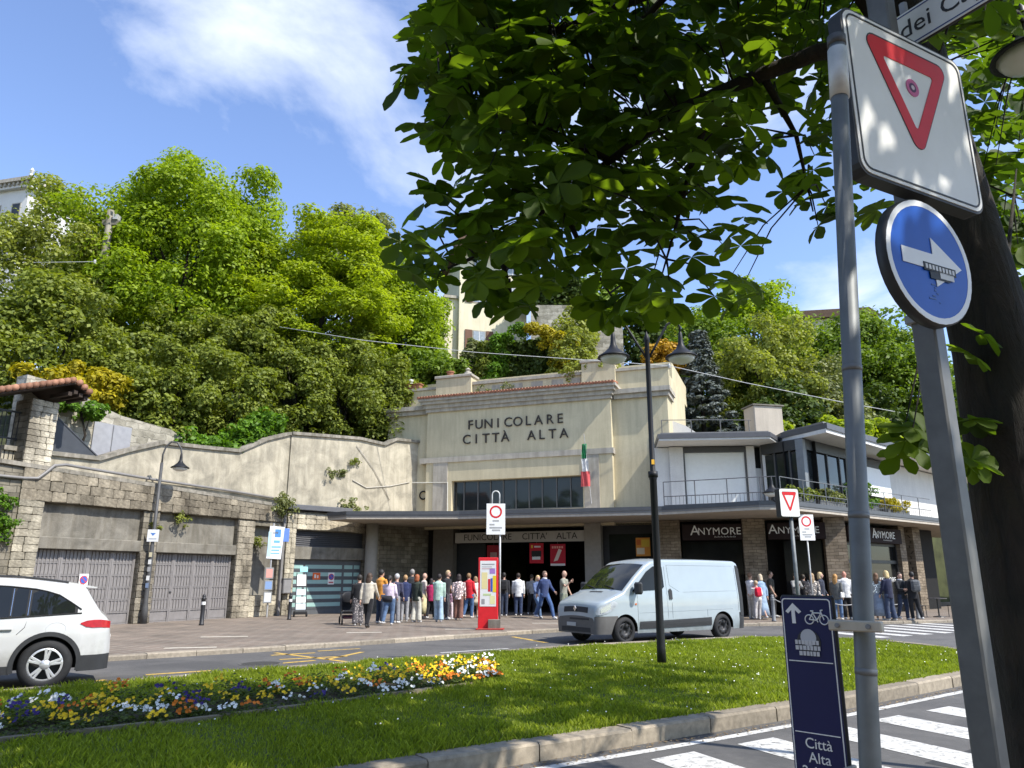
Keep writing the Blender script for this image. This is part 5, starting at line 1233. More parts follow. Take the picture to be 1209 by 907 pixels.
class Car:
    def __init__(s, L, W, top, bot, widths, tumble, wheels, r_arch, r_edge=.12, crown=.05, split=.6):
        s.split = split
        s.L, s.W, s.topT, s.bot, s.wT, s.tT, s.wheels, s.ra, s.re, s.crown = L, W, top, bot, widths, tumble, wheels, r_arch, r_edge, crown
    def zt(s, x): return float(np.interp(x, *zip(*s.topT)))
    def w(s, x, z): return s.W / 2 * float(np.interp(x, *zip(*s.wT))) * float(np.interp(z, *zip(*s.tT)))
    def zb(s, x):
        z = s.bot
        for (xc, zc) in s.wheels:
            d = s.ra ** 2 - (x - xc) ** 2
            if d > 0: z = max(z, zc + math.sqrt(d))
        return z
    def profile(s, x, nside=14, ntop=6):
        zt, zb = s.zt(x), s.zb(x); zb = min(zb, zt - .05); r = min(s.re, (zt - zb) * .45)
        pts = []
        zs = min(max(s.split, zb + .012), zt - r - .012)
        for i in range(nside):
            z = zb + (zs - zb) * i / 4 if i <= 4 else zs + (zt - r - zs) * (i - 4) / (nside - 5)
            pts.append((s.w(x, z), z))
        wt = s.w(x, zt - r)
        for a in (22, 45, 68, 90): pts.append((wt - r * (1 - math.cos(R(a))), zt - r + r * math.sin(R(a))))
        w0 = wt - r
        for i in range(1, ntop + 1): y = w0 * (1 - i / ntop); pts.append((y, zt + s.crown * (1 - (y / max(w0, .01)) ** 2)))
        return pts
    def topz(s, x, y):
        zt = s.zt(x); r = min(s.re, (zt - s.zb(x)) * .45); w0 = s.w(x, zt - r) - r
        return zt + s.crown * (1 - min(1, (y / w0)) ** 2)
    def stations(s, step=.05):
        xs = set(np.round(np.arange(0, s.L + 1e-6, step), 4)) | {p[0] for p in s.topT}
        for xc, zc in s.wheels:
            h = math.sqrt(max(0, s.ra ** 2 - (s.bot - zc) ** 2))
            for e in (-1, 1): xs |= {round(xc + e * h, 4), round(xc + e * (h - .002), 4), round(xc + e * h * .93, 4)}
        return sorted(x for x in xs if 0 <= x <= s.L)
    def body(s, classify):
        xs = s.stations(); S = [s.profile(x) for x in xs]; K = len(S[0]); parts = {}
        def put(nm, quad): parts.setdefault(nm, MB()).add(quad, [tuple(range(len(quad)))])
        for i in range(len(xs) - 1):
            for k in range(K - 1):
                for sg in (-1, 1):
                    q = [(xs[i], sg * S[i][k][0], S[i][k][1]), (xs[i + 1], sg * S[i + 1][k][0], S[i + 1][k][1]), (xs[i + 1], sg * S[i + 1][k + 1][0], S[i + 1][k + 1][1]), (xs[i], sg * S[i][k + 1][0], S[i][k + 1][1])]
                    if sg > 0: q = q[::-1]
                    c = [sum(p[j] for p in q) / 4 for j in range(3)]
                    put(classify(*c, k < 4), q)
        for i in (0, len(xs) - 1):
            q = [(xs[i], -y, z) for y, z in S[i]] + [(xs[i], y, z) for y, z in S[i][::-1][1:]]
            c = [sum(p[j] for p in q) / len(q) for j in range(3)]
            put(classify(xs[i], 0, c[2], i == 0 or True), q if i == 0 else q[::-1])
        return parts
    def side_poly(s, pts, off=.008, sg=-1):
        return MB().poly([(x, sg * (s.w(x, z) + off), z) for x, z in (pts if sg < 0 else pts[::-1])])
    def side_strip(s, xs, zlo, zhi, off=.01, sg=-1, n=4):
        m_ = MB()
        for i, x in enumerate(xs):
            for j in range(n + 1):
                z = zlo[i] + (zhi[i] - zlo[i]) * j / n; m_.v.append((x, sg * (s.w(x, z) + off), z))
        for i in range(len(xs) - 1):
            for j in range(n): m_.f.append((i * (n + 1) + j, (i + 1) * (n + 1) + j, (i + 1) * (n + 1) + j + 1, i * (n + 1) + j + 1))
        return m_
    def top_patch(s, x0, x1, inset, off=.008, nx=8, ny=10, yr=None):
        m_ = MB()
        for i in range(nx + 1):
            x = x0 + (x1 - x0) * i / nx; zt = s.zt(x); r = min(s.re, (zt - s.zb(x)) * .45); w0 = s.w(x, zt - r) - r - inset if yr is None else yr
            for j in range(ny + 1):
                y = -w0 + 2 * w0 * j / ny; m_.v.append((x - off * .5, y, s.topz(x, y) + off))
        for i in range(nx):
            for j in range(ny): m_.f.append((i * (ny + 1) + j, (i + 1) * (ny + 1) + j, (i + 1) * (ny + 1) + j + 1, i * (ny + 1) + j + 1))
        return m_
def weld_build(mb, name, mat, parent, smooth=True):
    me = mb.mesh(name, smooth); bm = bmesh.new(); bm.from_mesh(me); bmesh.ops.remove_doubles(bm, verts=bm.verts, dist=.0006); bm.to_mesh(me); bm.free()
    if smooth: me.polygons.foreach_set("use_smooth", [True] * len(me.polygons))
    try: me.set_sharp_from_angle(angle=R(38))
    except Exception: pass
    return obj(name, me, mat, parent)
AX = Matrix.Rotation(R(90), 4, "X")
def wheel(parent, x, y, r, style, wd=.22):
    w = bpy.data.objects.new("wheel", None); COL.objects.link(w); w.parent = parent; w.location = (x, y, r); w.empty_display_size = .1
    sg = -1 if y < 0 else 1
    rim = r * .66; h = wd / 2
    MB().lathe([(rim, -h), (rim + .02, -h - .008), (r - .05, -h - .004), (r - .015, -h + .03), (r, -h + .06), (r, h - .06), (r - .015, h - .03), (r - .05, h + .004), (rim + .02, h + .008), (rim, h), (rim - .02, h - .03), (rim - .02, -h + .03), (rim, -h)], 36, AX).build("tyre", M_RUBBER, w, smooth=True)
    MB().lathe([(0, -.02), (rim, -.02), (rim, .02), (0, .02)], 28, AX).build("hub_back", M_RIMDARK, w)
    m_ = MB(); yo = sg * (h - .015)
    if style == "alloy":
        for k in range(5):
            for e in (-.24, .24):
                a = 2 * math.pi * k / 5 + .1
                M = Matrix.Rotation(a + e * .55, 4, "Y"); m_.cbox(-.019, .019, yo - .02, yo + .012, .05, rim * .97, .006, M)
        MB().lathe([(rim - .03, -.012), (rim + .004, -.014), (rim + .004, .014), (rim - .03, .012)], 32, Matrix.Translation((0, yo, 0)) @ AX, cap=False).build("rim_ring", M_SILVER, w, smooth=True)
        m_.build("rim", M_SILVER, w)
        MB().lathe([(0, -.02), (.07, -.02), (.075, 0), (.07, .02), (0, .02)], 16, Matrix.Translation((0, yo, 0)) @ AX).build("hub_cap", M_SILVER, w, smooth=True)
    else:
        m_.lathe([(.0, -.06), (.07, -.06), (.09, -.02), (.15, .0), (rim - .03, -.03), (rim, -.04)], 24, Matrix.Translation((0, yo, 0)) @ AX @ (Matrix.Identity(4) if sg < 0 else Matrix.Rotation(R(180), 4, "X")))
        m_.build("rim", plain("steel_rim", (.045, .045, .047), .5, .3, var=.2), w, smooth=True)
        for k in range(8):
            a = k * math.pi / 4; MB().lathe([(.028, -.004), (.028, .004), (0, .004)], 8, Matrix.Translation((math.cos(a) * rim * .74, yo + sg * .006 - (0 if sg > 0 else .012), math.sin(a) * rim * .74)) @ AX).build("rim_hole", M_BLACKVOID, w)
    return w
# ---- delivery van
VA = R(32.5)
VW = [(.84, .34), (.84 + 3.5, .34)]
VL = 5.22
M_VANGLASS = plain("van_glass", (.010, .011, .011), .03, var=.3, scale=1, spec=.28)
van_c = Car(VL, 1.95,
            [(0, .66), (.006, .78), (.02, .87), (.06, .96), (.14, 1.03), (.4, 1.13), (.80, 1.275), (.84, 1.31), (1.25, 1.66), (1.63, 1.945), (1.85, 2.05), (2.2, 2.10), (3.7, 2.11), (5.05, 2.09), (5.16, 2.05), (VL, 1.95)], .27,
            [(0, .76), (.02, .82), (.08, .89), (.2, .945), (.4, .98), (.7, 1.0), (4.7, 1.0), (5.1, .985), (VL, .95)],
            [(.2, .955), (.5, 1.0), (1.1, .99), (1.3, .965), (2.1, .865)], VW, .40, .085, .04, .70)
van = thing("delivery_van", "pale white panel van with grey bumper driving past the station", "van", (0, 0, 0), VA)
off = Matrix.Rotation(VA, 4, "Z") @ Vector((VW[0][0], -.86, 0)); van.location = (2.80 - off.x, 19.9 - off.y, 0.0)
def vcl(x, y, z, low):
    if low and x < .58: return "bumper"
    if low and x > 4.98: return "rear_bumper"
    return "body"
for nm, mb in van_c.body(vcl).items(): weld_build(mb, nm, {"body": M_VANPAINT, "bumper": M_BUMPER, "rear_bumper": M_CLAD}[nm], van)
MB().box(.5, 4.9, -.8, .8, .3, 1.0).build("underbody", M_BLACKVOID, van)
ws = van_c.top_patch(.84, 1.66, .0).build("windscreen", M_CARGLASS, van, smooth=True)
for k in (0, 1): MB().tube([(.83, -.55 + k * .75, 1.36), (.92, -.1 + k * .75, 1.44)], .012, 6).build("wiper", M_RUBBER, ws)
for sg in (-1, 1):
    van_c.side_poly([(1.10, 1.29), (2.12, 1.33), (2.22, 1.40), (2.22, 1.90), (2.16, 1.94), (1.90, 1.92), (1.64, 1.78)], .012, sg).build("side_window", M_VANGLASS, van)
    van_c.side_strip([1.30, 2.0, 3.0, 3.88], [.37, .37, .38, .39], [.55, .56, .58, .60], .014, sg).build("side_moulding", M_CLAD, van)
    hl = van_c.side_strip([.012, .04, .08, .14, .24, .36, .48, .58], [.735, .73, .73, .735, .76, .81, .88, .985], [.80, .86, .90, .945, .99, 1.035, 1.06, 1.03], .014, sg); hl.build("headlight", M_HEAD, van, smooth=True)
    van_c.side_strip([.10, .18, .28, .38], [.77, .79, .83, .88], [.87, .92, .97, 1.0], .020, sg).build("lamp_reflector", M_CHROME, van, smooth=True)
    for (a, b) in (((1.26, .45), (1.26, 1.29)), ((2.30, .45), (2.30, 1.92)), ((2.40, 1.96), (4.92, 1.95)), ((2.9, 1.26), (4.95, 1.28)), ((1.3, .76), (4.75, .80)), ((2.46, .6), (2.46, 1.0)), ((2.40, 1.96), (2.42, 1.44)), ((2.42, 1.44), (2.75, 1.27)), ((3.75, .62), (3.75, .8)), ((5.0, .75), (5.0, 1.9))):
        n = 6; P = [(a[0] + (b[0] - a[0]) * i / n, a[1] + (b[1] - a[1]) * i / n) for i in range(n + 1)]
        MB().tube([(x, sg * (van_c.w(x, z) + .0005), z) for x, z in P], .0045, 4).build("panel_gap", M_CLAD if abs(a[0] - b[0]) < .1 else plain("panel_crease", (.22, .25, .27), .4), van)
    hd = van_c.side_poly([(2.36, 1.08), (2.47, 1.08), (2.48, 1.30), (2.42, 1.36), (2.36, 1.32)], .02, sg).build("door_handle", M_CLAD, van)
    mi = MB(); mi.cbox(1.10, 1.24, -.13, .13, 1.22, 1.52, .045, Matrix.Translation((0, sg * (van_c.W / 2 + .14), 0))); mo = mi.build("mirror", M_CLAD, van); MB().tube([(1.28, sg * .9, 1.30), (1.24, sg * (van_c.W / 2 + .1), 1.32)], .03, 6).build("mirror_arm", M_CLAD, mo)
    ar = [(VW[1][0] + .42 * math.cos(t), .33 + .42 * math.sin(t)) for t in np.linspace(0, math.pi, 20)]
    van_c.side_strip([5.06, 5.1, 5.16, 5.215], [.62] * 4, [1.98, 1.97, 1.95, 1.88], .012, sg, 10).build("rear_trim", M_CLAD, van, smooth=True)
    for (x, r) in ((VW[0][0], .33), (VW[1][0], .33)): wheel(van, x, sg * .85, .34, "steel")
    van_c.side_poly([(1.16, .96), (1.22, .96), (1.22, 1.0), (1.16, 1.0)], .012, sg).build("indicator", plain("indicator_orange", (.5, .12, .03), .3), van)
for (z0, z1, x, y) in ((.745, .83, .028, .50),):
    g_ = van_c.top_patch(.004, .022, 0, .012, 4, 10, .50).build("grille", M_CLAD, van)
    MB().prism([(0, -.075), (.055, 0), (0, .075), (-.055, 0)], .0, .02, Matrix.Translation((-.008, 0, .87)) @ Matrix.Rotation(R(-90), 4, "Y") @ Matrix.Rotation(R(90), 4, "Z")).build("badge", M_CHROME, g_)
MB().box(-.006, .0, -.55, .25, .60, .645).build("bumper_slot", M_CLAD, van); MB().box(-.006, 0, -.6, .6, .31, .42).build("lower_grille", M_CLAD, van)
MB().cbox(-.02, -.006, -.02, .36, .44, .53, .004).build("number_plate", M_PAPER, van, (.42, .42, .41))
m_ = van_c.top_patch(.66, .72, 0, .006, 2, 4, .26); m_.build("air_intake", M_CLAD, van)

# ---- white SUV leaving the picture on the left
SA = R(31)
SWH = [(.88, .36), (3.58, .36)]
suv_c = Car(4.44, 1.86,
            [(0, .62), (.03, .78), (.1, .9), (.5, 1.0), (1.0, 1.08), (1.25, 1.14), (1.9, 1.52), (2.2, 1.60), (2.7, 1.625), (3.2, 1.60), (3.7, 1.535), (3.98, 1.475), (4.02, 1.44), (4.12, 1.28), (4.25, 1.09), (4.33, 1.02), (4.39, .95), (4.42, .8), (4.44, .62)], .24,
            [(0, .6), (.05, .74), (.15, .86), (.4, .96), (.8, 1.0), (3.5, 1.0), (4.0, .97), (4.25, .91), (4.38, .80), (4.44, .66)],
            [(.2, .95), (.45, .99), (.8, 1.0), (1.0, .975), (1.62, .76)], SWH, .41, .10, .04, .47)
suv = thing("white_suv", "white SUV with dark cladding cut off by the left picture edge", "car", (0, 0, 0), SA)
off = Matrix.Rotation(SA, 4, "Z") @ Vector((SWH[1][0], -.90, 0)); suv.location = (-6.98 - off.x, 11.95 - off.y, 0.0)
def scl(x, y, z, low):
    if low and x > 3.95: return "rear_bumper"
    if low and x < .5: return "front_bumper"
    return "body"
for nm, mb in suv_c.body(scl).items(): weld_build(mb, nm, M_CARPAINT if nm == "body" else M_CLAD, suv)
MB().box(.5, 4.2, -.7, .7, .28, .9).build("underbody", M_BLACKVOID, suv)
suv_c.top_patch(1.28, 1.88, .02).build("windscreen", M_CARGLASS, suv, smooth=True); suv_c.top_patch(4.03, 4.24, .02).build("rear_window", M_CARGLASS, suv, smooth=True)
for sg in (-1, 1):
    def belt(x): return float(np.interp(x, [1.3, 2.5, 3.3, 3.95], [.985, 1.03, 1.065, 1.10]))
    def rail(x): return float(np.interp(x, [1.55, 1.9, 2.2, 2.9, 3.4, 3.7, 3.95], [1.12, 1.38, 1.475, 1.49, 1.43, 1.33, 1.13]))
    xb = list(np.linspace(1.5, 3.92, 24)); suv_c.side_strip(xb, [belt(x) for x in xb], [max(belt(x) + .004, rail(x) + .004) for x in xb], .006, sg).build("window_surround", M_RUBBER, suv, smooth=True)
    for (a, b) in ((1.55, 2.28), (2.36, 3.03), (3.07, 3.24), (3.30, 3.88)):
        xs = list(np.linspace(a, b, 8)); suv_c.side_strip(xs, [belt(x) for x in xs], [max(belt(x) + .005, rail(x) - (.05 if abs(x - a) < 1e-6 and a > 3 else 0)) for x in xs], .010, sg).build("side_window", M_CARGLASS, suv, smooth=True)
    MB().tube([(x, sg * (suv_c.w(x, belt(x)) + .008), belt(x) - .012) for x in np.linspace(1.4, 3.98, 12)], .011, 5).build("belt_trim", M_RUBBER, suv)
    MB().tube([(x, sg * (suv_c.w(x, rail(x)) + .006), rail(x) + .012) for x in np.linspace(1.55, 3.97, 16)], .010, 5).build("window_trim", M_RUBBER, suv)
    for x in (3.05, 3.27): MB().tube([(x + .0, sg * (suv_c.w(x, z) + .012), z) for z in (1.46 if x < 3.2 else 1.43, 1.3, 1.18, 1.07)], .008, 5).build("window_pillar", M_CHROME, suv)
    xb = [1.32, 1.8, 2.4, 3.14]; suv_c.side_strip(xb, [.242] * 4, [.36] * 4, .008, sg).build("sill_cladding", M_CLAD, suv)
    for P in ([(2.32, 1.03), (2.32, .7), (2.3, .38)], [(3.28, 1.06), (3.25, .9), (3.16, .80)]):
        MB().tube([(x, sg * (suv_c.w(x, z) + .0008), z) for x, z in P], .004, 4).build("door_gap", M_CLAD, suv)
    ring = [(.36 * 1.0, 0)]
    for (xc, zc) in SWH:
        m_ = MB(); n = 26
        for i in range(n + 1):
            t = R(-14) + R(208) * i / n
            for r_ in (.405, .47): x, z = xc + r_ * math.cos(t), zc + r_ * math.sin(t); m_.v.append((x, sg * (suv_c.w(min(x, 4.4), z) + .014), z))
        m_.f = [(2 * i, 2 * i + 1, 2 * i + 3, 2 * i + 2) for i in range(n)]
        m_.build("arch_cladding", M_CLAD, suv, smooth=True)
        wheel(suv, xc, sg * .80, .36, "alloy", .23)
    xs = [3.98, 4.06, 4.15, 4.25, 4.34, 4.40]; suv_c.side_strip(xs, [.93, .885, .87, .87, .86, .85], [.945, .975, .985, .985, .97, .95], .012, sg).build("tail_light", M_TAIL, suv, smooth=True)
    MB().cbox(2.86, 3.10, -.02, .02, .865, .905, .012, Matrix.Translation((0, sg * (suv_c.w(3, .88) + .02), 0))).build("door_handle", M_CARPAINT, suv)
    MB().cbox(1.95, 2.2, -.02, .02, .855, .895, .012, Matrix.Translation((0, sg * (suv_c.w(2, .88) + .02), 0))).build("door_handle", M_CARPAINT, suv)
    MB().tube([(x, sg * (suv_c.w(x, 1.5) - .13), suv_c.zt(x) + .025) for x in np.linspace(1.9, 3.75, 10)], .016, 6).build("roof_rail", M_CLAD, suv)
    cap = [(3.66 + .11 * math.cos(t) * 1.2, .86 + .10 * math.sin(t)) for t in np.linspace(0, 2 * math.pi, 20)]
    if sg < 0: MB().tube([(x, -(suv_c.w(x, z) + .0008), z) for x, z in cap], .003, 4).build("fuel_flap_gap", plain("panel_crease2", (.5, .5, .49), .5), suv)
    MB().cbox(1.42, 1.56, -.1, .1, 1.0, 1.16, .03, Matrix.Translation((0, sg * 1.02, 0))).build("mirror", M_CARPAINT, suv)
sp = MB(); sp.add([(3.75, -.62, 1.55), (3.75, .62, 1.55), (4.16, .60, 1.475), (4.16, -.60, 1.475), (3.75, -.62, 1.50), (3.75, .62, 1.50), (4.15, .60, 1.455), (4.15, -.60, 1.455)], [(0, 1, 2, 3), (7, 6, 5, 4), (0, 3, 7, 4), (1, 5, 6, 2), (3, 2, 6, 7)]); sp.build("spoiler", M_CARPAINT, suv)
MB().cbox(4.44, 4.455, -.26, .26, .62, .73, .004).build("number_plate", M_PAPER, suv, (.75, .75, .74))
# ------------------------------------------------------------------ lamps
M_IRON = plain("lamp_iron", (.014, .0145, .016), .5, var=.15, scale=10)
def bell(parent, p, s=1.0, spike=True):
    M = Matrix.Translation(p)
    b = MB().lathe([(.0, .62 * s), (.035 * s, .56 * s), (.05 * s, .42 * s), (.06 * s, .30 * s), (.11 * s, .20 * s), (.22 * s, .10 * s), (.33 * s, .03 * s), (.345 * s, 0), (.30 * s, .0), (.20 * s, .06 * s)], 22, M).build("lamp_bell", M_IRON, parent, smooth=True)
    MB().lathe([(.29 * s, .005 * s), (.24 * s, -.07 * s), (.12 * s, -.12 * s), (0, -.135 * s)], 18, M).build("lamp_glass", M_LAMPGLASS, b, smooth=True)
    return b
lp = thing("street_lamp", "tall black double street lamp standing on the lawn", "street lamp", (2.67, 14.25, .13)); lp.scale = (.93, .93, .925)
MB().lathe([(.09, 0), (.085, .3), (.075, .9), (.072, 3.55), (.08, 3.56), (.08, 3.62), (.055, 3.66), (.05, 6.5), (.06, 6.52), (.06, 6.6), (.0, 6.75)], 14).build("pole", M_IRON, lp, smooth=True)
MB().tube([(0, 0, 3.6), (0, 0, 3.72)], .1, 12).build("collar", M_IRON, lp, smooth=True)
MB().box(-.03, .03, -.066, -.056, 3.86, 3.96).build("sticker", M_PAPER, lp, (.8, .45, .05))
for sg in (-1, 1):
    MB().tube([(0, 0, 6.1), (sg * .2, 0, 6.45), (sg * .45, 0, 6.9), (sg * .62, 0, 7.0), (sg * .72, 0, 6.85), (sg * .72, 0, 6.72)], .025, 8).build("arm", M_IRON, lp, smooth=True)
    bell(lp, Vector((sg * .72, 0, 6.15)), 1.0)
lp = thing("street_lamp", "black double street lamp at upper right, mostly outside the picture", "street lamp", (5.62, 6.05, 0))
MB().tube([(0, 0, 0), (0, 0, 6.9)], .06, 12).build("pole", M_IRON, lp, smooth=True)
for sg in (-1, 1):
    MB().tube([(0, 0, 6.3), (sg * .25, 0, 6.7), (sg * .5, 0, 7.1), (sg * .7, 0, 7.1), (sg * .78, 0, 6.95)], .025, 8).build("arm", M_IRON, lp, smooth=True); bell(lp, Vector((sg * .78, 0, 6.33)), .95)
lp = thing("street_lamp", "dark gooseneck street lamp between the two garage doors", "street lamp", (-12.75, 27.3, .1), R(10))
MB().lathe([(.12, 0), (.11, .5), (.08, .7), (.075, 2.6), (.06, 2.7), (.055, 5.6)], 12).build("pole", plain("lamp_grey", (.075, .075, .075), .5, var=.2), lp, smooth=True)
MB().tube([(0, 0, 5.55), (.0, 0, 5.9), (.08, 0, 6.2), (.25, 0, 6.38), (.45, 0, 6.35), (.6, 0, 6.15), (.64, 0, 5.95), (.64, 0, 5.85)], .032, 8).build("gooseneck", plain("lamp_grey", (.075, .075, .075), .5, var=.2), lp, smooth=True)
bell(lp, Vector((.64, 0, 5.42)), .95)
MB().box(-.18, .2, -.09, -.08, 2.78, 3.2).build("notice_plate", M_PAPER, lp, (.72, .73, .74)); MB().prism([(-.08, 3.08), (.1, 3.08), (.01, 2.98)], .091, .094, XZ).build("notice_emblem", M_PAPER, lp, (.08, .2, .5)); MB().box(-.12, .14, -.094, -.091, 2.86, 2.9).build("notice_print", M_PAPER, lp, (.4, .42, .45))
for z, c in ((2.0, (.6, .6, .58)), (2.25, (.5, .45, .3)), (1.45, (.62, .62, .6)), (1.2, (.15, .2, .3)), (1.75, (.3, .3, .3))): MB().box(-.05, .05, -.09, -.076, z, z + .16).build("sticker", M_PAPER, lp, c)
lp = thing("canopy_lamp", "small bell lamp with spike on the canopy edge", "lamp", (9.9, 28.62, 4.42))
MB().tube([(.25, .2, .02), (.28, .0, -.1), (.12, -.12, -.12), (-.1, -.16, .05), (-.12, -.16, .22)], .022, 8).build("bracket", M_IRON, lp, smooth=True)
bell(lp, Vector((-.12, -.16, .3)), 1.05)

# ------------------------------------------------------------------ near signs
PA = math.atan2(.4, .76)
M_REFL = plain("reflective_white", (.74, .73, .68), .4, var=.08, scale=3); M_REDP = plain("sign_red", (.60, .018, .022), .4, var=.1); M_BLUEP = plain("sign_blue", (.006, .075, .38), .4, var=.1)
M_NAVY = plain("sign_navy", (.007, .011, .07), .35, var=.08); M_EDGE = plain("sign_edge", (.035, .036, .038), .5, var=.15); M_WHITEP = plain("sign_white_print", (.74, .74, .72), .45, var=.06)
def rounded(x0, x1, z0, z1, r, n=5):
    P = []
    for (cx, cz, a0) in ((x1 - r, z1 - r, 0), (x0 + r, z1 - r, 90), (x0 + r, z0 + r, 180), (x1 - r, z0 + r, 270)):
        for k in range(n + 1): a = R(a0 + 90 * k / n); P.append((cx + r * math.cos(a), cz + r * math.sin(a)))
    return P
def ringp(parent, outer, inner, y0, y1, mat, name, color=None):
    n = len(outer); m_ = MB()
    for P, y in ((outer, y0), (inner, y0), (outer, y1), (inner, y1)): m_.v.extend((x, y, z) for x, z in P)
    for i in range(n):
        j = (i + 1) % n; m_.f += [(i, j, n + j, n + i), (i, 2 * n + i, 2 * n + j, j), (n + i, n + j, 3 * n + j, 3 * n + i)]
    return m_.build(name, mat, parent, color)
def tri_round(cx, cz, w, h, r, n=5):
    """downward triangle with rounded corners"""
    V = [Vector((cx - w / 2, cz + h / 2)), Vector((cx + w / 2, cz + h / 2)), Vector((cx, cz - h / 2))]; P = []
    for i in range(3):
        p, a, b = V[i], (V[i - 1] - V[i]).normalized(), (V[(i + 1) % 3] - V[i]).normalized()
        ang = a.angle(b); t = r / math.tan(ang / 2); s_, e = p + a * t, p + b * t; c = p + (a + b).normalized() * (r / math.sin(ang / 2))
        v0, v1 = s_ - c, e - c; tot = v0.angle(v1)
        for k in range(n + 1):
            f = k / n; v = (v0 * math.sin((1 - f) * tot) + v1 * math.sin(f * tot)) / math.sin(tot); P.append(((c + v).x, (c + v).y))
    return P
def yield_face(t, cx, cz, w, h, y):
    o = tri_round(cx, cz, w, h, .04 * w / .56); i_ = tri_round(cx, cz + h * .045, w * .60, h * .60, .012 * w / .56)
    ringp(t, o, i_, y - .002, y, M_REDP, "red_triangle")
    o2 = tri_round(cx, cz, w * 1.03, h * 1.03, .045 * w / .56); ringp(t, o2, tri_round(cx, cz, w * 1.005, h * 1.005, .041 * w / .56), y - .0015, y + .0002, M_EDGE, "triangle_outline")
ys = thing("yield_sign", "large square yield sign with red triangle on the square post", "sign", (1.44, 2.80, 3.23), PA)
MB().prism(rounded(0, .86, 0, .83, .07), -.065, 0, XZ).build("box_frame", M_EDGE, ys)
MB().prism(rounded(.012, .848, .012, .818, .062), 0, .004, XZ).build("face", M_REFL, ys)
ringp(ys, rounded(.028, .832, .028, .802, .052), rounded(.036, .824, .036, .794, .046), -.0065, -.0045, M_EDGE, "border_line")
yield_face(ys, .43, .46, .60, .56, -.005)
MB().lathe([(.045, 0), (.045, .002), (0, .002)], 20, Matrix.Translation((.44, -.005, .545)) @ AX).build("sticker", M_PAPER, ys, (.52, .12, .25)); MB().lathe([(.024, 0), (.024, .003), (0, .003)], 16, Matrix.Translation((.44, -.005, .545)) @ AX).build("sticker_centre", M_PAPER, ys, (.10, .05, .10)); MB().lathe([(.012, 0), (.012, .004), (0, .004)], 12, Matrix.Translation((.44, -.005, .545)) @ AX).build("sticker_dot", M_PAPER, ys, (.6, .5, .5))
ar = thing("arrow_sign", "round blue sign with white right arrow and stickers below the yield sign", "sign", (1.76, 2.95, 2.895), PA); ar.scale = (.93, .93, .93)
MB().lathe([(.29, -.05), (.305, -.045), (.305, .0), (.295, .006)], 40, AX, cap=False).build("rim", M_EDGE, ar, smooth=True)
MB().lathe([(.0, -.052), (.29, -.052)], 30, AX).build("back", M_EDGE, ar)
MB().lathe([(.298, .0), (.298, .006), (.270, .006), (.270, .0)], 40, AX, cap=False).build("white_ring", M_WHITEP, ar); MB().lathe([(.272, .0), (.272, .005), (0, .005)], 40, AX).build("blue_face", M_BLUEP, ar)
MB().prism([(-.20, -.038), (.02, -.038), (.02, -.12), (.225, 0), (.02, .12), (.02, .038), (-.20, .038)], .006, .009, XZ).build("arrow", M_WHITEP, ar)
for (x0, x1, z0, z1, c, e) in ((-.06, .17, -.05, -.012, (.03, .03, .03), .012), (-.02, .12, -.085, -.052, (.03, .03, .03), .011), (.05, .15, -.075, -.045, (.6, .6, .58), .012)): MB().box(x0, x1, -e, -.0095, z0, z1).build("sticker", M_PAPER, ar, c)
for k in range(9): MB().box(-.05 + k * .024, -.035 + k * .024, -.0135, -.012, -.042, -.02).build("sticker_print", M_PAPER, ar, (.62, .62, .6))
for k in range(7): MB().box(-.03 + rnd(-.02, .06), .0 + rnd(0, .03), -.0065, -.0055, -.2 + k * .014, -.193 + k * .014).build("sticker_residue", M_PAPER, ar, (.06, .12, .30))
po = thing("square_post", "grey square steel post carrying the arrow and yield signs", "post", (1.80, 3.10, .12), R(38))
MB().cbox(-.048, .048, -.048, .048, 0, 4.25, .008).build("shaft", M_GALV, po, (.135, .135, .128)); MB().cbox(-.06, .06, -.06, .06, 4.25, 4.28, .005).build("cap", M_GALV, po, (.25, .25, .25)); MB().cbox(-.12, .12, -.1, .1, 0, .015, .004).build("base_plate", M_GALV, po, (.25, .25, .25))
for z in (2.55, 2.85, 3.3, 3.75): MB().cbox(-.065, .065, -.075, .065, z, z + .04, .004).build("clamp", M_GALV, po, (.28, .28, .27))
pl_ = thing("round_pole", "leaning round grey pole holding the bicycle sign and panel edge", "pole", (1.085, 2.6, .12))
MB().tube([(-.02, 0, -.05), (.045, 0, .93), (.225, 0, 3.56)], [.033, .033, .032], 18).build("shaft", M_GALV, pl_, (.15, .158, .155), smooth=True); MB().tube([(.224, 0, 3.56), (.226, 0, 3.60)], .036, 18).build("cap", M_GALV, pl_, (.08, .08, .08), smooth=True)
MB().tube([(.21, 0, 3.32), (.2235, 0, 3.54)], .037, 18).build("clamp", M_GALV, pl_, (.55, .54, .50), smooth=True); MB().cbox(-.01, .20, -.012, .012, 3.32, 3.50, .004, Matrix.Translation((.23, .02, 0)) @ Matrix.Rotation(R(66), 4, "Z")).build("bracket_plate", M_GALV, pl_, (.42, .42, .40))
for z in (1.18, 1.68, 2.2): MB().tube([(.045 + (z - .93) * .0684, 0, z), (.045 + (z - .91) * .0684, 0, z + .02)], .0345, 18).build("weld_band", M_GALV, pl_, (.16, .165, .165), smooth=True)
BA = R(-47)
bs = thing("bicycle_sign", "narrow dark blue bicycle route sign reading Città Alta", "sign", (.955, 2.80, .70), BA)
MB().cbox(0, .195, -.0, .022, 0, .845, .008).build("frame", M_EDGE, bs); MB().prism(rounded(.006, .189, .006, .839, .012), 0, .003, XZ).build("face", M_NAVY, bs)
ringp(bs, rounded(.010, .185, .012, .834, .012), rounded(.0135, .1815, .0155, .8305, .010), -.0045, -.003, M_WHITEP, "border_line")
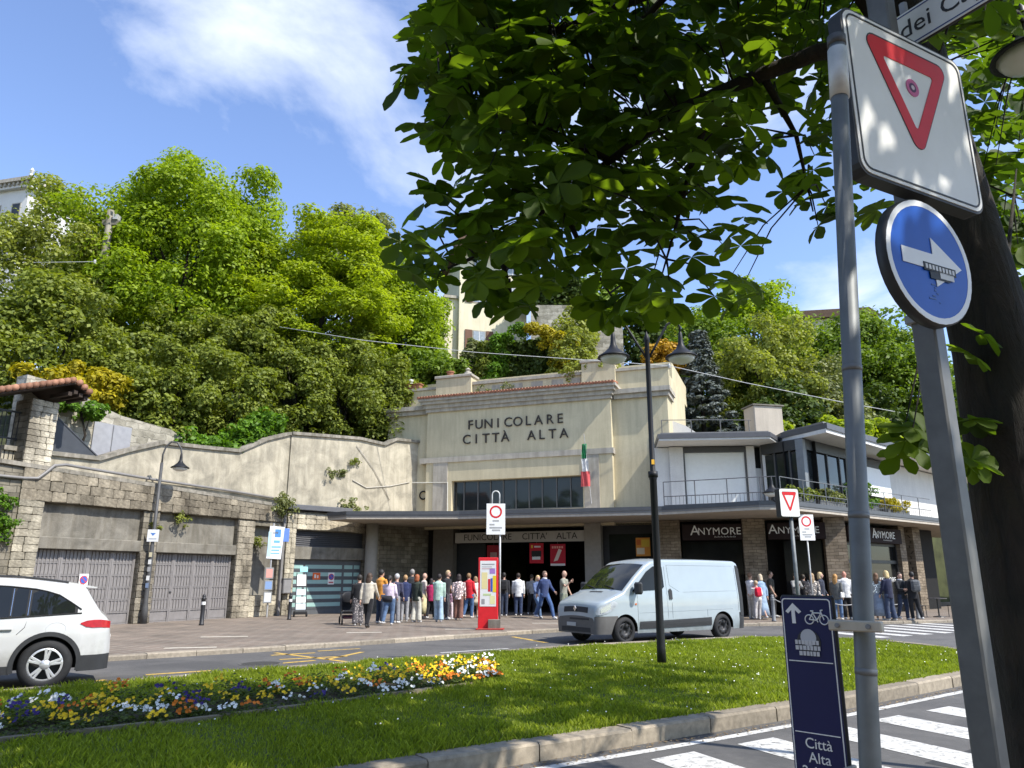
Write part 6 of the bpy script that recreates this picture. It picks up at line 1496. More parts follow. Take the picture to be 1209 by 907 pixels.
MB().prism([(.032, .75), (.045, .75), (.045, .795), (.058, .783), (.068, .79), (.0385, .818), (.010, .79), (.019, .783), (.032, .795)][::1], .0035, .005, Matrix.Translation((.012, 0, 0)) @ XZ).build("arrow", M_WHITEP, bs)
def bike(parent, x, z, s):
    m_ = MB()
    for cx in (-.62, .62): m_.tube([(x + (cx + .36 * math.cos(t)) * s, -.0042, z + .36 * math.sin(t) * s) for t in np.linspace(0, 2 * math.pi, 20)], .045 * s, 4, False)
    for a, b in (((-.62, 0), (-.28, .52)), ((-.28, .52), (.42, .52)), ((-.28, .52), (.02, -.05)), ((.02, -.05), (.42, .52)), ((-.62, 0), (.02, -.05)), ((.62, 0), (.36, .72)), ((.36, .72), (.55, .76)), ((-.34, .66), (-.28, .52)), ((-.48, .67), (-.22, .67)), ((.02, -.05), (.1, -.2))):
        m_.tube([(x + a[0] * s, -.0042, z + a[1] * s), (x + b[0] * s, -.0042, z + b[1] * s)], .05 * s, 4)
    m_.build("bicycle_pictogram", M_WHITEP, parent)
bike(bs, .133, .765, .042)
MB().lathe([(.042, 0), (.042, .002), (0, .002)], 24, Matrix.Translation((.098, -.0035, .69)) @ AX).build("sticker", M_PAPER, bs, (.04, .04, .045)); MB().lathe([(.028, 0), (.028, .003), (0, .003)], 20, Matrix.Translation((.098, -.0035, .705)) @ AX).build("sticker_centre", M_PAPER, bs, (.45, .46, .48))
for k, (a, b) in enumerate(((.05, .14), (.05, .145), (.062, .142))):
    z = .682 - k * .018
    x = a
    while x < b - .006: w_ = rnd(.007, .012); MB().box(x, x + w_, -.0078, -.0066, z, z + .014).build("sticker_print", M_PAPER, bs, (.55, .55, .56)); x += w_ + .003
for z in (.625, .398): MB().box(.02, .175, -.0048, -.0032, z, z + .003).build("divider", M_WHITEP, bs)
for txt, z in (("Città", .366), ("Alta", .322), ("2.6 km", .278)): obj("lettering", text_mesh(txt, .047, .0008), M_WHITEP, bs, loc=(.098, -.0042, z), rot=UPRIGHT)
for z in (.735, .285):
    m_ = MB(); m_.cbox(.193, .365, -.052, -.026, z, z + .034, .004); m_.cbox(.19, .205, -.03, .03, z + .002, z + .032, .003); b_ = m_.build("bracket", M_GALV, bs, (.42, .38, .31))
    for x in (.225, .325): MB().lathe([(.008, 0), (.008, .006), (0, .007)], 8, Matrix.Translation((x, -.052, z + .017)) @ AX).build("bolt", M_GALV, b_, (.2, .2, .2))
P0 = atY(1046, 74, 3.30)
sn = thing("street_name_sign", "white street-name plate lettered dei Cap above the yield sign", "sign", P0, math.atan2(-.85, .53))
MB().cbox(0, .62, 0, .02, 0, .21, .006).build("plate", M_EDGE, sn); MB().prism(rounded(.004, .616, .004, .206, .03), 0, .003, XZ).build("face", plain("enamel_white", (.66, .64, .57), .3, var=.12, scale=6), sn)
ringp(sn, rounded(.014, .606, .014, .196, .024), rounded(.020, .600, .020, .190, .02), -.0045, -.003, plain("enamel_blue", (.03, .05, .16), .3), "border_line")
obj("lettering", text_mesh("dei Cap", .135, .0008, 1.0), M_INK, sn, loc=(.30, -.0042, .105), rot=UPRIGHT)
MB().tube([(.1, .05, -.25), (.1, .05, .3)], .02, 8).build("stem", M_GALV, sn, (.25, .25, .25))

# ------------------------------------------------------------------ signs across the road
def restriction(label, x, y, zc, rz, pole_dx=.14, hoop=True):
    t = thing("restriction_sign", label, "sign", (x, y, .1), rz)
    MB().cbox(-.30, .30, -.015, .01, zc - .49, zc + .49, .005).build("plate", M_PAPER, t, (.78, .77, .74))
    n = 32; ringp(t, [(.20 * math.cos(a), zc + .23 + .20 * math.sin(a)) for a in np.linspace(0, 2 * math.pi, n, False)], [(.145 * math.cos(a), zc + .23 + .145 * math.sin(a)) for a in np.linspace(0, 2 * math.pi, n, False)], -.019, -.0155, M_REDP, "red_ring")
    for (a, b, z) in ((-.10, .10, -.08), (-.2, -.04, -.2), (-.2, .2, -.3), (-.12, .14, -.38)): MB().box(a, b, -.018, -.0155, zc + z, zc + z + .05).build("print", M_PAPER, t, (.35, .35, .34))
    MB().tube([(pole_dx, .045, 0), (pole_dx, .045, zc + .4)], .03, 10).build("pole", M_GALV, t, (.5, .5, .48), smooth=True)
    if hoop: MB().tube([(-.12, .045, zc + .3), (-.12, .045, zc + .75)] + [(.0 - .12 * math.cos(a), .045, zc + .78 + .12 * math.sin(a)) for a in np.linspace(.1, math.pi - .1, 8)] + [(.12, .045, zc + .75), (.12, .045, zc + .3)], .022, 8).build("hoop", M_GALV, t, (.55, .55, .53), smooth=True)
restriction("white traffic restriction sign with red ring beside the red totem", -.52, 24.5, 3.36, R(3))
restriction("white traffic restriction sign with red ring in front of the restaurant", 11.35, 29.5, 3.42, R(6), .0, False)
tt = thing("info_totem", "red information totem with timetable sheet at the kerb", "totem", (-.74, 24.3, .1), R(-4))
MB().cbox(-.31, .31, -.06, .06, 0, 2.15, .015).build("body", M_METAL, tt, (.62, .018, .025)); MB().box(-.25, .25, -.066, -.061, .68, 2.05).build("sheet", M_PAPER, tt, (.74, .73, .70))
for (a, b, c, d, col) in ((.0, .07, 1.12, 1.50, (.55, .03, .04)), (.08, .14, 1.12, 1.52, (.05, .10, .40)), (.15, .25, 1.1, 1.6, (.75, .55, .03)), (-.2, -.02, 1.2, 1.7, (.72, .62, .30)), (.05, .22, 1.66, 1.82, (.35, .2, .5)), (-.2, -.1, .75, .9, (.3, .3, .3)), (.06, .22, .75, 1.0, (.72, .7, .35)), (-.2, .2, 1.93, 1.96, (.3, .3, .3)), (-.2, .12, 1.86, 1.88, (.4, .4, .4)), (-.2, .16, 1.80, 1.82, (.5, .3, .3)), (-.15, .1, 1.0, 1.06, (.5, .6, .3))): MB().box(a, b, -.070, -.0665, c, d).build("print", M_PAPER, tt, col)
MB().cbox(.02, .40, -.2, -.07, .02, .30, .01).build("foot_block", M_CONC, tt); MB().cbox(-.35, .5, -.28, .12, 0, .04, .008).build("base_plate", M_METAL, tt, (.40, .05, .04))
yb_ = thing("yield_box_sign", "dark boxed yield sign on a pole across the lawn", "sign", (6.2, 17.0, .13), R(14))
MB().cbox(-.25, .25, -.02, .16, 2.80, 3.44, .02).build("box", M_EDGE, yb_); MB().prism(rounded(-.235, .235, 2.815, 3.425, .04), .02, .024, XZ).build("face", M_REFL, yb_); yield_face(yb_, 0, 3.13, .38, .46, -.0245)
MB().tube([(.06, .07, 0), (.06, .07, 2.8)], .042, 12).build("pole", M_GALV, yb_, (.14, .15, .155), smooth=True)
bk = thing("sign_back", "dark back of a road sign on a post beside the tree trunk", "sign", (18.6, 31.3, .1), R(-10))
MB().tube([(0, 0, 0), (0, 0, 4.2)], .05, 10).build("post", M_METAL, bk, (.04, .04, .045)); MB().prism([(-.34, 3.9), (-.34, 2.9), (0, 2.5), (.34, 2.9), (.34, 3.9), (0, 4.25)], .03, .06, XZ).build("plate_back", M_METAL, bk, (.05, .055, .065)); MB().prism(rounded(-.26, .26, 1.9, 2.45, .05), .03, .06, XZ).build("lower_plate", M_METAL, bk, (.05, .055, .065)); MB().tube([(-.02 - .3 * math.cos(a), 0, 4.2 + .3 * math.sin(a)) for a in np.linspace(0, math.pi, 8)], .025, 6).build("hoop", M_METAL, bk, (.05, .05, .05))
bo = Matrix.Translation(GW_O) @ Matrix.Rotation(GW_A, 4, "Z")
bt = thing("bus_stop_sign", "tilted white bus-stop timetable board on a post by the niche", "sign", bo @ Vector((9.2, -.6, .1)), R(30))
MB().tube([(.05, .05, 0), (.05, .05, 3.75)], .035, 10).build("post", M_GALV, bt, (.4, .4, .4)); MB().cbox(-.30, .30, -.03, .02, 2.3, 3.62, .01, Matrix.Rotation(R(3), 4, "Y")).build("board", M_PAPER, bt, (.72, .74, .75))
for (a, b, c, d, col) in ((-.02, .22, 3.18, 3.5, (.08, .25, .55)), (-.05, .2, 2.95, 3.05, (.15, .4, .6)), (-.12, .26, 2.75, 2.82, (.2, .45, .62)), (-.12, .2, 2.62, 2.68, (.2, .45, .62)), (-.14, .22, 2.5, 2.55, (.2, .45, .62)), (-.28, -.14, 2.4, 3.4, (.45, .65, .72)), (-.12, .1, 3.32, 3.4, (.4, .4, .4))): MB().box(a + .13, b + .13, -.036, -.031, c, d).build("print", M_PAPER, bt, col)
for (z0, z1, col) in ((1.5, 1.95, (.6, .3, .25)), (1.05, 1.45, (.2, .3, .5)), (.55, 1.0, (.6, .62, .62))):
    c_ = MB().cbox(-.17, .17, -.05, .0, z0, z1, .01).build("timetable_case", M_METAL, bt, (.25, .25, .24)); MB().box(-.13, .13, -.055, -.0505, z0 + .05, z1 - .05).build("timetable_sheet", M_PAPER, c_, col)
MB().cbox(.35, .7, -.02, .02, 3.0, 3.55, .01).build("blue_flag_sign", M_PAPER, bt, (.12, .22, .55))
ns = thing("wheeled_notice_stand", "black wheeled notice stand with white leaflets by the green garage door", "stand", (-8.75, 32.4, .1), R(25))
MB().cbox(-.26, .26, -.3, -.02, .10, .22, .02).build("base", M_METAL, ns, (.02, .02, .02))
for sx in (-.22, .22):
    MB().tube([(sx, -.26, .1), (sx * .9, .05, 1.75)], .018, 6).build("upright", M_METAL, ns, (.03, .03, .03)); MB().lathe([(.0, -.03), (.08, -.03), (.08, .03), (0, .03)], 12, Matrix.Translation((sx * 1.15, -.2, .08)) @ Matrix.Rotation(R(90), 4, "Y")).build("wheel", M_RUBBER, ns)
for k, z in enumerate((.28, .55, .85, 1.22)): h = .24 if k < 3 else .46; MB().cbox(-.2, .2, -.02, .0, 0, h, .005, Matrix.Translation((0, -.26 + z * .19, z)) @ Matrix.Rotation(R(-11), 4, "X")).build("leaflet_panel", M_PAPER, ns, ((.60, .64, .66), (.66, .66, .62), (.55, .62, .66), (.72, .71, .66))[k])
MB().cbox(-.14, .18, -.02, .0, 0, .22, .005, Matrix.Translation((.06, .07, 1.78)) @ Matrix.Rotation(R(-11), 4, "X")).build("top_card", M_PAPER, ns, (.3, .6, .62))
def bollard(label, p, col=(.022, .022, .024), band=True, h=1.0):
    t = thing("bollard", label, "bollard", p, group="bollards")
    MB().lathe([(.085, 0), (.08, .05), (.07, .06), (.065, h * .82), (.075, h * .84), (.075, h * .88), (.05, h * .9), (.06, h * .94), (.04, h * .99), (0, h)], 14).build("post", M_METAL, t, col, smooth=True)
    if band: MB().lathe([(.0705, h * .66), (.0705, h * .76)], 14).build("white_band", M_PAPER, t, (.7, .7, .68))
    else: MB().lathe([(.072, h * .78), (.072, h * .82)], 14).build("cap_band", M_METAL, t, (.25, .25, .25))
    return t
bollard("black bollard with white band before the second garage door", (-10.38, 26.4, .1))
bollard("black bollard with white band near the green garage door", (-8.45, 29.9, .1))
cb = [(9.55, 28.75), (11.55, 29.3), (13.6, 29.85), (15.7, 30.45)]
for i, (x, y) in enumerate(cb):
    t = bollard(["grey chain bollard just behind the van's rear", "grey chain bollard behind the bicycle sign", "grey chain bollard beside the woman in patterned skirt", "grey chain bollard right of the backpack man"][i], (x, y, .1), (.17, .175, .18), False, .95)
    if i < 3:
        dx_, dy_ = cb[i + 1][0] - x, cb[i + 1][1] - y
        MB().tube([(dx_ * u, dy_ * u, .82 - .28 * 4 * u * (1 - u)) for u in np.linspace(0, 1, 11)], .017, 5).build("chain", M_GALV, t, (.3, .3, .3))
# café table and chairs at the right
ct = thing("cafe_table", "small dark café table outside the restaurant at right", "table", (17.3, 31.9, .1))
MB().lathe([(.36, .72), (.36, .75), (0, .75)], 18).build("top", M_METAL, ct, (.10, .09, .085)); MB().tube([(0, 0, 0), (0, 0, .72)], .03, 8).build("stem", M_METAL, ct, (.03, .03, .03)); MB().lathe([(.24, 0), (.22, .03), (.03, .06)], 14).build("foot", M_METAL, ct, (.03, .03, .03))
for i, (x, y, a, lab) in enumerate(((16.6, 32.0, 80, "dark slatted café chair left of the café table"), (18.1, 32.1, -80, "dark slatted café chair right of the café table"))):
    t = thing("cafe_chair", lab, "chair", (x, y, .1), R(a)); MB().cbox(-.2, .2, -.2, .2, .43, .46, .008).build("seat", M_METAL, t, (.03, .028, .026))
    for sx in (-.18, .18):
        MB().tube([(sx, -.18, 0), (sx, -.17, .44)], .014, 6).build("leg", M_METAL, t, (.03, .03, .03)); MB().tube([(sx, .2, 0), (sx, .18, .45), (sx, .25, .86)], .014, 6).build("leg", M_METAL, t, (.03, .03, .03))
    for k in range(4): MB().box(-.18, .18, .21, .23, .56 + k * .08, .60 + k * .08).build("back_slat", M_METAL, t, (.035, .03, .028))
# pushchair
pc = thing("pushchair", "black folding pushchair beside the woman in floral trousers", "pushchair", (-5.75, 27.35, .1), R(200))
MB().tube([(-.25, 0, .95), (-.27, .0, 1.02), (.27, 0, 1.02), (.25, 0, .95)], .016, 6).build("handle", M_METAL, pc, (.02, .02, .02))
for sx in (-.24, .24):
    MB().tube([(sx, 0, .98), (sx, .35, .5), (sx, .75, .12)], .015, 6).build("frame_tube", M_METAL, pc, (.03, .03, .03)); MB().tube([(sx, .45, .5), (sx, .1, .12)], .015, 6).build("frame_tube", M_METAL, pc, (.03, .03, .03))
    for yy, r_ in ((.1, .13), (.75, .10)):
        w = bpy.data.objects.new("wheel", None); COL.objects.link(w); w.parent = pc; w.location = (sx, yy, r_)
        MB().lathe([(r_ - .03, -.02), (r_, -.012), (r_, .012), (r_ - .03, .02), (r_ - .03, -.02)], 18, Matrix.Rotation(R(90), 4, "Y")).build("tyre", M_RUBBER, w, smooth=True)
        for k in range(3): MB().box(-.006, .006, -r_ + .02, r_ - .02, -.008, .008, Matrix.Rotation(R(60 * k), 4, "X")).build("spoke", M_METAL, w, (.1, .1, .1))
m_ = MB(); m_.cbox(-.2, .2, .25, .62, .38, .46, .03); m_.cbox(-.2, .2, -.04, .04, 0, .5, .03, Matrix.Translation((0, .28, .42)) @ Matrix.Rotation(R(28), 4, "X")); m_.build("seat", M_CLOTH, pc, (.018, .018, .02))
hm = MB(); n = 8
for i in range(n + 1):
    a = R(-20 + 120 * i / n)
    for j in range(7): b = math.pi * j / 6; hm.v.append((-.24 * math.cos(b), .30 - .05 + .32 * math.sin(a) * (.35 + .65 * math.sin(b)) , .78 + .30 * math.cos(a) * (.3 + .7 * math.sin(b))))
for i in range(n):
    for j in range(6): hm.f.append((i * 7 + j, i * 7 + j + 1, (i + 1) * 7 + j + 1, (i + 1) * 7 + j))
hm.build("hood", M_CLOTH, pc, (.015, .015, .017), smooth=True); MB().cbox(-.18, .18, .1, .5, .18, .3, .03).build("basket", M_CLOTH, pc, (.05, .02, .03))
# ------------------------------------------------------------------ people: one continuous remeshed body each, with clothing and hair as children
def remesh(mb, name, voxel, smooth_it=2):
    me = mb.mesh(name); o = bpy.data.objects.new(name, me); COL.objects.link(o)
    md = o.modifiers.new("r", "REMESH"); md.mode = "VOXEL"; md.voxel_size = voxel
    sm = o.modifiers.new("s", "SMOOTH"); sm.factor = .5; sm.iterations = smooth_it
    dg = bpy.context.evaluated_depsgraph_get(); out = bpy.data.meshes.new_from_object(o.evaluated_get(dg)); out.name = name
    out.polygons.foreach_set("use_smooth", [True] * len(out.polygons))
    bpy.data.objects.remove(o); bpy.data.meshes.remove(me); return out
def ell(mb, c, r, n=12, m=8):
    vs = []; fs = []
    for i in range(m + 1):
        t = math.pi * i / m
        for k in range(n): a = 2 * math.pi * k / n; vs.append((c[0] + r[0] * math.sin(t) * math.cos(a), c[1] + r[1] * math.sin(t) * math.sin(a), c[2] - r[2] * math.cos(t)))
    for i in range(m):
        for k in range(n): fs.append((i * n + k, i * n + (k + 1) % n, (i + 1) * n + (k + 1) % n, (i + 1) * n + k))
    mb.add(vs, fs)
# pose = joints for a 1.72 m figure facing -y
def pose(stride=0.0, la=(0, 0), ra=(0, 0), lean=0.0, stance=.1, sway=0.0, turn=0.0):
    """la / ra: (forward swing at shoulder, elbow bend) in degrees"""
    J = {"pel": Vector((0, 0, .93)), "che": Vector((0, -lean * .3, 1.27)), "nek": Vector((0, -lean * .38, 1.46)), "hed": Vector((0, -.015 - lean * .48, 1.615))}
    for s_, sg in (("l", 1), ("r", -1)):
        st_ = stride * sg
        hip = Vector((sg * .092, 0, .90)); J["hip" + s_] = hip
        fy = -st_ * .42
        J["foo" + s_] = Vector((sg * stance, fy + .01, .075 + (.05 if st_ < -.2 else 0)))
        mid = (hip + J["foo" + s_]) / 2; J["kne" + s_] = Vector((mid.x, mid.y - .025 - abs(st_) * .05, .49))
        sh = Vector((sg * .185, -lean * .34, 1.40)); J["sho" + s_] = sh
        f, e = la if s_ == "l" else ra
        d1 = Vector((sg * .12, -math.sin(R(f)), -math.cos(R(f)))).normalized(); J["elb" + s_] = sh + d1 * .29
        d2 = Vector((-sg * .06 * (e / 45.0) + sg * .03, -math.sin(R(f + e)), -math.cos(R(f + e)))).normalized(); J["wri" + s_] = J["elb" + s_] + d2 * .25; J["hd" + s_] = d2
    for k in J:
        if k[:3] == "foo" or k[:2] == "hd": continue
        z = J[k].z; J[k] = J[k] + Vector((sway * (min(z, .95) / .95 - max(0, z - .95) * 1.3) * .07 + (turn * .03 if k == "hed" else 0), 0, 0))
    return J
def body_meshes(J, female, voxel=.02):
    sh = .92 if female else 1.0
    B = MB()
    ell(B, J["hed"], (.078, .095, .115)); ell(B, J["hed"] + Vector((0, -.045, -.06)), (.05, .045, .05)); ell(B, J["hed"] + Vector((0, -.098, -.012)), (.014, .022, .026), 8, 6)
    for sg in (-1, 1): ell(B, J["hed"] + Vector((sg * .08, .01, -.01)), (.014, .024, .034), 8, 6)
    B.tube([J["che"], J["nek"], J["hed"] + Vector((0, .01, -.06))], [.09, .056, .056], 10)
    B.tube([J["pel"] + Vector((0, 0, -.06)), J["pel"] + Vector((0, 0, .1)), J["che"], J["che"] + Vector((0, 0, .13)), J["nek"]], [.135, .125, .15 * sh, .14 * sh, .06], 12, sq=(1.12, .72))
    for s_ in "lr":
        B.tube([J["sho" + s_] + Vector((0, 0, .0)), J["elb" + s_], J["wri" + s_]], [.054 * sh, .043 * sh, .028], 8); B.tube([J["hip" + s_], J["kne" + s_], J["foo" + s_]], [.088, .06, .042], 8)
        B.tube([J["foo" + s_] + Vector((0, .05, -.03)), J["foo" + s_] + Vector((0, -.14, -.045))], [.042, .036], 8)
    body = remesh(B, "body", voxel)
    # hands: palm and five fingers each, joined into the body mesh
    H = MB()
    for s_, sg in (("l", 1), ("r", -1)):
        d = J["hd" + s_]; w = J["wri" + s_]; side = d.cross(Vector((sg, 0, 0)));  side = side.normalized() if side.length > .05 else Vector((0, -1, 0)); nrm = side.cross(d).normalized()
        H.tube([w - d * .02, w + d * .05, w + d * .09], [.024, .032, .03], 6, sq=(1, 1))
        for k, (o_, L) in enumerate(((-.03, .06), (-.01, .075), (.01, .07), (.03, .055))):
            b0 = w + d * .085 + side * o_; k1 = b0 + d * L * .55; H.tube([b0, k1, k1 + (d * .7 - nrm * sg * .5 + Vector((0, -.3, 0))).normalized() * L * .5], [.0095, .009, .007], 5)
        b0 = w + d * .03 + side * .03; H.tube([b0, b0 + (side * .8 + d * .6) * .035, b0 + (side * .5 + d) * .06], [.011, .010, .008], 5)
    bm = bmesh.new(); bm.from_mesh(body); bm.from_mesh(H.mesh("hands")); bm.to_mesh(body); bm.free(); body.polygons.foreach_set("use_smooth", [True] * len(body.polygons))
    T = MB(); e = .022
    T.tube([J["pel"] + Vector((0, 0, -.05)), J["pel"] + Vector((0, 0, .08)), J["che"], J["che"] + Vector((0, 0, .12)), J["nek"] + Vector((0, .0, .0))], [.155, .15, .15 * sh + e, .14 * sh + e, .07], 14, sq=(1.12, .78))
    long_ = MB(); long_.v, long_.f = list(T.v), list(T.f); tee = MB(); tee.v, tee.f = list(T.v), list(T.f)
    for s_ in "lr":
        long_.tube([J["sho" + s_] + (J["che"] - J["sho" + s_]) * .25, J["sho" + s_], J["elb" + s_], J["wri" + s_] - J["hd" + s_] * .01], [.075, .07 * sh, .058 * sh, .042], 9)
        tee.tube([J["sho" + s_] + (J["che"] - J["sho" + s_]) * .25, J["sho" + s_], J["sho" + s_].lerp(J["elb" + s_], .7)], [.075, .072 * sh, .064 * sh], 9)
    jac = MB(); jac.v, jac.f = list(long_.v), list(long_.f)
    jac.tube([J["pel"] + Vector((0, 0, -.16)), J["pel"] + Vector((0, 0, .1)), J["che"], J["che"] + Vector((0, 0, .13)), J["nek"] + Vector((0, 0, .03))], [.158, .158, .155 * sh + e, .14 * sh + e, .075], 14, sq=(1.13, .82))
    Q = MB(); wide = MB()
    for mb, k1, k2, a in ((Q, .078, .062, 0), (wide, .088, .10, 0)):
        mb.tube([J["pel"] + Vector((0, 0, .09)), J["pel"], J["pel"] + Vector((0, 0, -.10))], [.135, .155, .12], 12, sq=(1.1, .78))
        for s_ in "lr": mb.tube([J["hip" + s_] + Vector((0, 0, .02)), J["hip" + s_].lerp(J["kne" + s_], .5), J["kne" + s_], J["foo" + s_] + Vector((0, 0, -.0))], [.104, .092, k1, k2], 10)
    SH = []
    for s_ in "lr":
        f = J["foo" + s_]; S = MB(); SH.append(S); S.tube([f + Vector((0, .07, -.035)), f + Vector((0, .02, -.02)), f + Vector((0, -.08, -.035)), f + Vector((0, -.17, -.05))], [.036, .052, .048, .032], 9, sq=(1, .8))
    sk = MB(); zb_ = .16
    prof = [(.15, J["pel"].z + .06), (.18, J["pel"].z - .1), (.24, .5), (.29, zb_), (.27, zb_), (.2, .5)]
    n = 18; o = len(sk.v)
    for i, (r_, z) in enumerate(prof):
        for k in range(n): a = 2 * math.pi * k / n; q = 1 + (.09 * math.sin(a * 6) if 1 < i < 5 else 0); sk.v.append((r_ * q * math.cos(a), r_ * .8 * q * math.sin(a), z))
    for i in range(len(prof) - 1):
        for k in range(n): sk.f.append((i * n + k, i * n + (k + 1) % n, (i + 1) * n + (k + 1) % n, (i + 1) * n + k))
    skirt = sk.mesh("skirt", True)
    return {"body": body, "long": remesh(long_, "top", voxel), "tee": remesh(tee, "top", voxel), "jacket": remesh(jac, "jacket", voxel), "trousers": remesh(Q, "trousers", voxel), "wide": remesh(wide, "trousers", voxel), "shoes": [remesh(S, "shoe", .014, 1) for S in SH], "skirt": skirt, "J": J}
def hair_mesh(J, style):
    h = J["hed"]; M_ = MB()
    if style == "bald": return None
    ell(M_, h + Vector((0, .018, .028)), (.094, .104, .112)); 
    if style == "long": M_.tube([h + Vector((0, .05, .03)), h + Vector((0, .085, -.10)), h + Vector((0, .10, -.26)), h + Vector((0, .10, -.38))], [.08, .085, .075, .03], 10, sq=(1.15, .6))
    if style == "bob": M_.tube([h + Vector((0, .035, .03)), h + Vector((0, .05, -.10)), h + Vector((0, .05, -.15))], [.095, .098, .07], 10, sq=(1.05, .8))
    if style == "tail": M_.tube([h + Vector((0, .09, .05)), h + Vector((0, .16, 0)), h + Vector((0, .15, -.16)), h + Vector((0, .13, -.24))], [.03, .04, .03, .01], 8)
    me = remesh(M_, "hair", .014, 2)
    # bring the hairline back from the face
    co = np.empty(len(me.vertices) * 3, np.float32); me.vertices.foreach_get("co", co); co = co.reshape(-1, 3)
    lo = (co[:, 1] < h.y - .035) & (co[:, 2] < h.z + .062); co[lo, 1] = np.maximum(co[lo, 1], h.y + .0) ; me.vertices.foreach_set("co", co.ravel()); me.update()
    return me
POSES = {"stand": pose(0, (5, 12), (5, 12)), "step": pose(.55, (-18, 15), (22, 25), .08), "fold": pose(.0, (28, 85), (28, 85)), "phone": pose(.15, (10, 18), (35, 95), .05), "hip": pose(.12, (-12, 35), (8, 20)), "walk": pose(.95, (25, 25), (-25, 12), .06), "lounge": pose(.22, (-5, 50), (18, 70), .02, .13, 1.0, .6), "slouch": pose(-.12, (8, 22), (-8, 18), .10, .12, -.9, -.7), "point": pose(.2, (48, 40), (2, 14), .05, .11, .7, .5)}
BM = {}
def get_body(ps, fem):
    if (ps, fem) not in BM: BM[ps, fem] = body_meshes(POSES[ps], fem)
    return BM[ps, fem]
HM = {}
SKIN = (.50, .31, .225)
def person(label, px, py, face, ps="stand", fem=False, h=1.72, top=("long", (.3, .3, .3)), legs=("trousers", (.05, .06, .1)), hair=("short", (.05, .03, .02)), shoes=(.55, .54, .52), bag=None, group=None, glasses=False, scarf=None, Y=None, skin=SKIN, printed=False):
    g = gnd(px, py, .1)
    if Y is not None: g = Vector(((px - 604.5) / 919.0 * Y, Y, .1))
    t = thing("person", label, "person", g, R(face), group); s = h / 1.72; mx = RNG.choice((-1, 1)) * rnd(.93, 1.07); t.scale = (s * mx, s * rnd(.95, 1.06), s)
    D = get_body(ps, fem); J = D["J"]
    obj("body", D["body"], M_SKIN, t, skin)
    pr_top = printed and ("top" in label or "blouse" in label or "outfit" in label) and "black top" not in label and "white blouse" not in label
    obj("jacket" if top[0] == "jacket" else "top", D[top[0]], M_CLOTH, t, top[1])
    if pr_top: t.children[-1].material_slots[0].link = "OBJECT"; t.children[-1].material_slots[0].material = M_PRINT
    if legs[0] == "skirt": obj("skirt", D["skirt"], M_CLOTH, t, legs[1])
    elif legs[0] == "shorts": obj("skirt", D["skirt"], M_CLOTH, t, legs[1], scale=(.92, .92, .55), loc=(0, 0, .43))
    else: obj("trousers", D[legs[0]], M_CLOTH, t, legs[1])
    if printed and not pr_top: t.children[-1].material_slots[0].link = "OBJECT"; t.children[-1].material_slots[0].material = M_PRINT
    [obj("shoe", q, M_PLASTIC, t, shoes) for q in D["shoes"]]
    if hair[0] != "bald":
        k = (ps, hair[0])
        if k not in HM: HM[k] = hair_mesh(J, hair[0])
        obj("hair", HM[k], M_HAIR, t, hair[1])
    hd = J["hed"]
    for sg in (-1, 1): m_ = MB(); ell(m_, hd + Vector((sg * .032, -.088, .008)), (.012, .008, .008), 6, 4); m_.build("eye", M_PLASTIC, t, (.03, .025, .02))
    MB().box(-.024, .024, hd.y - .096, hd.y - .085, hd.z - .062, hd.z - .054).build("mouth", M_SKIN, t, (.30, .10, .09))
    if glasses: MB().cbox(-.07, .07, hd.y - .108, hd.y - .085, hd.z - .005, hd.z + .028, .008).build("sunglasses", M_PLASTIC, t, (.015, .015, .015))
    if scarf: MB().lathe([(.075, -.04), (.095, 0), (.085, .04), (.06, .04)], 14, Matrix.Translation(J["nek"])).build("scarf", M_CLOTH, t, scarf, smooth=True)
    if bag:
        kind, col = bag
        if kind == "backpack": b_ = MB().cbox(-.15, .15, .12, .30, 1.02, 1.45, .06).build("backpack", M_CLOTH, t, col); MB().cbox(-.11, .11, .30, .34, 1.06, 1.25, .02).build("pocket", M_CLOTH, b_, tuple(c * .8 for c in col)); [MB().tube([(sx, .12, 1.42), (sx, -.05, 1.47), (sx, -.13, 1.3), (sx * 1.1, .0, 1.1)], .014, 5).build("strap", M_CLOTH, b_, col) for sx in (-.11, .11)]
        elif kind == "shoulder": b_ = MB().cbox(.16, .26, -.15, .15, .82, 1.06, .04).build("handbag", M_CLOTH, t, col); MB().tube([(.21, 0, 1.05), (.0, .11, 1.3), (-.16, .02, 1.47), (-.05, -.16, 1.3), (.2, -.1, 1.05)], .01, 5).build("strap", M_CLOTH, b_, col)
        elif kind == "waist": MB().lathe([(.175, -.13), (.2, -.02), (.18, .08), (.165, .08)], 16, Matrix.Translation((0, 0, .95)) @ Matrix.Diagonal((1.1, .85, 1.0, 1))).build("tied_jacket", M_CLOTH, t, col, smooth=True)
    return t
JEANS, DARK, GREY, BLACK = (.10, .16, .27), (.035, .045, .075), (.22, .22, .23), (.018, .018, .02)
GQ = "people queuing outside the station"
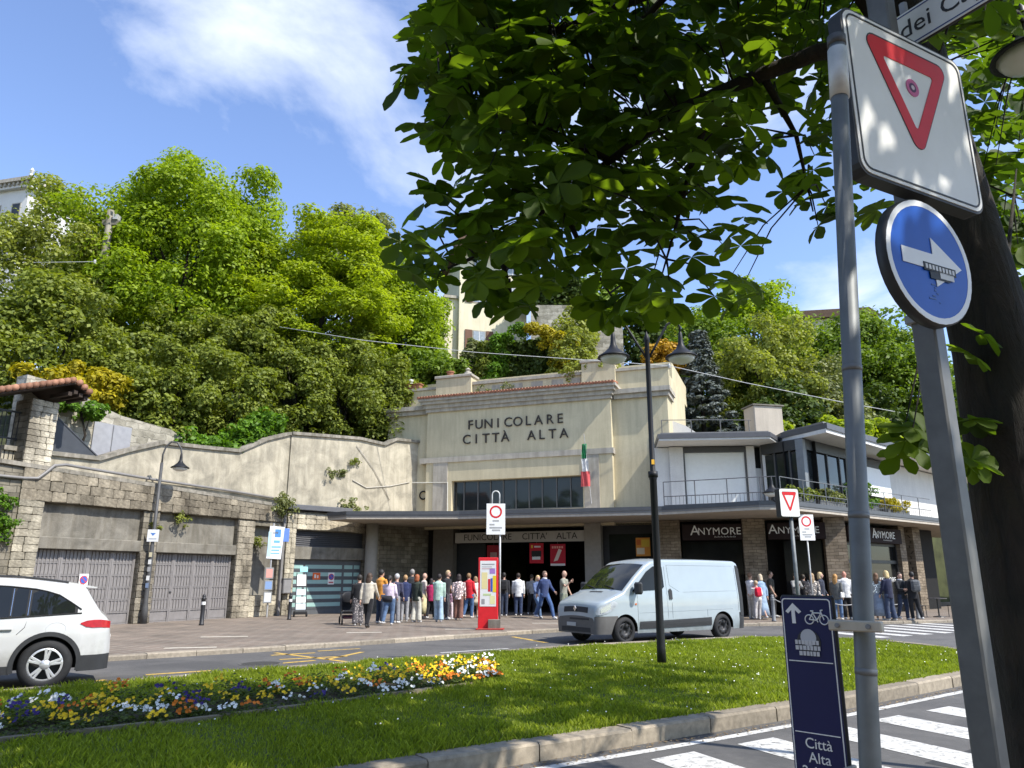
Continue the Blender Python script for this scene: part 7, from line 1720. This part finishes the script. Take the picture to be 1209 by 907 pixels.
# faces: 180 = back to the camera, 0 = facing it, 90 = facing right
person("woman in black top and floral trousers standing behind the pushchair", 422, 739, 200, "hip", True, 1.62, ("long", (.02, .02, .022)), ("wide", (.16, .15, .15)), ("short", (.03, .025, .02)), bag=("shoulder", (.05, .04, .04)), group=GQ, printed=True)
person("woman in beige jacket with long dark hair and black trousers", 433, 742, 165, "step", True, 1.66, ("jacket", (.50, .45, .36)), ("trousers", BLACK), ("long", (.06, .035, .02)), (.02, .02, .02), group=GQ)
person("man in orange waistcoat and dark jeans", 448, 736.5, 140, "fold", False, 1.80, ("jacket", (.62, .27, .05)), ("trousers", (.04, .06, .10)), ("short", (.02, .018, .015)), group=GQ)
person("woman in lilac top with a dark jacket tied round her waist", 457, 738.5, 175, "lounge", True, 1.60, ("long", (.62, .52, .62)), ("trousers", JEANS), ("tail", (.025, .02, .018)), bag=("waist", (.03, .03, .035)), group=GQ)
person("grey-haired person in dark navy top and grey trousers", 467, 736, 160, "slouch", False, 1.66, ("long", (.06, .06, .10)), ("trousers", GREY), ("short", (.42, .42, .41)), group=GQ)
person("person in navy puffer jacket with fair hair", 477, 735, 185, "stand", True, 1.62, ("jacket", (.03, .04, .10)), ("trousers", (.30, .30, .31)), ("short", (.36, .22, .10)), (.4, .38, .35), group=GQ)
person("tall grey-haired person in dark jacket behind the puffer jacket", 485, 732, 190, "fold", False, 1.84, ("jacket", (.03, .032, .035)), ("trousers", BLACK), ("short", (.24, .22, .20)), group=GQ)
person("red-haired person in dark green jacket and pale trousers", 491, 735, 150, "hip", True, 1.64, ("jacket", (.035, .045, .035)), ("wide", (.52, .50, .42)), ("bob", (.30, .09, .03)), group=GQ)
person("bald person in long pale yellow skirt", 499, 730, 110, "phone", True, 1.72, ("long", (.55, .48, .42)), ("skirt", (.58, .52, .30)), ("bald", SKIN), group=GQ)
person("person in magenta jacket and black trousers", 508, 731.5, 170, "step", True, 1.5, ("jacket", (.38, .03, .10)), ("trousers", BLACK), ("bob", (.03, .02, .02)), group=GQ)
person("person in mint hoodie and light blue jeans", 518, 734.5, 170, "point", False, 1.66, ("jacket", (.40, .55, .46)), ("wide", (.34, .45, .55)), ("short", (.025, .02, .018)), group=GQ)
person("fair-haired person with sunglasses in black T-shirt", 527, 731.5, 70, "slouch", False, 1.80, ("tee", (.02, .02, .022)), ("trousers", (.06, .06, .07)), ("short", (.45, .33, .18)), glasses=True, group=GQ)
person("small child in floral outfit between the queuing adults", 532, 731, 150, "slouch", True, 1.12, ("long", (.35, .22, .30)), ("trousers", (.6, .5, .52)), ("bob", (.12, .06, .03)), group=GQ, printed=True)
person("woman in pale pink blouse and wide brown trousers", 541, 732.5, 175, "hip", True, 1.66, ("jacket", (.60, .48, .45)), ("wide", (.20, .10, .075)), ("bob", (.03, .02, .018)), group=GQ, printed=True)
person("person in bright red sweater and blue jeans", 552, 730, 160, "lounge", True, 1.70, ("jacket", (.50, .02, .03)), ("trousers", (.06, .12, .24)), ("short", (.22, .13, .06)), group=GQ)
person("woman in white blouse and beige skirt", 561, 729.5, 190, "stand", True, 1.58, ("jacket", (.64, .62, .57)), ("shorts", (.45, .38, .28)), ("bob", (.26, .17, .09)), group=GQ)
GE = "people at the station entrance"
person("man with dark backpack entering the station", 595, 728, 180, "stand", False, 1.74, ("long", (.03, .03, .035)), ("trousers", DARK), ("short", (.02, .018, .015)), bag=("backpack", (.02, .02, .022)), group=GE)
person("man in white shirt and navy jeans seen from behind", 612, 727.5, 178, "stand", False, 1.72, ("jacket", (.66, .66, .64)), ("trousers", (.035, .05, .10)), ("short", (.03, .02, .015)), group=GE)
person("dim person in grey shirt deep in the station entrance", 627, 725.5, 170, "slouch", False, 1.68, ("long", (.30, .29, .28)), ("trousers", BLACK), ("short", (.04, .03, .02)), group=GE)
person("blonde woman in blue jacket beside the walking man", 635, 729.5, 30, "walk", True, 1.62, ("jacket", (.10, .14, .26)), ("trousers", JEANS), ("bob", (.55, .40, .20)), group=GE)
person("man in open dark blue jacket over white shirt striding right", 643, 730.5, 40, "walk", False, 1.78, ("jacket", (.04, .06, .14)), ("trousers", (.06, .11, .24)), ("short", (.16, .11, .08)), (.75, .75, .74), scarf=(.66, .66, .68), group=GE)
person("bald man in grey-green T-shirt beside the van bonnet", 666, 732, 60, "phone", False, 1.80, ("tee", (.26, .26, .21)), ("trousers", (.20, .22, .16)), ("bald", SKIN), group=GE)
GP = "people outside the restaurant"
person("person in white shirt behind the child with red backpack", 889, 731, 120, "fold", False, 1.72, ("tee", (.70, .68, .66)), ("trousers", (.50, .46, .40)), ("short", (.16, .09, .05)), group=GP)
person("child in white top carrying a red backpack", 895, 732, 190, "lounge", True, 1.42, ("long", (.68, .66, .62)), ("trousers", (.45, .42, .40)), ("short", (.42, .30, .18)), bag=("backpack", (.62, .02, .05)), group=GP)
person("woman in long pale denim coat next to the red backpack", 902, 731.5, 210, "step", True, 1.66, ("jacket", (.26, .36, .48)), ("skirt", (.28, .37, .48)), ("bob", (.50, .42, .30)), group=GP)
person("man in dark olive T-shirt and black trousers by the pillar", 913, 729, 60, "hip", False, 1.80, ("tee", (.07, .065, .05)), ("trousers", BLACK), ("short", (.05, .035, .02)), group=GP)
person("person with sunglasses in grey top behind the restriction sign", 943, 730, 20, "fold", False, 1.72, ("long", (.26, .26, .25)), ("trousers", BLACK), ("short", (.05, .04, .03)), glasses=True, group=GP)
person("person in black jacket right of the restriction sign pole", 953, 729, 150, "slouch", False, 1.66, ("jacket", (.025, .025, .028)), ("trousers", BLACK), ("short", (.04, .03, .02)), group=GP)
person("woman in patterned grey top with light brown hair", 963, 731, 160, "hip", True, 1.70, ("jacket", (.36, .33, .29)), ("trousers", (.14, .18, .22)), ("long", (.32, .22, .12)), bag=("shoulder", (.5, .48, .44)), group=GP, printed=True)
person("blonde person in dark navy jacket", 973, 730.5, 60, "hip", True, 1.74, ("jacket", (.035, .04, .06)), ("trousers", DARK), ("bob", (.52, .40, .22)), group=GP)
person("woman with long ginger hair and white bag in jeans", 991, 732, 140, "hip", True, 1.66, ("jacket", (.12, .12, .11)), ("trousers", JEANS), ("long", (.42, .22, .07)), bag=("shoulder", (.66, .64, .60)), group=GP)
person("ruddy bald man in white shirt and black trousers", 1002, 731.5, 170, "hip", False, 1.78, ("jacket", (.68, .67, .65)), ("trousers", BLACK), ("bald", SKIN), group=GP, skin=(.52, .24, .17))
person("woman in white blouse and patterned blue-grey skirt", 1040, 732.5, 150, "stand", True, 1.70, ("long", (.55, .60, .58)), ("skirt", (.20, .24, .30)), ("long", (.14, .075, .04)), group=GP, printed=True)
person("blonde woman in navy sweater and dark jeans", 1053, 733, 200, "phone", True, 1.78, ("jacket", (.022, .025, .05)), ("wide", (.045, .06, .10)), ("bob", (.60, .45, .22)), group=GP)
person("man in black jacket with white shirt collar beside the blonde woman", 1067, 732.5, 20, "lounge", False, 1.72, ("jacket", (.02, .022, .026)), ("trousers", DARK), ("short", (.05, .035, .025)), scarf=(.5, .5, .5), group=GP)
person("man in black with grey backpack at the right of the crowd", 1084, 733, 170, "lounge", False, 1.74, ("jacket", (.018, .018, .02)), ("trousers", BLACK), ("short", (.02, .018, .016)), bag=("backpack", (.10, .105, .11)), group=GP)
# ------------------------------------------------------------------ horse chestnut in the foreground
def palmate(seed):
    """a palmate leaf of 7 leaflets in the local xy plane, stalk end at the origin, about 1 across"""
    rr = random.Random(seed); m_ = MB(); nl = rr.choice((5, 7, 7))
    for k in range(nl):
        a = R(-125 + 250 * k / (nl - 1)) + rr.uniform(-.08, .08); L = (.52 - .17 * abs(k - (nl - 1) / 2) / ((nl - 1) / 2)) * rr.uniform(.9, 1.1); W = L * .60; droop = rr.uniform(.10, .30)
        d = Vector((math.cos(a), math.sin(a), 0)); n = Vector((-d.y, d.x, 0)); o = len(m_.v)
        for (u, w) in ((.02, .03), (.3, .5), (.62, 1.0), (.86, .84), (1.0, 0.16)):
            z = -droop * L * u * u * 1.3; fold = .10 * L * w
            m_.v += [tuple(d * L * u + Vector((0, 0, z)) - Vector((0, 0, fold * .6))), tuple(d * L * u + n * W * .5 * w + Vector((0, 0, z + fold * .4))), tuple(d * L * u - n * W * .5 * w + Vector((0, 0, z + fold * .4)))]
        for i in range(4):
            p, q = o + 3 * i, o + 3 * i + 3; m_.f += [(p, q, q + 1, p + 1), (p + 2, q + 2, q, p)]
    return m_
LEAFM = [palmate(i) for i in range(6)]
LEAFMESH = [m_.mesh("leaf", True) for m_ in LEAFM]
ch = thing("chestnut_tree", "large horse chestnut with dark trunk overhanging from the right", "tree", (2.95, 4.6, .05))
CB = Vector((2.95, 4.6, .05))
def L3(p): return tuple(Vector(p) - CB)
tr = MB(); tp = [(3.08, 4.6, -.1), (3.05, 4.6, .35), (3.03, 4.58, 1.2), (3.04, 4.55, 2.2), (3.05, 4.55, 3.0), (3.0, 4.6, 3.9), (2.98, 4.7, 5.0), (3.0, 4.9, 6.6), (2.9, 5.2, 8.5)]
tr.tube([L3(p) for p in tp], [.36, .28, .25, .24, .235, .20, .175, .14, .06], 26)
rr = random.Random(5)
tr.v = [(x * (1 + .07 * mnoise.noise(Vector((x * 3, y * 3, z * 1.3)))) + .03 * mnoise.noise(Vector((x * 9, y * 9, z * 2.2))), y + .05 * mnoise.noise(Vector((x * 4 + 9, y * 4, z * 1.5))), z) for x, y, z in tr.v]
tr.build("trunk", M_BARK, ch, smooth=True)
def A(px, py, Y): return atY(px, py, Y)
BR = [[Vector((2.98, 4.66, 4.3)), A(1060, 48, 4.9), A(965, 62, 5.1), A(900, 88, 5.3), A(850, 108, 5.5), A(800, 130, 5.8), A(720, 190, 6.0), A(660, 235, 6.2), A(590, 290, 6.4), A(510, 325, 6.6)],
      [A(850, 108, 5.5), A(820, 180, 5.6), A(800, 260, 5.7), A(780, 330, 5.8)], [A(720, 190, 6.0), A(640, 150, 5.9), A(560, 120, 5.8), A(500, 100, 5.9)],
      [Vector((2.98, 4.7, 5.0)), A(980, -60, 5.2), A(800, -20, 5.4), A(650, 40, 5.6), A(560, 60, 5.7)], [A(800, -20, 5.4), A(700, 90, 6.4), A(620, 170, 6.9)], [A(900, 88, 5.3), A(940, 160, 5.6), A(960, 250, 5.8)],
      [Vector((3.0, 4.8, 6.0)), Vector((1.2, 4.0, 7.0)), Vector((-.6, 4.2, 7.4))], [Vector((3.0, 4.8, 5.6)), Vector((4.6, 5.8, 6.6)), Vector((5.6, 6.8, 7.0))], [Vector((3.0, 4.8, 6.2)), Vector((2.2, 3.0, 7.4)), Vector((1.0, 1.4, 8.0))],
      [Vector((3.0, 4.62, 3.9)), A(1190, 300, 5.4), A(1200, 200, 5.8)], [A(660, 235, 6.2), A(690, 300, 6.4), A(735, 370, 6.6)], [A(590, 290, 6.4), A(600, 340, 6.5), A(610, 365, 6.6)]]
for i, b in enumerate(BR):
    r0 = .085 if i in (0, 3, 6) else .035
    n = len(b); MB().tube([L3(p) for p in b], [max(.006, r0 * (1 - .9 * k / (n - 1))) for k in range(n)], 8).build("branch", M_BARK, ch, smooth=True)
# leaf positions: a volume of foliage along the branches; the view outline stays uneven because leaves hang from twigs
OUT = [(500, -60), (505, 8), (512, 40), (480, 85), (476, 110), (512, 118), (520, 138), (505, 168), (520, 195), (530, 215), (500, 235), (508, 248), (552, 235), (562, 262), (540, 275), (500, 280), (478, 300), (484, 330), (500, 345), (540, 350), (575, 370), (600, 380), (628, 375), (640, 362), (665, 350), (690, 352), (708, 372), (745, 388), (775, 385), (800, 362),
       (830, 352), (862, 368), (885, 352), (852, 325), (835, 300), (870, 298), (890, 268), (880, 240), (862, 215), (900, 205), (912, 188), (938, 190), (950, 220), (930, 250), (955, 262), (975, 285), (990, 262), (1010, 250), (1030, 270), (1045, 262), (1060, 232), (1060, 100), (1130, 60), (1209, 40), (1209, -60)]
ox, oy = np.array([p[0] for p in OUT]), np.array([p[1] for p in OUT])
lr = np.random.default_rng(21)
def screen(p):
    q = p - Vector((0, 0, CAM_H)); dd = q.y * math.cos(PITCH) + q.z * math.sin(PITCH)
    if dd < .3: return None
    u = -q.y * math.sin(PITCH) + q.z * math.cos(PITCH); return 604.5 + FPX * q.x / dd, 453.5 - FPX * u / dd, dd
leaves = []
def try_leaf(px, py, Y, d=.30):
    p = A(px, py, Y)
    if p.z < 3.25: return
    leaves.append((p, d * lr.uniform(.75, 1.2), lr.uniform(0, 6.283), lr.normal() * .33, lr.normal() * .33))
cand = 0
while cand < 2100:
    px, py = lr.uniform(440, 1209), lr.uniform(-60, 395); cand += 1
    if not in_poly(np.array([px]), np.array([py]), OUT)[0]: continue
    Y = lr.uniform(4.9, 7.8)
    # sparser towards the sky gap on the right and the fringe
    if px > 800 and py > 90 and lr.uniform() < .55: continue
    if py > 290 and lr.uniform() < .35: continue
    if px > 930 and lr.uniform() < .35: continue
    try_leaf(px, py - 16, Y, .33)
for (px, py) in ((484, 105), (478, 112), (500, 158), (516, 130), (505, 243), (520, 250), (497, 250), (478, 296), (486, 335), (560, 262), (590, 372), (608, 378), (624, 372), (575, 365), (712, 380), (735, 388), (760, 388), (848, 362), (865, 370), (880, 352), (700, 360), (790, 376), (905, 195), (930, 245), (945, 250), (965, 280), (1000, 260), (1035, 262), (870, 300), (850, 300), (512, 30), (505, 60)):
    try_leaf(px + lr.normal() * 4, py + lr.normal() * 4 - 14, lr.uniform(5.6, 6.4), .36)
# foliage out of the picture: above the camera and to the right, it shades the lawn
for k_ in range(1150):
    p = Vector((lr.uniform(-2.2, 4.6), lr.uniform(2.4, 8.2), lr.uniform(6.0, 9.2))) if k_ % 5 < 3 else Vector((lr.uniform(2.2, 6.4), lr.uniform(-.8, 4.4), lr.uniform(4.6, 8.6)))
    q_ = screen(p)
    if q_ and -60 < q_[0] < 1209 and -70 < q_[1] < 907 and not in_poly(np.array([q_[0] - 25]), np.array([q_[1] + 25]), OUT)[0]: continue
    leaves.append((p, .33 * lr.uniform(.75, 1.2), lr.uniform(0, 6.283), lr.normal() * .4, lr.normal() * .4))
# sunlit foliage behind the trunk on the right
for _ in range(230):
    px, py = lr.uniform(1135, 1240), lr.uniform(20, 330); try_leaf(px, py, lr.uniform(6.5, 10.5), .34)
for _ in range(22): 
    px, py = lr.uniform(1060, 1150), lr.uniform(488, 545); p = A(px, py, lr.uniform(4.25, 4.5)); leaves.append((p, .22, lr.uniform(0, 6.28), lr.normal() * .3, lr.normal() * .3)) if px < 1085 or px > 1135 else None
for (px, py) in ((1078, 505), (1070, 520), (1092, 512), (1082, 528), (1140, 540), (1128, 535), (1150, 420), (1160, 395)):
    leaves.append((A(px, py, 4.3), .24, lr.uniform(0, 6.28), lr.normal() * .3, lr.normal() * .3))
def leaf_matrix(p, d, az, t1, t2): return Matrix.Translation(p - CB) @ Matrix.Rotation(t1 * 1.35 + .5, 4, "X") @ Matrix.Rotation(t2 * 1.2, 4, "Y") @ Matrix.Rotation(az, 4, "Z") @ Matrix.Scale(d * 1.5, 4)
sc_ = []
for i, l in enumerate(leaves):
    s = screen(l[0]); sc_.append(l[1] / s[2] if s and 0 < s[0] < 1209 and 0 < s[1] < 907 else 0)
order = sorted(range(len(leaves)), key=lambda i: -sc_[i]); single = set(order[:300])
V, F = [], []; nv = 0
for i, l in enumerate(leaves):
    k = i % 6; M = leaf_matrix(*l)
    if i in single:
        o = obj("leaf", LEAFMESH[k], LEAF["chestnut"], ch); o.matrix_local = M
    else:
        a = np.array(LEAFM[k].v); Mm = np.array(M); V.append(a @ Mm[:3, :3].T + Mm[:3, 3]); F.append(np.array(LEAFM[k].f) + nv); nv += len(a)
me = np_mesh("foliage", np.concatenate(V), np.concatenate(F), 4); me.polygons.foreach_set("use_smooth", [True] * len(me.polygons))
obj("foliage", me, LEAF["chestnut"], ch, kind="stuff")
# twigs joining leaves to the nearest branch
tw_ = MB(); BP = [q for b in BR for a_, c_ in zip(b[:-1], b[1:]) for q in (a_, a_.lerp(c_, .33), a_.lerp(c_, .66))]
for i in range(0, len(leaves), 4):
    p = leaves[i][0]; q = min(BP, key=lambda b: (b - p).length_squared)
    if (q - p).length < 1.7: mid = (p + q) / 2 + Vector((0, 0, .12)); tw_.tube([L3(q), L3(mid), L3(p)], [.011, .008, .004], 4)
tw_.build("twigs", M_BARK, ch, kind="stuff")
